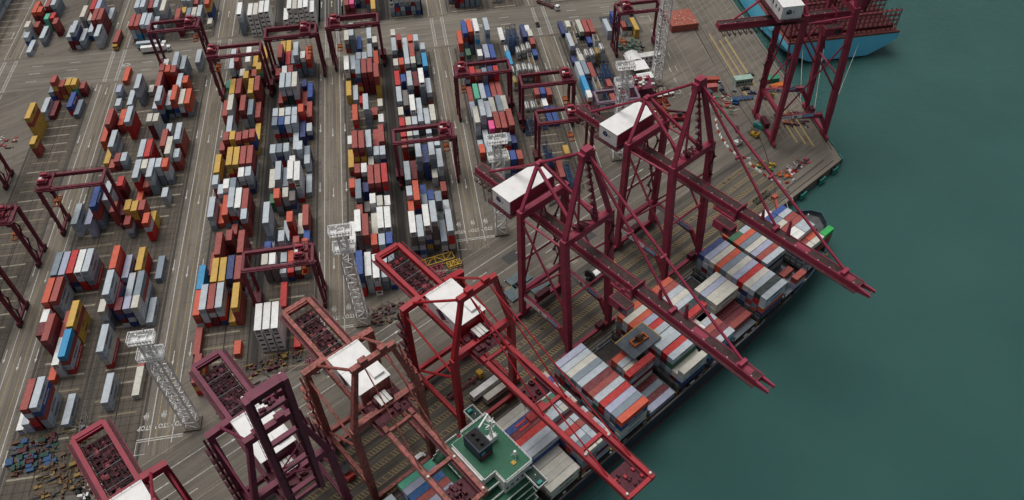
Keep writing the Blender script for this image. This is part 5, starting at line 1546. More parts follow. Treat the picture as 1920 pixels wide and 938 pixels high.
def crane_b(label, u, M, raised=False, boom_end=-58.0, rib=True, rusty=False, back=54.0):
    root = thing('ship_to_shore_crane', label, 'crane', QW(u, 0, 0), TH, 'ship to shore cranes along the quays')
    hx = 11.0; yl, yw = 29.5, 5.0; zt = 43.5; zg = 42.5; gx = 4.3
    bogies(root, hx, (yl, yw), M)
    for sx in (-1, 1):
        m = MB(); m.beam((sx * hx, yl, 1.5), (sx * hx, yl, zt - 1), 1.9, 2.0, up=(0, 1, 0)); m.beam((sx * (hx + .9), yl, zt), (sx * (gx + .6), yl, zt + .6), 2.0, 2.2); m.build('leg', M, root)
        m = MB(); m.beam((sx * hx, yw, 1.5), (sx * hx, yw, zt), 1.9, 2.0, up=(0, 1, 0)); m.build('leg', M, root)
        m = MB(); m.beam((sx * hx, yl, 10.5), (sx * hx, yw, 10.5), 1.2, 2.2); rails(m, (sx * hx, yl, 11.6), (sx * hx, yw, 11.6)); m.build('portal_beam', M, root)
        m = MB(); m.tube((sx * hx, yl, 12), (sx * hx, yw, 12 + 22), .4, 8); m.tube((sx * hx, yl, zt - 2), (sx * hx, yw, 34), .35, 8); m.build('brace', M, root)
        m = MB(); m.beam((sx * (hx - .2), yw, zt), (sx * 5.6, yw + .8, 65.5), 1.6, 1.6, w2=1.3, h2=1.3); m.build('mast_leg', M, root)
        m = MB(); m.tube((sx * 5.6, yw + 1, 65.2), (sx * (gx + 3.2), yl - .5, zt + 1.2), .42, 8); m.build('backstay', M, root)
    m = MB(); m.beam((-6.8, yw + .8, 65.8), (6.8, yw + .8, 65.8), 1.6, 2.0); m.cbox(-3, yw + .8, 67.3, 2.2, 1.6, 1.4); m.cbox(3, yw + .8, 67.3, 2.2, 1.6, 1.4); m.build('mast_crosshead', M, root)
    m = MB(); m.beam((-hx, yl, 10.5), (hx, yl, 10.5), 1.3, 2.0); m.beam((-hx, yl, 2.6), (hx, yl, 2.6), 1.2, 1.4); m.build('sill_beam', M, root)
    m = MB(); m.beam((-hx, yw, 2.6), (hx, yw, 2.6), 1.2, 1.4); m.build('sill_beam', M, root)
    m = MB(); m.beam((-hx, yw, zt), (hx, yw, zt), 1.8, 2.6); m.build('cross_beam', M, root)
    # jagged landings running up the land side leg
    m = MB(); z = 5
    k = 0
    while z < zt - 3:
        x0 = -hx - 1.1; m.cbox(x0 - .7, yl + .2, z, 2.2, 2.6, .14); rails(m, (x0 - 1.7, yl - 1.0, z), (x0 - 1.7, yl + 1.4, z), 1.2, .9, .05); rails(m, (x0 - 1.7, yl - 1.0, z), (x0 + .3, yl - 1.0, z), 1.2, .9, .05)
        m.beam((x0 - .6, yl + 1.3 - 2.2 * (k % 2), z), (x0 - .6, yl - .9 + 2.2 * (k % 2), z + 4.6), .65, .12); z += 4.6; k += 1
    z = 12
    while z < 62:
        xx = hx - 1.0 - max(0, z - zt) * .24; m.cbox(xx + 1.7, yw + 1.2, z, 2.0, 2.2, .14); rails(m, (xx + 2.6, yw + .2, z), (xx + 2.6, yw + 2.2, z), 1.2, .9, .05); m.beam((xx + 1.8, yw + .4, z), (xx + 1.8, yw + 2.2, z + 4.6), .6, .12); z += 4.6
    m.build('leg_stairs', M_CLUT if not rusty else M, root)
    # girders
    for sx in (-1, 1):
        m = MB(); m.box(sx * gx - .65, sx * gx + .65, -1.5, back, zg - 1.3, zg + .9)
        m.box(sx * (gx + 1.25) - .5, sx * (gx + 1.25) + .5, -1, back, zg - .7, zg - .55, 1); rails(m, (sx * (gx + 1.7), -1, zg - .55), (sx * (gx + 1.7), back, zg - .55), 1.1, 2.8, .05, 0)
        m.build('girder', [M, M_CLUT], root)
    for y in (-1, 16, 31, back - .5):
        m = MB(); m.beam((-gx, y, zg - .6), (gx, y, zg - .6), .9, 1.3); m.build('girder_tie', M, root)
    # rear deck full of machinery between the girders
    m = MB(); m.box(-gx + .7, gx - .7, 31.6, back - 1, zg - 3.9, zg - 3.7, 3)
    for k in range(150):
        x = random.uniform(-3.3, 3.3); y = random.uniform(32.5, back - 1.6); s = random.uniform(.2, 1.1)
        m.cbox(x, y, zg - 3.7 + s * .35, s, s * random.uniform(.6, 1.8), s * .7, (0, 0, 3, 1)[k % 4])
    for k in range(9):
        y = 34 + k * 2.1; m.beam((-gx, y, zg - 1.6), (gx, y, zg - 1.6), .16, .2, 0)
        if k % 3 == 0: m.beam((-gx, y, zg - .5), (gx, y, zg - .5), .14, .14, 2)
    for x in (-2.6, -1.2, .3, 1.7, 2.9): m.beam((x, 34, zg - 1.7), (x, back - 1, zg - 1.7), .12, .12, 0)
    for k in range(14):
        a = (random.uniform(-3, 3), random.uniform(35, back - 2), zg - 3); m.tube(a, (a[0] + random.uniform(-2, 2), a[1] + random.uniform(-2, 2), zg - .8), .09, 5, 0)
    m.box(-gx, gx, back - .4, back + 1.2, zg - 1.0, zg + .4, 1)
    m.build('rear_machinery_deck', [M_CLUT, M, grey_steel, mat('deck_black_red', (.022, .010, .012), .8, var=.5)], root)
    # machinery house
    m = MB(); hz = zg + 1.0
    m.box(-4.9, 5.0, 9.6, 25.6, hz, hz + 5.6, 0); m.box(-4.6, 4.7, 9.4, 9.6, hz + .2, hz + 5.3, 1); m.box(5.0, 5.1, 9.9, 25.2, hz + .2, hz + 4.8, 1)
    m.box(-5.1, 5.2, 9.3, 25.8, hz + 5.6, hz + 5.72, 0); m.box(1.0, 4.4, 11, 15, hz + 5.72, hz + 6.6, 0); m.box(-4.92, 5.02, 18.5, 18.6, hz, hz + 5.74, 2)
    ho = m.build('machinery_house', [white, M, grey_steel], root)
    m = MB(); logo_ribbon(m, (-4.93, 18.3, hz + 3.0), (0, -1, 0), (0, 0, 1), 2.3, 0, 1)
    for k in range(6): m.box(-4.94, -4.93, 14.2 - k * .5, 14.5 - k * .5, hz + 1.1, hz + 1.5, 2)
    m.build('emblem', [navyp, redp, grey_steel], ho)
    m = MB(); m.box(-6.0, -4.95, 9, 26, hz - .2, hz - .05); rails(m, (-6, 9, hz - .05), (-6, 26, hz - .05)); rails(m, (-6, 26.4, hz), (5.8, 26.4, hz)); rails(m, (-4.9, 25.5, hz + 5.7), (5, 25.5, hz + 5.7), 1.0); m.build('house_walkway', M, ho)
    m = MB()
    for k in range(16):
        x = random.uniform(-4.6, 4.6); y = random.uniform(1.5, 8); m.cbox(x, y, zg + 1.4, random.uniform(.5, 1.6), random.uniform(.5, 2), random.uniform(.6, 2.0))
    m.box(-5.2, 5.2, .6, 8.8, zg + .9, zg + 1.0)
    for x in (-2.4, 2.4): m.tube((x - .35, 6.5, zg + 3.2), (x + .35, 6.5, zg + 3.2), 1.5, 14)
    rails(m, (-5.1, .8, zg + 1), (5.1, .8, zg + 1), 1.1, 1.2)
    m.build('boom_hoist', M_CLUT, root)
    m = MB()
    for k in range(3): m.box(-1.6 + k * 1.3, -.5 + k * 1.3, 4.6, 8.6, zg + 3.4, zg + 3.5)
    m.build('grating', offwhite, root)
    # boom
    bm = MB(); be = boom_end
    for sx in (-1, 1):
        bm.box(sx * gx - .6, sx * gx + .6, be, -2, zg - 1.2, zg + .8, 0); bm.box(sx * (gx - .95) - .3, sx * (gx - .95) + .3, be, -2, zg - .6, zg - .45, 1); bm.beam((sx * (gx + .85), be, zg + .9), (sx * (gx + .85), -2, zg + .9), .08, .08, 0)
        k = be
        while k < -2: bm.cbox(sx * (gx + .85), k, zg + .3, .08, .08, 1.2, 0); k += 2.6
    ties = [be + .6] + ([-18.5] if be > -40 else [-24, -40] if not raised else [-9, -22, -36, -50])
    for y in ties: bm.beam((-gx, y, zg - .3), (gx, y, zg - .3), 1.1, 1.2, 0)
    bm.box(-gx, gx, be + .4, be + (8.5 if be < -40 and not raised else 2.0), zg - 1.1, zg - .95, 1)
    for k in range(12): bm.cbox(random.uniform(-3.4, 3.4), be + random.uniform(1, 7 if be < -40 else 3), zg - .6, .7, .9, .7, 1 if k % 3 else 0)
    if raised: bm.box(-gx + .5, gx - .5, be, be + .5, zg - 1, zg + 1.2, 0); bm.beam((-gx, -6, zg), (gx, -9, zg), .5, .5, 0); [bm.beam((-gx if k % 2 else gx, -12 - 9 * k, zg), (gx if k % 2 else -gx, -21 - 9 * k, zg), .3, .3, 0) for k in range(2)]
    if raised:
        Mx = Matrix.Translation((0, -2, zg)) @ Matrix.Rotation(R(-84), 4, 'X') @ Matrix.Translation((0, 2, -zg)); bm.xform(Mx)
    bo = bm.build('boom', [M, M_CLUT], root)
    m = MB(); pts = [(sx * gx, y, zg + 1.1) for sx in (-1, 1) for y in (be + 1.2, be + 16 if be < -40 else be + 13)]
    for q in pts: m.tube((q[0], q[1], q[2] - .4), (q[0], q[1], q[2] + .5), .35, 8)
    if raised: m.xform(Mx)
    m.build('floodlight', offwhite, bo)
    if not raised:
        for y in ((-26, -50) if be < -40 else (-16,)):
            for sx in (-1, 1):
                m = MB(); m.beam((sx * 3.4, yw, 66), (sx * gx, y, zg + 1), .3, .4); m.build('forestay', M, root)
        m = MB(); ty = -20 if be < -40 else be + 2.5
        m.box(-gx, gx, ty, ty + 6, zg - 2.6, zg - 1.9, 0)
        for k in range(12): m.cbox(random.uniform(-3, 3), ty + random.uniform(.6, 5.4), zg - 1.3, .9, 1.1, 1.1, 0)
        to = m.build('trolley', M_CLUT, root)
        m = MB(); m.box(-2.2, .2, ty - 3, ty, zg - 5.6, zg - 3, 0); m.box(-2.1, .1, ty - 3.05, ty - 3, zg - 5.2, zg - 3.4, 1); m.build('operator_cab', [M, glass_dark], to)
        m = MB(); sz = zg - (12 if be > -40 else 16)
        m.box(-6.1, 6.1, ty + 1.9, ty + 2.6, sz, sz + .5); m.box(-6.1, 6.1, ty + 3.6, ty + 4.3, sz, sz + .5); m.box(-2, 2, ty + 1.8, ty + 4.4, sz + .5, sz + 1.6)
        for x in (-1.8, 1.8):
            for yy in (1.9, 4.3): m.tube((x, ty + yy, sz + 1.4), (x * 1.5, ty + yy, zg - 2), .05, 4)
        m.build('spreader', orange if rusty else redp, to)
    return root

crane_a('raspberry crane with white machinery house over the bow end of the container ship', -102.5, 0, TH, M_CR_A, reel=False)
crane_a('raspberry crane over the middle of the container ship, left of its twin', -153.0, 0, TH, M_CR_A)
crane_a('tall raspberry crane alone on the far quay beside the pale blue ship', 0, 0, R(90), M_CR_A, H=1.19, origin=(182, 269.2, 0), trolley=16, geom=(26.7, 1.9, 6.2, 65.0, 66.0, 59.0, 63.9, 29.0, 58.4), raised=True, reel=False)
crane_b('bright red twin girder crane standing over the aft part of the ship', -200.0, M_CR_D)
crane_b('faded pink rusty twin girder crane reaching over the ship bridge', -234.5, M_CR_E, boom_end=-32.5, rusty=True)
crane_b('plum coloured crane with its boom raised beside the rusty pink crane', -264.5, M_CR_G, raised=True)
crane_b('crimson crane at the bottom left with wide open rear girders', -299.5, M_CR_H)

# ------------------------------------------------------------ rubber tyred gantries
def rtg(label, xl, xr, yf, M=M_RTG, zt=25.0, trolley=.75, heavy=False, spread=9.0, depth=8.6):
    root = thing('yard_gantry_crane', label, 'gantry crane', ((xl + xr) / 2, yf + depth / 2, 0), 0, 'gantry cranes straddling the container blocks')
    w = (xr - xl) / 2; d = depth / 2; gh = 2.4 if heavy else 1.5
    for sy in (-1, 1):
        m = MB(); m.box(-w, w, sy * d - .55, sy * d + .55, zt - gh, zt); 
        rails(m, (-w, sy * (d + .9), zt - .4), (w, sy * (d + .9), zt - .4), 1.1, 2.6); m.box(-w, w, sy * d + (.5 if sy > 0 else -1.1), sy * d + (1.1 if sy > 0 else -.5), zt - .6, zt - .45)
        o = m.build('main_girder', M, root)
        if sy < 0:
            m = MB()
            for k in (-.72, -.45, .3, .55): m.box(w * k, w * k + 2.2, -d - .58, -d - .551, zt - gh + .5, zt - gh + 1.0)
            m.build('lettering_plate', offwhite, o)
    for sx in (-1, 1):
        m = MB(); m.box(sx * w - .5, sx * w + .5, -d, d, zt - 1.1, zt - .1); m.build('end_beam', M, root)
        m = MB(); m.box(sx * w - .6, sx * w + .6, -d - 1.5, d + 1.5, 1.6, 2.6); m.build('sill_beam', M, root)
        for sy in (-1, 1):
            m = MB(); m.beam((sx * w, sy * d, 2.2), (sx * w, sy * d, zt - .6), .95, 1.15, up=(0, 1, 0), w2=1.25, h2=1.5)
            if heavy or sy > 0: m.beam((sx * w, sy * d, 9), (sx * w, sy * (d - 3.4), 2.6), .35, .35)
            m.build('leg', M, root)
            m = MB()
            for k in (-.9, .9): m.tube((sx * w - .45, sy * (d + .2) + k, .8), (sx * w + .45, sy * (d + .2) + k, .8), .8, 12)
            m.build('wheels', rubber, root)
            m = MB(); m.cbox(sx * w, sy * (d + .2), 1.5, 1.3, 3.2, .7); m.build('wheel_truck', M_CLUT, root)
    s = -1 if trolley < 0 else 1
    m = MB(); m.box(-s * w - 1.6, -s * w + 1.6, -2.8, 2.8, 2.7, 5.2); m.box(-s * w - 1.2, -s * w + 1.2, 2.8, 3.6, 2.7, 4.2); m.build('engine_house', M_CLUT, root)
    m = MB(); z = 3; k = 0
    while z < zt - 3: m.beam((s * (w + 1.0), -d + 1.6 * (k % 2), z), (s * (w + 1.0), -d + 1.6 - 1.6 * (k % 2), z + 3.6), .6, .1); m.cbox(s * (w + 1.0), -d + 1.6 - 1.6 * (k % 2), z + 3.6, 1.0, 1.0, .1); z += 3.6; k += 1
    m.build('access_stairs', M_CLUT, root)
    tx = trolley * w
    m = MB(); m.box(tx - 2.6, tx + 2.6, -d - .3, d + .3, zt, zt + .5); m.box(tx - 2.2, tx + 1.4, -3.2, -1.4, zt + .5, zt + 2.0); m.box(tx - 2.2, tx + 1.4, .6, 2.6, zt + .5, zt + 1.9)
    for k in range(10): m.cbox(tx + random.uniform(-2.3, 2.3), random.uniform(-3.6, 3.6), zt + .9, random.uniform(.4, 1.3), random.uniform(.4, 1.6), random.uniform(.5, 1.3))
    rails(m, (tx - 2.6, -d - .3, zt + .5), (tx + 2.6, -d - .3, zt + .5), 1.1, 1.3); rails(m, (tx - 2.6, d + .3, zt + .5), (tx + 2.6, d + .3, zt + .5), 1.1, 1.3)
    to = m.build('trolley', M, root)
    m = MB(); m.tube((tx - 1.7, -2.3, zt + 2.6), (tx + 1.0, -2.3, zt + 2.6), .55, 10); m.tube((tx - 1.7, 1.6, zt + 2.5), (tx + 1.0, 1.6, zt + 2.5), .55, 10); m.build('hoist_drum', mat('drum_pink', (0.45, 0.06, 0.09), .5), to)
    m = MB(); m.cbox(tx - 1.3, -.4, zt + 1.4, 1.2, 1.2, 1.6, 1); m.box(tx + 1.2, tx + 2.8, -d + .2, -d + 2.0, zt - 3.2, zt - 1.0, 0); m.box(tx + 1.15, tx + 2.85, -d + .15, -d + .2, zt - 3.0, zt - 1.6, 2); m.build('operator_cab', [M, offwhite, glass_dark], to)
    m = MB(); sz = spread
    for sx in (-1, 1): m.box(tx + sx * 1.0 - .18, tx + sx * 1.0 + .18, -3.05, 3.05, sz, sz + .4)
    m.box(tx - 1.2, tx + 1.2, -.9, .9, sz + .3, sz + 1.0); m.box(tx - 1.22, tx + 1.22, -3.1, -2.8, sz - .1, sz + .4); m.box(tx - 1.22, tx + 1.22, 2.8, 3.1, sz - .1, sz + .4)
    so2 = m.build('spreader', orange, to)
    m = MB()
    for sx in (-1, 1):
        for sy in (-1, 1): m.tube((tx + sx * .9, sy * .7, sz + .9), (tx + sx * 1.4, sy * 1.6, zt), .05, 4)
    m.build('hoist_rope', dark_steel, so2)
    return root
rtg('maroon gantry crane with orange hoist over the mast-left block near the cranes', -69.2, -44.7, 199.5, trolley=.68, spread=17)
rtg('maroon gantry crane straddling the mast-right block in mid yard', -12, 12.8, 260.5, trolley=.72, spread=16)
rtg('maroon gantry crane over the pink container block', 18.6, 43.4, 303, trolley=-.75, spread=14)
rtg('maroon gantry crane over tank containers, front one of its pair', 46.6, 69.7, 289.5, trolley=.78, spread=11)
rtg('heavy maroon gantry crane near the cross road above yellow containers', -69.3, -45, 352, heavy=True, trolley=.6, spread=13)
rtg('heavy maroon gantry crane with long white plate near the cross road', -39.2, -14.6, 356, heavy=True, trolley=-.7, spread=10)
rtg('maroon gantry crane left of the heavy one, over the middle-left block', -94.6, -71, 340, trolley=-.85, spread=16)
rtg('maroon gantry crane reaching across the cross road at the upper left', -126.5, -103, 369, trolley=.7, spread=16)
rtg('maroon gantry crane straddling grey and blue containers at the left', -152.2, -128, 257.5, trolley=-.8, spread=14)
rtg('maroon gantry crane at the white canopy beside the tall light mast', 104, 126, 341, trolley=-.6, spread=5)
rtg('maroon gantry crane crowded under the twin quay cranes', 49, 72, 262, trolley=.3, spread=12)
rtg('small lilac gantry frame behind the quay cranes', 81.5, 101, 288.5, M=M_RTG2, zt=12, trolley=.2, spread=6)
rtg('dark gantry crane at the left edge, upper one', -208, -184, 292, trolley=.5, spread=14)
rtg('dark gantry crane at the left edge beside the road, lower front one', -181.5, -157.5, 210, trolley=.6, spread=14)
rtg('dark gantry crane at the left edge, lower rear one', -182, -158, 240.5, trolley=.7, spread=14)
# ------------------------------------------------------------ light masts
def cage(m, z, wx, wy, h=2.2):
    m.box(-wx, wx, -wy, wy, z, z + .18)
    for zz in (.55, 1.1, h):
        for s in (-1, 1):
            m.beam((-wx, s * wy, z + zz), (wx, s * wy, z + zz), .14); m.beam((s * wx, -wy, z + zz), (s * wx, wy, z + zz), .14)
    for i in range(9):
        x = -wx + 2 * wx * i / 8
        for s in (-1, 1): m.beam((x, s * wy, z), (x, s * wy, z + h), .12)
    for i in range(1, 4):
        y = -wy + 2 * wy * i / 4
        for s in (-1, 1): m.beam((s * wx, y, z), (s * wx, y, z + h), .12)
    for i in range(7):
        x = -wx + .8 + (2 * wx - 1.6) * i / 6
        for s in (-1, 1): m.cbox(x, s * (wy + .1), z + 1.5, .7, .35, .6)
def light_mast(label, x, y, h=48.0, rz=0.0, s=4.0, dense=1):
    root = thing('light_mast', label, 'light mast', (x, y, 0), rz, 'white lattice light masts')
    m = MB(); n = int(h / 3.9); hs = s / 2
    def w(z): return hs if z < h * .80 else hs * .62
    for k in range(n):
        z0 = h * k / n; z1 = h * (k + 1) / n; a = w(z0); b = w(z1)
        for sx, sy in ((-1, -1), (1, -1), (1, 1), (-1, 1)):
            m.beam((sx * a, sy * a, z0), (sx * b, sy * b, z1), .48)
        for (ax, ay), (bx, by) in (((-1, -1), (1, -1)), ((1, -1), (1, 1)), ((1, 1), (-1, 1)), ((-1, 1), (-1, -1))):
            m.beam((ax * b, ay * b, z1), (bx * b, by * b, z1), .24)
            if k % 2: m.beam((ax * a, ay * a, z0), (bx * b, by * b, z1), .28)
            else: m.beam((bx * a, by * a, z0), (ax * b, ay * b, z1), .28)
            if dense > 1: m.beam((ax * a, ay * a, z0) if not k % 2 else (bx * a, by * a, z0), ((ax + bx) / 2 * b, (ay + by) / 2 * b, (z0 + z1) / 2 + .8), .1)
    for k in range(n): m.beam((0.3, 0, h * k / n / 2), (-.3 if k % 2 else .6, .5, h * (k + 1) / n / 2), .3, .07)
    m.build('lattice', white, root)
    m = MB(); m.box(-hs - .8, hs + .8, -hs - .8, hs + .8, 0, .8); m.build('footing', G_QEDGE, root)
    for z, wx, wy in ((h * .815, 3.7, 2.2), (h - 1, 3.7, 1.9)):
        m = MB(); cage(m, z, wx, wy); m.build('lamp_platform', white, root)
    m = MB(); m.tube((1.5, 0, h), (1.8, .2, h + 4), .08, 5); m.tube((-1, 0, h + 1), (-1, 0, h + 2), .3, 8); m.build('antenna', white, root)
light_mast('white lattice light mast at the lower left beside the crimson crane', -88.7, 155.2)
light_mast('white lattice light mast above the faded pink crane', -30.8, 189.2)
light_mast('white lattice light mast behind the white machinery house of the left twin crane', 26.6, 226.2)
light_mast('white lattice light mast behind the machinery house nearest the white canopy', 84.6, 263.0)
light_mast('tallest white lattice light mast beside the brick red pallet pile', 117.3, 313.6, 62.0)

# ------------------------------------------------------------ container ship
hull_blue = mat('hull_blue_black', (0.030, 0.040, 0.060), .5, var=.35, rust=.2)
hull_red = mat('hull_antifouling', (0.24, 0.03, 0.03), .6, var=.35)
deck_g = mat('ship_deck_grey', (0.085, 0.090, 0.095), .7, var=.5, rust=.35)
deck_dk = mat('ship_deck_dark', (0.035, 0.032, 0.030), .75, var=.5, rust=.4)
deck_green = mat('ship_deck_green', (0.022, 0.125, 0.068), .6, var=.25, rust=.08)
hatch_g = mat('hatch_cover_grey', (0.11, 0.13, 0.15), .6, var=.35, rust=.25)
ship = thing('container_ship', 'long dark hulled container ship moored along the near quay under the cranes', 'ship', QW(-180, 18, -4.2), TH)
# local frame: x along the quay towards the bow, y towards the land, z up from the water
def SL(u, n): return (u + 180.0, -(n - 18.0))
top = [(-330, 34), (-104, 34), (-86, 33.7), (-74, 32.6), (-64, 30.6), (-57, 27.8), (-51, 24.6), (-46, 20.8), (-43, 16.6), (-44.6, 12.9), (-48.5, 9.8), (-55, 6.4), (-65, 3.4), (-78, 2), (-100, 1.8), (-330, 1.8)]
bot = [(-330, 33.6), (-112, 33.5), (-98, 32.4), (-84, 30), (-73, 27), (-64, 24), (-56, 21), (-51.5, 19), (-50, 17.6), (-51.5, 16.4), (-57, 14), (-65, 10.5), (-76, 7), (-90, 4), (-106, 2.2), (-330, 2.2)]
top = [SL(*p) for p in top]; bot = [SL(*p) for p in bot]
mb = MB(); n = len(top)
mid = [((a[0] * .25 + b[0] * .75), (a[1] * .25 + b[1] * .75)) for a, b in zip(top, bot)]
mb.prism(bot, -3, 1.1, 1, poly2=mid); mb.prism(mid, 1.1, 9.6, 0, poly2=top, mt=2)
mb.build('hull', [hull_blue, hull_red, deck_dk], ship)
# bulwark round the bow, gunwale stripe
m = MB()
for i in range(2, n - 2):
    a, b_ = top[i], top[i + 1]
    m.beam((a[0], a[1], 10.4), (b_[0], b_[1], 10.4), .25, 1.9)
    L_ = math.dist(a, b_); k = int(L_ / 1.0)
    cx, cy = SL(-75, 17)
    for j in range(k):
        t = (j + .5) / k; x = a[0] + (b_[0] - a[0]) * t; y = a[1] + (b_[1] - a[1]) * t
        d = Vector((cx - x, cy - y, 0)).normalized(); m.beam((x, y, 10.3), (x + d.x * .9, y + d.y * .9, 9.7), .14, .9)
m.build('bow_bulwark', mat('bulwark_slate', (0.045, 0.08, 0.11), .6, var=.3), ship)
m = MB()
for nn in (33.95, 1.75):
    x0, y = SL(-330, nn); x1, _ = SL(-104, nn); m.box(x0, x1, y - .06, y + .06, 9.6, 9.75, 0)
    rails(m, (x0, y - .1 if nn > 10 else y + .1, 9.6), (x1, y - .1 if nn > 10 else y + .1, 9.6), 1.1, 2.6, .05, 0)
for nn in (34.02,): 
    x0, y = SL(-330, nn); x1, _ = SL(-108, nn); m.box(x0, x1, y - .05, y, 9.3, 9.6, 1)
m.build('gunwale', [grey_steel, mat('boot_stripe', (0.30, 0.06, 0.03), .6)], ship)
# forecastle deck and gear
m = MB(); fo = [SL(*p) for p in ((-66, 29.8), (-57.6, 26.6), (-51.5, 23.6), (-47, 20.2), (-44.4, 16.4), (-45.8, 13.4), (-49.4, 10.8), (-55.8, 7.6), (-65.2, 4.6), (-66, 4.5))]
m.prism(fo, 9.6, 9.72); m.build('forecastle_deck', deck_g, ship)
m = MB()
for u, nn in ((-58, 13), (-57, 20), (-54, 16.5), (-61, 23), (-61, 10)):
    x, y = SL(u, nn); m.tube((x - .8, y, 10.6), (x + .8, y, 10.6), .65, 10); m.cbox(x, y, 10.1, 2.2, 1.5, .8); m.tube((x, y + 1.5, 9.7), (x, y + 1.5, 10.7), .25, 8)
for u, nn in ((-52, 14), (-52, 20), (-63, 26), (-63, 7), (-56, 9.5)): x, y = SL(u, nn); m.tube((x, y, 9.7), (x, y, 10.5), .22, 8); m.tube((x + .8, y, 9.7), (x + .8, y, 10.5), .22, 8)
m.build('mooring_winches', deck_dk, ship)
m = MB(); x, y = SL(-56.5, 17); m.tube((x, y, 9.7), (x, y, 19.5), .28, 8); m.beam((x - .8, y, 15.5), (x + .8, y, 15.5), .12); m.cbox(x, y, 19.6, .5, .5, .5); m.build('foremast', offwhite, ship)
m = MB(); x, y = SL(-62.0, 10.0); x2, y2 = SL(-55.5, 1.2)
m.tube((x, y, 9.7), (x, y, 13.5), 1.0, 10); m.beam((x, y, 13.5), (x2, y2, 17.5), 1.3, 1.5, w2=.8, h2=.8); m.cbox(x, y, 14, 2.6, 2.0, 2.0); m.cbox(x2, y2, 17.5, 2.2, 1.8, 1.4); m.build('deck_crane', mat('deck_crane_orange', (0.42, 0.09, 0.05), .6, var=.3, rust=.3), ship)
# hatch covers and coamings per bay, lashing bridges between the bays
BAYS = [(-74.0, 1), (-91.0, 2), (-105.4, 3), (-120.0, 4), (-134.3, 5), (-148.6, 6), (-163.2, 7), (-177.9, 8), (-194.4, 9), (-206.8, 10), (-241.0, 11), (-255.6, 12), (-270, 13), (-284.5, 14)]
OPEN = {4: (3.0, 13.0), 5: (27, 33), 7: (3, 10.5), 2: (27.5, 33), 3: (0, 0)}
for u0, k in BAYS:
    a, b_ = 3.0, 33.0
    if k == 1: a, b_ = 5, 31
    m = MB()
    x0, y0 = SL(u0 - .4, b_ - .2); x1, y1 = SL(u0 + 12.5, a + .2)
    if k in (4, 7):
        xs, ys = SL(u0, OPEN[k][1]); m.box(x0, x1, y0, ys, 11.0, 11.7, 0)
        m.box(x0, x1, ys, y1, 9.62, 9.9, 1); m.box(x0, x0 + .4, ys, y1, 9.9, 11.4, 0); m.box(x1 - .4, x1, ys, y1, 9.9, 11.4, 0); m.box(x0, x1, y1 - .4, y1, 9.9, 11.4, 0)
        for q in range(9): m.cbox(random.uniform(x0 + 1, x1 - 1), random.uniform(ys + .5, y1 - .5), 10.2, random.uniform(.3, 1.6), random.uniform(.3, 1.2), .6, 2 if q % 3 else 1)
    else:
        m.box(x0, x1, y0, y1, 11.0, 11.7, 0)
    m.box(x0 + .2, x1 - .2, y0 + .2, y1 - .2, 9.6, 11.0, 1)
    m.build('hatch_cover', [hatch_g, deck_dk, yellow], ship)
    m = MB()
    xb, ya = SL(u0 - 1.25, b_ + .2); _, yb = SL(u0, a - .2)
    hz = 14.2
    m.box(xb - .35, xb + .35, ya, yb, 11.8, 11.95); m.box(xb - .35, xb + .35, ya, yb, hz, hz + .15)
    j = ya
    while j < yb: m.beam((xb - .3, j, 9.6), (xb - .3, j, hz + 1), .14); m.beam((xb + .3, j, 9.6), (xb + .3, j, hz + 1), .14); j += 2.5
    rails(m, (xb - .35, ya, hz + .15), (xb - .35, yb, hz + .15), 1.0, 2.5, .04)
    m.build('lashing_bridge', deck_dk, ship)
    m = MB()
    for nn in (b_ - .3, a + .3):
        for du in (-1.2, 13.2):
            x, y = SL(u0 + du, nn); m.cbox(x, y, 10.3, .9, .7, 1.2); m.cbox(x + .3, y, 11.1, .4, .5, .5)
    m.build('deck_fittings', yellow, ship)
# side passage clutter on the water side
m = MB()
for k in range(90):
    x, y = SL(random.uniform(-325, -100), random.choice((33.4, 33.2, 2.4)) + random.uniform(-.2, .2)); m.cbox(x, y, 9.9, random.uniform(.2, 2.4), random.uniform(.15, .5), random.uniform(.3, 1.2), k % 3)
m.build('deck_piping', [grey_steel, deck_dk, offwhite], ship)
# superstructure
def sbox(m, u0, u1, n0, n1, z0, z1, k=0):
    a = SL(u0, n1); b_ = SL(u1, n0); m.box(a[0], b_[0], a[1], b_[1], z0 + 4.2, z1 + 4.2, k)
m = MB()
sbox(m, -220.2, -210.7, 8.0, 27.2, 5.4, 27.4, 0)
sbox(m, -224.6, -220.0, 9.0, 22.6, 5.4, 27.4, 0)
for q, z in enumerate((7.4, 10.6, 13.8, 17.0, 20.2)):
    sbox(m, -227.5 + q * .6, -210.6, 5.4 + q * .3, 31.4 - q * .55, z, z + .22, 0)
m.build('deckhouse', offwhite, ship)
m = MB()
for q, z in enumerate((7.4, 10.6, 13.8, 17.0, 20.2)): sbox(m, -227.2 + q * .6, -210.9, 5.7 + q * .3, 31.1 - q * .55, z + .22, z + .26, 0)
m.build('side_deck', deck_green, ship)
m = MB()
for z in (6.6, 9.8, 12.9, 16, 19.1, 22.2):
    for q in range(11):
        nn = 6 + q * 2.3; sbox(m, -210.7, -210.64, nn + .4, nn + 1.2, z, z + .9); sbox(m, -226.04, -226.0, min(nn, 26.6), min(nn, 26.6) + .7, z, z + .8)
    for q in range(5): sbox(m, -219.6 + q * 1.9, -218.8 + q * 1.9, 27.2, 27.24, z, z + .9); sbox(m, -219.6 + q * 1.9, -218.8 + q * 1.9, 7.96, 8.0, z, z + .9)
m.build('portholes', glass_dark, ship)
m = MB()
sbox(m, -219.8, -210.4, 7.4, 27.8, 28.0, 28.1, 0); sbox(m, -223.8, -219.8, 8.5, 23.0, 28.0, 28.08, 0); m.build('monkey_island_deck', deck_green, ship)
m = MB(); sbox(m, -219.9, -210.3, 7.2, 28.0, 27.4, 28.0, 0); sbox(m, -224, -219.9, 8.4, 23.2, 27.4, 28.0, 0)
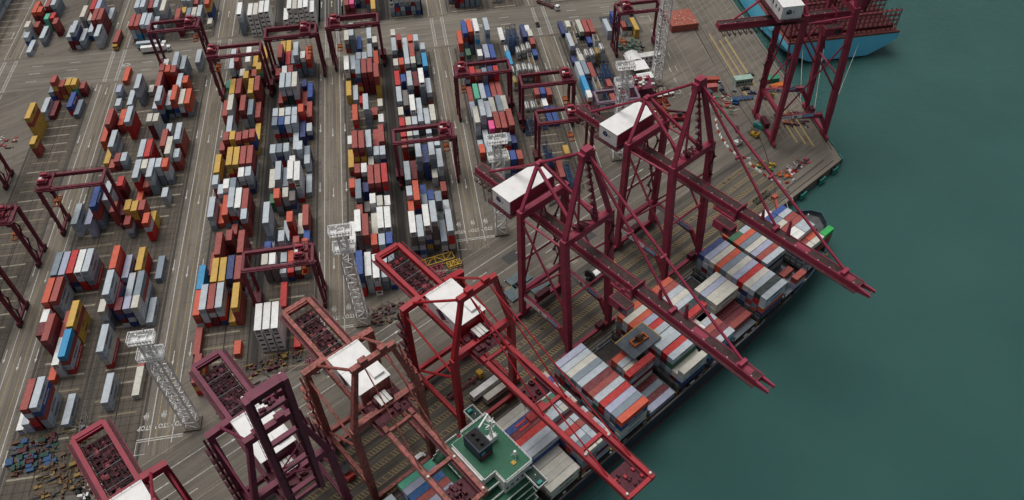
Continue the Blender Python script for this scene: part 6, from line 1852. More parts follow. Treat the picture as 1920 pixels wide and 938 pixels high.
a = SL(-219.8, 27.8); b_ = SL(-210.4, 7.4)
for p, q in (((a[0], a[1]), (b_[0], a[1])), ((a[0], b_[1]), (b_[0], b_[1])), ((b_[0], a[1]), (b_[0], b_[1]))): rails(m, (p[0], p[1], 32.3), (q[0], q[1], 32.3), 1.1, 1.2, .06)
m.build('wheelhouse_top', white, ship)
m = MB()
for s0, s1 in ((.9, 7.3), (27.9, 34.2)):
    sbox(m, -213.6, -210.2, s0, s1, 24.4, 24.7, 0)
    sbox(m, -213.7, -213.55, s0, s1, 24.7, 25.8, 1); sbox(m, -210.25, -210.1, s0, s1, 24.7, 25.8, 1); e = s0 if s0 < 2 else s1 - .15; sbox(m, -213.7, -210.1, e, e + .15, 24.7, 25.8, 1)
    c0 = (s0 + 1.2) if s0 < 2 else s1 - 1.2
    x, y = SL(-212.2, c0); m.cbox(x, y, 29.6, 1.4, .9, .9, 2); m.tube((x + .4, y + (2.2 if s0 > 2 else -2.2), 28.9), (x + .4, y + (2.2 if s0 > 2 else -2.2), 30.6), .15, 6, 1)
m.build('bridge_wing', [mat('wing_deck', (0.015, 0.045, 0.035), .6), white, tealp], ship)
m = MB()
for k in range(6):
    nn = 22 + k * 1.75; zz = 24.0 - k * 3.0; sbox(m, -226.5 + k * .3, -219.5, nn, nn + 3.0, zz - .2, zz, 0); sbox(m, -226.7 + k * .3, -219.3, nn + 2.9, nn + 3.1, zz, zz + 1.0, 1)
for k in range(4):
    nn = 6.5 - k * 1.0; zz = 22 - k * 3.2; sbox(m, -225.6 - k * .7, -219.5, nn - 2.2, nn, zz - .2, zz, 0); sbox(m, -225.8 - k * .7, -219.3, nn - 2.4, nn - 2.2, zz, zz + 1.1, 1)
sbox(m, -228.5, -223.4, 3.5, 32, 14.5, 14.7, 0); sbox(m, -228.6, -228.4, 3.4, 32, 14.7, 15.7, 1)
m.build('terrace_deck', [deck_green, white], ship)
m = MB(); sbox(m, -221.5, -216.8, 11.2, 18.4, 28.0, 33.5, 0); sbox(m, -221.2, -217.1, 11.5, 18.1, 33.5, 33.56, 1); 
for q in range(3): x, y = SL(-219.2, 12.8 + q * 2.0); m.tube((x, y, 37.6), (x, y, 38.9), .5, 10, 1)
sbox(m, -216.8, -216.75, 12.2, 13.8, 29.8, 31.6, 2); sbox(m, -216.8, -216.75, 14.6, 16.2, 29.8, 31.6, 2); sbox(m, -221, -217.6, 18.4, 18.45, 29, 29.8, 3); sbox(m, -220.8, -219.4, 18.4, 18.45, 30.6, 32, 2)
m.build('funnel', [mat('funnel_navy', (0.03, 0.04, 0.07), .5, var=.3), rubber, signblue, redp], ship)
m = MB(); x, y = SL(-214.6, 15.2)
m.tube((x, y, 32.3), (x, y, 43), .55, 8, r2=.3)
for k in range(26):
    a = random.uniform(0, 6.3); z = random.uniform(33, 43); l = random.uniform(.8, 2.6); m.beam((x, y, z), (x + l * math.cos(a), y + l * math.sin(a), z + random.uniform(-.4, .8)), .12)
m.beam((x - 2.2, y + 2.6, 38.5), (x + 2.6, y + 4.4, 38.5), .45, .3); m.beam((x - 1.6, y, 41), (x + 1.6, y, 41), .3, .2); m.box(x - 1.4, x + 1.4, y - .9, y + .9, 32.3, 34.6)
x2, y2 = SL(-213, 23.6); m.tube((x2, y2, 32.3), (x2, y2, 34.4), .16, 6); m.tube((x2, y2, 34.2), (x2, y2, 35.4), .62, 10, r2=.4)
for a in (0, 2.1, 4.2): m.beam((x2 + 1.3 * math.cos(a), y2 + 1.3 * math.sin(a), 32.3), (x2, y2, 34), .1)
m.build('radar_mast', white, ship)
m = MB(); sbox(m, -215.2, -214.0, 24.2, 25.4, 28.1, 28.4, 0); sbox(m, -219.0, -217.8, 8.6, 9.8, 28.1, 28.4, 0); m.build('vent_box', yellow, ship)
# lifeboat aft of the deckhouse
lb = MB(); x, y = SL(-226.5, 24.5)
m = MB()
pr = [(-3.6, .15), (-3.0, .9), (-1.5, 1.25), (1.5, 1.25), (3.0, .9), (3.6, .15)]
for k in range(len(pr) - 1):
    m.tube((x, y + pr[k][0], 19.4), (x, y + pr[k + 1][0], 19.4), pr[k][1], 10, 0, pr[k + 1][1])
m.cbox(x, y, 20.5, 1.4, 3.6, .9); m.build('lifeboat', mat('lifeboat_rust', (0.28, 0.05, 0.025), .5, var=.3, rust=.4), ship)

# loose hatch cover hanging from the spreader of the middle crane
hc = thing('hatch_cover_slab', 'grey steel hatch cover slab lying across the open ship bay under an orange spreader', 'hatch cover', QW(-151.6, 15.4, 18.6), TH)
m = MB(); m.box(-6.5, 6.5, -4.2, 4.2, 0, .55)
for k in range(-2, 3): m.box(k * 2.6 - .06, k * 2.6 + .06, -4.2, 4.2, .55, .62)
m.box(-6.5, 6.5, -.06, .06, .56, .63); m.build('cover_plate', hatch_g, hc)
m = MB(); m.box(-6.6, 6.6, 4.2, 4.5, -.2, .55); m.box(6.5, 6.8, -4.2, 4.2, -.2, .6); m.build('edge_seal', yellow, hc)
sp = thing('orange_spreader', 'orange spreader frame resting on the grey hatch cover slab', 'spreader', QW(-151.5, 15.6, 19.25), TH - .05)
m = MB(); m.box(-3.1, 3.1, -1.3, -.8, .2, .8); m.box(-3.1, 3.1, .8, 1.3, .2, .8); m.box(-3.2, -2.7, -1.4, 1.4, 0, .9); m.box(2.7, 3.2, -1.4, 1.4, 0, .9); m.build('frame', orange, sp)
m = MB(); m.box(-1.0, 1.0, -1.0, 1.0, .8, 1.9); m.tube((-.9, 0, 2.0), (.9, 0, 2.0), .7, 10); m.build('headblock', mat('headblock_dark', (.08, .04, .02), .6, rust=.4), sp)

# ------------------------------------------------------------ pale blue ship at the far quay
pb = mat('hull_pale_blue', (0.16, 0.62, 0.86), .45, var=.10, scale=.1)
lash = mat('lashing_frame_red', (0.16, 0.030, 0.034), .6, var=.4, rust=.3)
bs = thing('pale_blue_ship', 'huge pale blue ship moored stern on at the far quay, top right', 'ship', (217, 324, -4.2), R(90))
def BL(X, Y): return (Y - 331.0, -(X - 217.0))     # local x forward (+Y), y to port (-X)
secs = [(0.0, [(-17, 0.0), (15, 0.0)]), ]
def ring(yy, wl, wm, wt, zb): # cross section from port deck down round to starboard
    return [(yy, wt, 12.6), (yy, wt, 9.5), (yy, wm, 5.2), (yy, wl, 1.2), (yy, wl * .92, zb), (yy, -wl * .92, zb), (yy, -wl, 1.2), (yy, -wm, 5.2), (yy, -wt, 9.5), (yy, -wt, 12.6)]
rg = [ring(-2.0, 16.5, 24.0, 29.6, .8), ring(2.0, 20.5, 26.6, 29.9, .4), ring(12, 25.5, 28.5, 29.6, -1), ring(35, 29.4, 29.6, 29.6, -3), ring(420, 29.6, 29.6, 29.6, -3)]
m = MB()
for r_ in rg: m.v += r_
k = len(rg[0])
for i in range(len(rg) - 1):
    for j in range(k - 1):
        a = i * k + j; m.f.append((a, a + 1, a + 1 + k, a + k)); m.m.append(1 if j in (4,) or (j in (3, 5)) else 0)
    a = i * k; m.f.append((a, a + k, a + 2 * k - 1, a + k - 1)); m.m.append(2)
m.f.append(tuple(range(k - 1, -1, -1))); m.m.append(0)
m.build('hull', [pb, hull_red, deck_dk], bs)
m = MB()
for cy, w_ in ((20.5, 5.2), (10.6, 4.6), (4.2, 2.4), (-15, 4.6), (-19.6, 2.0), (-23.6, 4.2)): m.box(-1.9, -1.2, cy - w_ / 2, cy + w_ / 2, 9.9, 11.3, 0); 
m.box(-1.85, -1.1, -4.4, -2.4, 10.6, 11.5, 0)
m.build('mooring_port', rubber, bs)
m = MB()
for q in range(11): m.box(-1.88, -1.82, -.2 - q * .55, .12 - q * .55, 7.9, 8.5, 0)
for q in range(8): m.box(-1.86, -1.80, -1.0 - q * .5, -.7 - q * .5, 7.0, 7.35, 0)
m.build('stern_lettering', ink_dark, bs)
m = MB(); m.box(-2.1, 400, -29.7, 29.7, 12.5, 12.8, 0); m.box(-2.2, -1.6, -29.7, 29.7, 12.8, 13.6, 0); m.build('bulwark', mat('deck_edge_red', (.20, .06, .05), .6, var=.3), bs)
for xi, x in enumerate((1.0, 15.6, 30.2, 44.8, 59.4, 74)):
    m = MB(); hz = 24.5 if xi < 2 else 22
    j = -28.8
    while j <= 28.9:
        m.beam((x, j, 12.8), (x, j, hz), .26); m.beam((x + 1.1, j, 12.8), (x + 1.1, j, hz), .26)
        j += 2.6
    for z in (15.4, 18.0, 20.7, 23.3):
        if z < hz: m.box(x - .2, x + 1.4, -28.9, 28.9, z, z + .16); rails(m, (x - .2, -28.8, z), (x - .2, 28.8, z), 1.0, 2.6, .04)
    m.build('lashing_bridge', lash, bs)
    m = MB(); m.box(x + 1.8, x + 14.0, -28.4, 28.4, 12.8, 14.2)
    for q in range(24):
        if random.random() < .5: m.box(x + 1.9, x + 13.9, -28.2 + q * 2.5, -25.9 + q * 2.5, 14.2, 14.2 + random.choice((.1, .5)))
    m.build('hatch_cover', mat('hatch_maroon', (.085, .018, .020), .65, var=.5, rust=.3), bs)
m = MB()
for q in range(7): m.box(36 + q * 3, 38 + q * 3, -20 + q * 5, -18 + q * 5, 14.8, 15.6)
m.build('twistlock_bins', yellow, bs)
ropes = mat('mooring_rope', (.45, .43, .38), .8)
def rope(label, p, q, sag=1.5):
    m = MB(); pts = []
    for k in range(9):
        t = k / 8; pts.append((p[0] + (q[0] - p[0]) * t, p[1] + (q[1] - p[1]) * t, p[2] + (q[2] - p[2]) * t - sag * 4 * t * (1 - t)))
    m.path(pts, .10, 5); o = m.build('mooring_rope', ropes); tag(o, label, 'rope', 'mooring ropes'); return o
rope('mooring rope from pale blue stern down to quay, left one', (199, 329, 6.5), (180.6, 286, .6)); rope('mooring rope from pale blue stern to quay, middle one', (211, 329, 6.5), (180.8, 272, .6), 2); rope('mooring rope from pale blue stern to quay, longest right one', (232, 330, 6.5), (181, 262, .6), 3)
rope('thin rope from container ship bow to the quay', QW(-52, 9, 6), QW(-40, -1, .5), .6); rope('second thin rope beside the orange deck crane at the bow', QW(-50, 12, 6), QW(-36, -1, .5), .8)
# ------------------------------------------------------------ vehicles
def wheels_set(root, xs, hw, r=.5, w=.32):
    for x in xs:
        for s in (-1, 1):
            m = MB(); m.tube((s * hw - w / 2, x, r), (s * hw + w / 2, x, r), r, 12); m.tube((s * hw - w / 2 - .01, x, r), (s * hw + w / 2 + .01, x, r), r * .5, 8, 1); m.build('wheel', [rubber, grey_steel], root)
def tractor(loc, rz, label, cabc, load=None, cmark=None, empty=False):
    root = thing('terminal_truck', label, 'truck', loc, rz, 'trucks on the terminal roads')
    m = MB(); m.box(-.45, .45, -7.2, 6.6, .75, 1.15); m.box(-1.2, 1.2, -7.2, -6.9, .8, 1.3)
    for y in (-5, -2, 1, 3.8): m.box(-1.2, 1.2, y - .1, y + .1, .95, 1.25)
    for s in (-1, 1): m.box(s * 1.1 - .1, s * 1.1 + .1, -7.2, 4.8, 1.0, 1.3)
    m.build('chassis', dark_steel if not empty else M_CLUT, root)
    m = MB(); m.prism([(-1.2, 6.0), (1.2, 6.0), (1.2, 7.6), (.95, 8.0), (-.95, 8.0), (-1.2, 7.6)], .7, 2.9, 0); m.box(-1.22, 1.22, 6.9, 7.5, 1.9, 2.6, 1); m.box(-1.0, 1.0, 7.7, 8.03, 1.9, 2.7, 1); m.box(-1.0, 1.0, 6.1, 7.6, 2.9, 3.05, 0); m.build('cab', [cabc, glass_dark], root)
    wheels_set(root, (-6.0, -4.8, 3.6, 7.0), 1.0)
    if load:
        c = add_container((loc[0], loc[1], 0), rz, 12.19, load[0], load[1], 'containers on trucks', True); v = Matrix.Rotation(rz, 3, 'Z') @ Vector((0, -.9, 0)); c.location = (loc[0] + v.x, loc[1] + v.y, 1.3)
    return root
def car(loc, rz, label, mt, kind='car'):
    L_ = 4.5 if kind == 'car' else 5.0 if kind == 'van' else 5.2
    root = thing('parked_car' if kind == 'car' else 'minibus' if kind == 'van' else 'pickup_truck', label, 'car' if kind == 'car' else 'van' if kind == 'van' else 'pickup', loc, rz, 'cars and vans on the quay')
    h = L_ / 2; m = MB()
    def hullp(y0, y1, w, z0, z1, k=0, tw=None, ty=0): 
        tw = tw or w; m.prism([(-w, y0), (w, y0), (w, y1), (-w, y1)], z0, z1, k, poly2=[(-tw, y0 + ty), (tw, y0 + ty), (tw, y1 - ty), (-tw, y1 - ty)])
    hullp(-h, h, .9, .3, .85, 0, .87, .06)
    if kind == 'car': hullp(-h + .7, h - 1.3, .82, .85, 1.35, 1, .62, .5); hullp(-h + 1.25, h - 1.85, .6, 1.35, 1.42, 0)
    elif kind == 'van': hullp(-h + .05, h - .7, .88, .85, 1.9, 0, .8, .12); m.box(-.82, .82, h - 1.0, h - .72, 1.15, 1.7, 1); m.box(-.9, .9, -h + .8, h - 1.4, 1.2, 1.6, 1); m.box(-.72, .72, -h + .3, h - 1.1, 1.9, 1.98, 0)
    else: hullp(.1, h - 1.2, .82, .85, 1.6, 1, .66, .4); m.box(-.62, .62, .5, h - 1.6, 1.6, 1.66, 0); m.box(-.85, .85, -h + .1, .0, .85, 1.0, 2)
    m.build('body', [mt, glass_dark, dark_steel], root)
    wheels_set(root, (-h + .85, h - .9), .82, .33, .2)
    m = MB(); [m.box(s * .62 - .15, s * .62 + .15, h - .02, h + .02, .55, .72) for s in (-1, 1)]; m.build('headlight', offwhite, root)
    return root
tractor((-155.4, 404.5, 0), R(180 - 1), 'yellowish terminal truck hauling a pale red container along the upper left road', yellow, ('r', 'pale rust red long container riding a truck, upper left road'))
tractor((-134, 391.5, 0), R(-90), 'white truck with white container crossing the upper left junction, nearer one', white, ('w', 'white lettered long container on the nearer crossing truck'))
tractor((-137, 396.3, 0), R(-90), 'white truck with white container crossing the upper left junction, farther one', white, ('g', 'pale grey long container on the farther crossing truck'))
tractor((78.5, 396.5, 0), R(-138), 'empty brown flatbed truck turning on the upper cross road', white, empty=True)
tractor(QW(-193.5, -13.4, 0), TH - R(90), 'terminal truck with white container under the red crane', yellow, ('w', 'white long container on a truck under the red crane'))
tractor(QW(-190.8, -9.4, 0), TH - R(90), 'terminal truck with pale container next to the ship below the red crane', redp, ('e', 'cream long container on the truck closest to the ship'))
tractor(QW(-128, -24, 0), TH - R(90), 'terminal truck with white container half hidden under the left twin crane', yellow, ('w', 'white long container half hidden under the left twin crane'))
tractor(QW(-199, -19.5, 0), TH - R(90), 'empty yellow chassis truck behind the red crane legs', yellow, empty=True)
tractor((-59, 434, 0), 0, 'empty terminal truck on the upper road left of the reefers', white, empty=True)
car(QW(-227, -8.3, 0), TH - R(90), 'white minibus parked beside the ship near the mint green container', white, 'van')
car((158.6, 304.0 - 3.2, 0), R(88), 'dark parked car nearest the green container office', mat('car_slate', (.03, .035, .05), .3), 'car')
car((160.6, 297.2, 0), R(75), 'grey parked car in front of the dark one by the office', mat('car_grey', (.10, .10, .13), .3), 'car')
car((164.7, 311.6, 0), R(90), 'small dark car with pale roof behind the green container office', mat('car_olive', (.06, .08, .05), .3), 'car')
car((147.2, 300.5, 0), R(8), 'dark blue pickup with white roof beside the red containers', mat('car_navy', (.03, .035, .07), .35), 'pickup')
car((147.6, 306.6, 0), R(8), 'white pickup cab end behind the dark blue pickup', white, 'pickup')
car((69.6, 378, 0), R(180), 'small black car driving on the lane below the cross road', rubber, 'car')
car((143.6, 271.5, 0), R(170), 'small black car standing on the open quay near the barriers', rubber, 'car')
def forklift(loc, rz, label, mt, s=1.0):
    root = thing('forklift', label, 'forklift', loc, rz, 'forklifts on the quay')
    m = MB(); m.box(-1.0 * s, 1.0 * s, -1.9 * s, 1.2 * s, .5 * s, 1.4 * s); m.box(-.9 * s, .9 * s, -1.9 * s, -1.1 * s, 1.4 * s, 1.9 * s); m.build('body', mt, root)
    m = MB(); [m.beam((sx * .8 * s, y * s, 1.4 * s), (sx * .8 * s, y * s, 2.8 * s), .12) for sx in (-1, 1) for y in (-.9, .7)]; m.box(-.9 * s, .9 * s, -1.0 * s, .8 * s, 2.8 * s, 2.9 * s); m.build('roll_cage', dark_steel, root)
    m = MB(); [m.beam((sx * .5 * s, 1.4 * s, .3), (sx * .5 * s, 1.3 * s, 3.6 * s), .18) for sx in (-1, 1)]; m.box(-.8 * s, .8 * s, 1.4 * s, 1.6 * s, .6, 1.2); [m.box(sx * .4 - .1, sx * .4 + .1, 1.5 * s, 3.0 * s, .3, .4) for sx in (-1, 1)]; m.build('mast', dark_steel, root)
    wheels_set(root, (-1.3 * s, .9 * s), .85 * s, .42 * s, .3)
    return root
forklift((166.5, 292.3, 0), R(100), 'yellow forklift with dark mast under the far quay crane', yellow, 1.4)
forklift((149.8, 266.3, 0), R(30), 'yellow and white forklift beside the far crane wheels', yellow, 1.2)
forklift((140.8, 262.0, 0), R(-60), 'white forklift standing on the open quay by the barrier chain', offwhite, 1.2)
forklift(QW(-247, -19, 0), TH, 'bright red forklift on the apron between the pink and plum cranes', redp, 1.5)
# blue boom lift
bl = thing('boom_lift', 'blue boom lift with folded arm on the quay near the pickups', 'boom lift', (150.0, 291.5, 0), R(-20))
m = MB(); m.box(-1.2, 1.2, -2, 2, .6, 1.3); m.box(-1.5, 1.5, -1.2, 1.2, 1.3, 2.4); m.build('body', bluep, bl)
m = MB(); m.beam((0, 0, 2.4), (-1.0, 7.5, 5.5), .55, .6); m.beam((-1, 7.5, 5.5), (-1.4, 1.0, 7.0), .45, .45, 0); m.box(-2.4, -.4, -.6, .8, 6.2, 7.4); m.build('arm', [grey_steel], bl)
wheels_set(bl, (-1.4, 1.4), 1.25, .55, .4)
bl2 = thing('gangway_frame', 'blue low access frame beside the boom lift', 'access frame', (155.5, 293.0, 0), R(-92))
m = MB(); m.box(-.5, .5, -4, 4, .9, 1.1); rails(m, (-.5, -4, 1.1), (-.5, 4, 1.1)); rails(m, (.5, -4, 1.1), (.5, 4, 1.1)); [m.box(-.5, .5, y - .1, y + .1, 0, .9) for y in (-3.6, 0, 3.6)]; m.build('frame', bluep, bl2)

# ------------------------------------------------------------ buildings and piles at the upper right
cb = thing('white_canopy', 'white curved canopy roof beside the tall light mast', 'canopy', (110.8, 322.5, 0), R(4))
m = MB()
prof = [(-3.9, 4.2), (-3.2, 5.4), (-1.6, 6.2), (0, 6.5), (1.6, 6.2), (3.2, 5.4), (3.9, 4.2)]
for (y0, y1) in ((4.5, 13), (-3.8, 4.3), (-11.0, -6.0)):
    for a, b_ in zip(prof, prof[1:]):
        zz = 0 if y0 > 4 else -.5
        if y0 < -5: m.box(-3.9, 3.9, y0, y1, 5.2, 5.35); break
        if y0 < 4: m.box(-3.9, 3.9, y0, y1, 5.6, 5.75); break
        m.poly([(a[0], y0, a[1]), (b_[0], y0, b_[1]), (b_[0], y1, b_[1]), (a[0], y1, a[1])]); m.poly([(a[0], y0, a[1] - .15), (a[0], y1, a[1] - .15), (b_[0], y1, b_[1] - .15), (b_[0], y0, b_[1] - .15)])
m.build('roof', white, cb)
m = MB()
for y in (-10.5, -6.4, -3.4, 4.0, 8, 12.6):
    for x in (-3.6, 3.6): m.beam((x, y, 0), (x, y, 5.2), .25)
m.build('post', grey_steel, cb)
of = thing('site_office', 'long white site office block behind the canopy', 'office', (118.8, 331.5, 0), R(4))
m = MB(); m.box(-5.5, 5.5, -1.7, 1.7, 0, 5.4, 0); m.box(-5.7, 5.7, -1.9, 1.9, 5.4, 5.6, 0); m.build('wall', offwhite, of)
m = MB(); [m.box(-4.8 + k * 2.2, -3.8 + k * 2.2, -1.74, -1.7, z, z + 1.1) for k in range(5) for z in (1.0, 3.6)]; m.build('window', glass_dark, of)
pile = thing('pallet_pile', 'brick red flat pile of stacked pallets behind the tall light mast', 'pile', (145.6, 364.6, 0), R(1))
m = MB(); brick = mat('brick_red_boards', (.34, .095, .065), .75, var=.3, rust=.1, scale=.8)
for ix in range(6):
    for iy in range(6):
        m.box(-7.4 + ix * 2.47, -7.4 + ix * 2.47 + 2.4, -7.6 + iy * 2.55, -7.6 + iy * 2.55 + 2.48, 0, 3.9 + random.uniform(-.06, .06))
m.build('board_stack', brick, pile)
m = MB()
for k in range(60): m.cbox(random.uniform(-7, 7), random.uniform(-7, 7), 4.0, random.uniform(.1, .5), random.uniform(.1, .5), .12)
m.build('scraps', offwhite, pile)
go = thing('container_office', 'pale green container office with dark windows near the far crane', 'site office', (159.0, 306.2, 0), R(2))
m = MB(); m.box(-4.4, 4.4, -1.8, 1.8, .2, 3.4); m.box(-4.5, 4.5, -1.9, 1.9, 3.4, 3.5); m.build('wall', mat('office_green', (.30, .42, .36), .6, var=.2), go)
m = MB(); [m.box(-3.8 + k * 1.4, -2.8 + k * 1.4, -1.84, -1.8, 1.3, 2.5) for k in range(6)]; m.build('window', glass_dark, go)
for i, (x, y, w_, d, h, mt, lb_) in enumerate(((142.6, 309.6, 10.5, 2.6, 2.7, mat('container_tile', (.34, .07, .045), .65, var=.3), 'rust orange long box lying left of the pickups'), (142.2, 303.6, 5.2, 3.0, 2.7, mat('container_coral', (.40, .10, .09), .65, var=.3), 'coral red short box left of the pickups'),
        (173.6, 305.2, 6.6, 3.2, 2.2, greenp, 'box covered with green tarpaulin under the far crane'), (174.4, 299.4, 7.0, 3.0, 1.6, orange, 'orange covered box next to the green tarpaulin box'), (138.8, 300.0, 4.2, 3.2, 2.2, mat('slate_box', (.05, .06, .08), .6), 'dark slate box beside the coral red box'))):
    t = thing('storage_box', lb_, 'box', (x, y, 0), R(6 * i - 8)); m = MB(); m.box(-w_ / 2, w_ / 2, -d / 2, d / 2, .1, h); [m.box(-w_ / 2 + k * w_ / 6 - .04, -w_ / 2 + k * w_ / 6 + .04, -d / 2 - .04, d / 2 + .04, .1, h + .05) for k in range(1, 6)]; m.build('shell', mt, t)
    m = MB(); m.box(-w_ / 2 - .1, w_ / 2 + .1, -d / 2 - .1, d / 2 + .1, h, h + .12); m.build('lid', mt, t)
tc = thing('teal_compressor', 'teal compressor unit beside the far crane legs', 'compressor', (154.6, 271.6, 0), R(35))
m = MB(); m.box(-1.6, 1.6, -2.6, 2.6, .4, 2.3); m.build('housing', tealp, tc); m = MB(); m.tube((0, -2.2, 2.3), (0, -2.2, 3.1), .25, 8); m.box(-1.2, 1.2, .5, 2.2, 2.3, 2.6); m.build('exhaust', grey_steel, tc); wheels_set(tc, (-1.5, 1.5), 1.4, .4, .25)
# spreader frames parked in the yard
def spreader_frame(loc, rz, mt, label):
    t = thing('spare_spreader', label, 'spreader', loc, rz, 'spare spreader frames parked behind the quay cranes')
    m = MB(); m.box(-.95, -.65, -3, 3, .3, .8); m.box(.65, .95, -3, 3, .3, .8); m.box(-1.2, 1.2, -3.1, -2.8, .1, .8); m.box(-1.2, 1.2, 2.8, 3.1, .1, .8); m.box(-1, 1, -.8, .8, .8, 1.4); m.build('frame', mt, t)
    m = MB(); m.tube((-.6, 0, 1.6), (.6, 0, 1.6), .5, 8); [m.beam((sx * .8, -2, .8), (sx * .5, 0, 1.6), .1) for sx in (-1, 1)]; m.build('headblock', M_CLUT, t)
sp_cols = [(orange, 'orange'), (mat('scarlet_paint', (.42, .06, .03), .55, var=.3, rust=.3), 'scarlet')]
k = 0
POSW = ['nearest the mast', 'second along', 'third along', 'fourth along', 'fifth along', 'last along']
for row, (x0, y0, n_, dx, dy) in enumerate(((108.5, 302.5, 5, 3.1, .7), (108.6, 295.5, 4, 3.0, .8), (109.8, 288.6, 3, 2.9, .8), (110.0, 280.8, 3, 3.2, .4))):
    for q in range(n_):
        mt, cn = sp_cols[(row * 2 + q) % 3 != 0]
        spreader_frame((x0 + q * dx, y0 + q * dy, 0), R(-8 + 5 * q), mt, '%s spreader frame, %s, %s row from the canopy' % (cn, POSW[q], ['first', 'second', 'third', 'fourth'][row])); k += 1
# red reach truck
rt = thing('reach_truck', 'dark red reach truck parked below the orange spreader frames', 'reach truck', (119.8, 284.0, 0), R(80))
m = MB(); m.box(-1.6, 1.6, -4, 3, .8, 2.4); m.box(-1.6, 1.6, -4.2, -2.6, 2.4, 3.2); m.build('body', mat('reach_red', (.30, .03, .04), .5, var=.3), rt); m = MB(); m.box(-1.0, .6, -1, 1, 2.4, 4.2); m.build('cab', glass_dark, rt); m = MB(); m.beam((.9, -3.4, 3.4), (.9, 5.4, 4.6), .8, .9); m.build('arm', M_CLUT, rt); wheels_set(rt, (-3, 2), 1.5, .8, .6)
# machinery with white spoil heaps by the canopy
wsh = thing('spare_rope_heap', 'tangle of white hoses and frames below the tall light mast', 'scrap heap', (118.6, 305.5, 0), 0)
m = MB()
for q in range(70):
    p = Vector((random.gauss(0, 3.2), random.gauss(0, 2.0), random.uniform(.1, 1.2))); m.tube(p, p + Vector((random.uniform(-1.4, 1.4), random.uniform(-1.4, 1.4), random.uniform(-.3, .5))), random.uniform(.06, .2), 5)
m.build('hoses', offwhite, wsh)
# plum coloured service structure in front of the canopy
ss = thing('service_scaffold', 'plum steel service scaffold full of machine parts beside the canopy', 'scaffold', (106.5, 305.5, 0), R(4))
m = MB()
for x in (-6, -2, 2, 6):
    for y in (-5, 0, 5): m.beam((x, y, 0), (x, y, 7.5), .3)
for z in (3.6, 7.4): m.box(-6.2, 6.2, -5.2, 5.2, z, z + .12); rails(m, (-6.2, -5.2, z), (6.2, -5.2, z)); rails(m, (-6.2, 5.2, z), (6.2, 5.2, z))
m.build('frame', M_CR_G, ss)
m = MB(); [m.cbox(random.uniform(-5.4, 5.4), random.uniform(-4.4, 4.4), 8.1, random.uniform(.5, 2.2), random.uniform(.5, 2), random.uniform(.4, 1.5), q % 3) for q in range(26)]; m.build('machine_parts', [M_CLUT, offwhite, mat('drum_pink', (0.45, 0.06, 0.09))], ss)
for i, x in enumerate((115.4, 118.6, 121.8)):
    t = thing('white_crate', 'white topped crate, %s of three above the orange spreaders' % ('left', 'middle', 'right')[i], 'crate', (x, 301.8 + i * .7, 0), R(4), 'white crates above the spreaders'); m = MB(); m.box(-1.1, 1.1, -.8, .8, 0, 1.6); m.build('crate_body', grey_steel, t); m = MB(); m.box(-1.2, 1.2, -.9, .9, 1.6, 1.75); m.build('lid', white, t)
# red and white water barriers
bpts = [(136.7, 281), (135.2, 275), (134.6, 268), (135.0, 262), (136.0, 256.5), (139, 252.5), (142.3, 250.2)]
bp2 = [(140.6, 248.4), (142, 244.5), (143.6, 241), (145.2, 237.6), (147.2, 234.6), (150.2, 232.6), (153.6, 233.0), (156.6, 234.8)]
bar0 = None; kk = 0
for pl in (bpts, bp2):
    for a, b_ in zip(pl, pl[1:]):
        L_ = math.dist(a, b_); nn = max(1, int(L_ / 1.9))
        for j in range(nn):
            t = (j + .5) / nn; x = a[0] + (b_[0] - a[0]) * t; y = a[1] + (b_[1] - a[1]) * t; red = (kk % 3 == 1)
            o = thing('road_barrier', '%s plastic barrier, number %s from the %s end of the %s chain' % ('red' if red else 'white', NUM[min(kk if pl is bpts else kk - 14, 20) + 1 if (kk if pl is bpts else kk - 14) < 20 else 20], 'far', 'upper' if pl is bpts else 'quay corner'), 'barrier', (x, y, 0), math.atan2(b_[1] - a[1], b_[0] - a[0]) + random.uniform(-.25, .25), 'red and white barriers closing off the quay corner')
            m = MB(); m.prism([(-.9, -.3), (.9, -.3), (.9, .3), (-.9, .3)], 0, .35); m.prism([(-.9, -.2), (.9, -.2), (.9, .2), (-.9, .2)], .35, .95, poly2=[(-.8, -.12), (.8, -.12), (.8, .12), (-.8, .12)]); m.build('barrier_body', redp if red else white, o); kk += 1
# equipment heaps on the quay corner and at the bottom left yard edge
def heap(name, label, loc, rz, n_, sx, sy, sz, mats, longs=6, big=1.0):
    t = thing(name, label, 'equipment', loc, rz)
    for mi, mt in enumerate(mats):
        m = MB()
        for q in range(n_ // len(mats)):
            x, y = random.uniform(-sx, sx), random.uniform(-sy, sy); w_ = random.uniform(.3, 1.6) * big; h = random.uniform(.2, sz)
            if random.random() < .3: m.tube((x - w_, y, h * .6), (x + w_, y + random.uniform(-.6, .6), h * .6), random.uniform(.12, .4), 7)
            else:
                m.cbox(x, y, h / 2, w_, random.uniform(.3, 1.4) * big, h)
        for q in range(longs): x, y = random.uniform(-sx, sx), random.uniform(-sy, sy); a = random.uniform(0, 3.14); m.beam((x, y, sz * .4), (x + 3 * math.cos(a), y + 3 * math.sin(a), sz * .5), .16)
        m.build(('crates', 'pipes', 'cases', 'offcuts', 'tarpaulins')[mi % 5], mt, t)
    return t
brownp = mat('brown_scrap', (.12, .07, .04), .8, var=.5, rust=.5)
tarp_b = mat('blue_tarpaulin', (.03, .15, .42), .6, var=.3)
heap('yellow_machinery', 'cluster of yellow machinery with a green tarpaulin inside the barrier chain', (146.5, 244.6, 0), R(-35), 26, 3.6, 2.0, 1.8, [yellow, brownp, greenp])
heap('welding_gear', 'white and red hoses and welding gear on the stained quay corner', (157.6, 239.6, 0), R(30), 26, 4.2, 1.6, .7, [offwhite, redp, rubber])
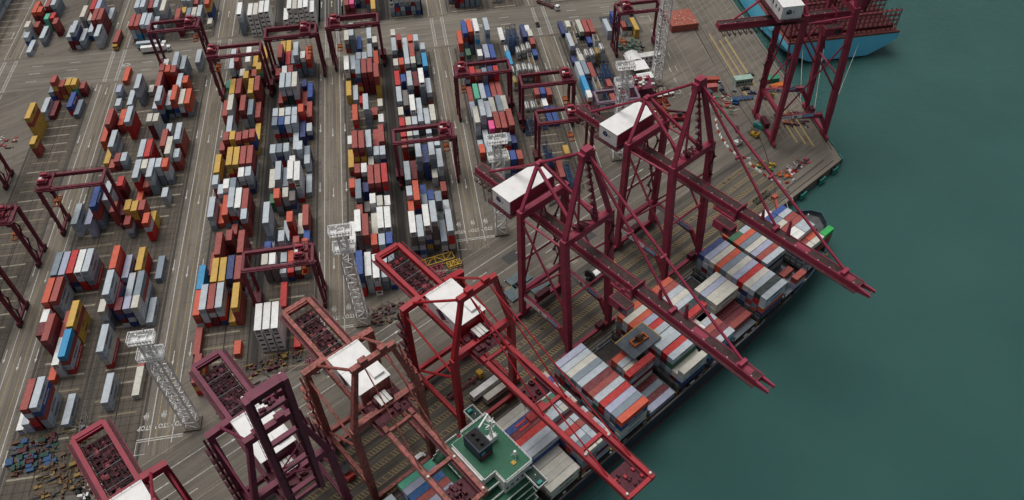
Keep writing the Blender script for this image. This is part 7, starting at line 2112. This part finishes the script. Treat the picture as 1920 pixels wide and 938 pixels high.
heap('steel_ramp', 'pink and dark steel ramp parts at the quay corner', (163.4, 243.2, 0), R(32), 24, 4.4, 1.4, .9, [mat('drum_pink', (0.45, 0.06, 0.09)), dark_steel])
heap('workshop_scraps', 'orange and grey workshop scraps near the second barrier chain', (152.0, 237.6, 0), 0, 20, 3.4, 2.0, 1.0, [orange, grey_steel])
heap('quay_gear', 'scattered repair gear and cables on the quay beside the far crane', (143.6, 289.5, 0), R(-10), 44, 5.5, 9.0, .9, [offwhite, brownp, redp, greenp])
heap('crane_repair_parts', 'dark crane repair parts between the legs of the far crane', (171, 274, 0), R(-10), 34, 7, 6, 1.2, [dark_steel, orange, M_CLUT])
heap('tool_store', 'jumbled tool store with blue tarpaulins at the lower left yard corner', (-139.2, 152.5, 0), R(8), 90, 7.0, 6.0, 1.8, [dark_steel, M_CLUT, brownp, mat('tarpaulin_dull_blue', (.03, .08, .18), .7), mat('bottle_green', (.015, .06, .045), .7)], 5, 1.8)
heap('scrap_frames', 'brown and yellow scrap frames at the bottom left', (-127.6, 142.8, 0), R(20), 90, 8.5, 8.0, 1.2, [brownp, dark_steel, brownp, mat('ochre_steel', (.22, .14, .03), .7)], 12, 1.3)
heap('rope_drums', 'pale rope drums and dark sacks left of the crimson crane', (-118.0, 135.5, 0), 0, 26, 4.0, 3.0, 1.8, [offwhite, rubber], 2)
heap('yellow_supports', 'yellow trestles and pipes along the lower left pad end', (-126.0, 158.6, 0), R(12), 24, 3.0, 4.6, 1.2, [mat('ochre_steel', (.22, .14, .03)), grey_steel, dark_steel], 6)
heap('left_store', 'white green and red supplies heaped at the far left edge', (-205, 305, 0), 0, 120, 12, 14, 1.4, [brownp, offwhite, greenp, redp, yellow], 10)
heap('steel_bundle', 'long red and white frames lying on the pads at the left', (-200, 325, 0), 0, 40, 11, 4, .8, [offwhite, redp, dark_steel], 8)
heap('gantry_remains', 'dark gantry machine parts under the left edge cranes', (-186, 214, 0), 0, 120, 8, 22, 3.0, [M_CLUT, dark_steel, M_RTG, brownp], 14)
heap('mast_foot_gear', 'dark steel offcuts at the foot of the mast above the pink crane', (-22.5, 190.5, 0), R(12), 60, 8, 4.2, 1.4, [M_CLUT, dark_steel, brownp], 14)
heap('mast_side_parts', 'black machine parts between the left mast and the plum crane', (-70.5, 160.5, 0), R(25), 90, 10, 6, 1.2, [dark_steel, rubber, M_CLUT], 18)
heap('pad_end_parts', 'yellow supports and dark racks below the maroon gantry hoist', (-62, 176.0, 0), R(16), 60, 10, 3, 1.6, [dark_steel, M_CLUT, mat('ochre_steel', (.22, .14, .03))], 10)
heap('road_gear', 'loose green and grey machine parts on the pad by the maroon legs', (112, 348, 0), 0, 60, 8, 5, 1.6, [dark_steel, greenp, grey_steel], 6)
# yellow truss frame, red lattice frame and smaller yellow frame by the pad
def truss(name, label, loc, rz, L_, w_, h, mt, r=.16):
    t = thing(name, label, 'lifting frame', loc, rz); m = MB()
    for y in (-w_ / 2, w_ / 2):
        for z in (.2, h): m.beam((-L_ / 2, y, z), (L_ / 2, y, z), r * 2)
    k = 4
    for i in range(k + 1):
        x = -L_ / 2 + L_ * i / k
        for y in (-w_ / 2, w_ / 2): m.beam((x, y, .2), (x, y, h), r * 1.6)
        m.beam((x, -w_ / 2, h), (x, w_ / 2, h), r * 1.6)
        if i < k: m.beam((x, -w_ / 2 if i % 2 else w_ / 2, h), (x + L_ / k, w_ / 2 if i % 2 else -w_ / 2, h), r * 1.4)
    m.build('truss', mt, t); return t
truss('yellow_lifting_frame', 'long yellow truss frame lying in front of the mast-right container block', (-1.6, 213.6, 0), R(12), 15, 3.6, 1.8, yellow)
truss('red_lifting_frame', 'dark red lattice frame below the long yellow truss', (-3.2, 207.9, 0), R(12), 9, 5.0, 1.6, M_CR_A)
truss('short_yellow_frame', 'short yellow frame at the right end of the truss', (5.6, 211.0, 0), R(12), 5.6, 2.6, 1.4, yellow)
truss('stacked_trestles', 'brown stack of trestles on the apron between the twin cranes', QW(-74.5, -3.4, 0), TH + R(90), 7, 2.4, 3.0, brownp, .12)
truss('beam_racks', 'dark green beam racks on the apron close to the ship bow', QW(-46.5, -8.6, 0), TH, 9, 2.0, 1.2, mat('rack_green', (.05, .06, .04), .8), .12)
truss('maroon_rack', 'maroon rack beside the yellow trestle near the plum crane', (-49.0, 171.5, 0), R(5), 4.0, 6.0, 2.6, M_RTG, .15)
yt = thing('yellow_trestle', 'bright yellow trestle with a diagonal prop near the rusty pink crane', 'trestle', (-41.5, 168.5, 0), R(10)); m = MB(); m.beam((0, -3, .3), (0, 3, .5), .5); m.build('base', yellow, yt); m = MB(); m.beam((1, 3, .3), (4.4, -1.6, 2.4), .4); m.build('prop', yellow, yt)
# hatch cover slabs parked behind the left twin crane
for i, (u, n_, a) in enumerate(((-157.5, -39.5, 0), (-148.6, -36.6, 0), (-152.5, -43.4, 0))):
    t = thing('parked_hatch_cover', 'teal grey hatch cover on the road behind the left twin crane, %s' % ('nearest slab', 'right slab', 'rear slab')[i], 'hatch cover', QW(u, n_, 0), TH + a, 'hatch covers parked behind the crane')
    m = MB(); m.box(-4.4, 4.4, -3.0, 3.0, .3, .9); [m.box(k - .06, k + .06, -3.0, 3.0, .9, .96) for k in (-3, -1.5, 0, 1.5, 3)]; m.build('cover_plate', mat('slab_teal_grey', (.12, .16, .17), .6, var=.35, rust=.1), t)
    m = MB(); m.box(-4.5, 4.5, 3.0, 3.2, .1, .9); m.box(-.4, 1.2, -.4, -.2, .96, 1.0); m.build('edge', yellow if i == 0 else grey_steel, t)
# white domed cable house and steel works behind
dm_ = thing('white_dome_cover', 'white rounded weather cover between the twin cranes', 'cover', (51.5, 242.0, 0), R(30))
m = MB()
for i in range(6):
    a0 = math.pi * i / 6; a1 = math.pi * (i + 1) / 6; m.poly([(-5, 2.6 * math.cos(a0), 3 + 1.3 * math.sin(a0)), (5, 2.6 * math.cos(a0), 3 + 1.3 * math.sin(a0)), (5, 2.6 * math.cos(a1), 3 + 1.3 * math.sin(a1)), (-5, 2.6 * math.cos(a1), 3 + 1.3 * math.sin(a1))])
m.poly([(-5, 2.6 * math.cos(math.pi * i / 6), 3 + 1.3 * math.sin(math.pi * i / 6)) for i in range(7)]); m.poly([(5, 2.6 * math.cos(math.pi * i / 6), 3 + 1.3 * math.sin(math.pi * i / 6)) for i in range(6, -1, -1)])
m.build('cover_shell', white, dm_); m = MB(); m.box(-4.9, 4.9, -2.5, 2.5, 0, 3); m.build('wall', offwhite, dm_)
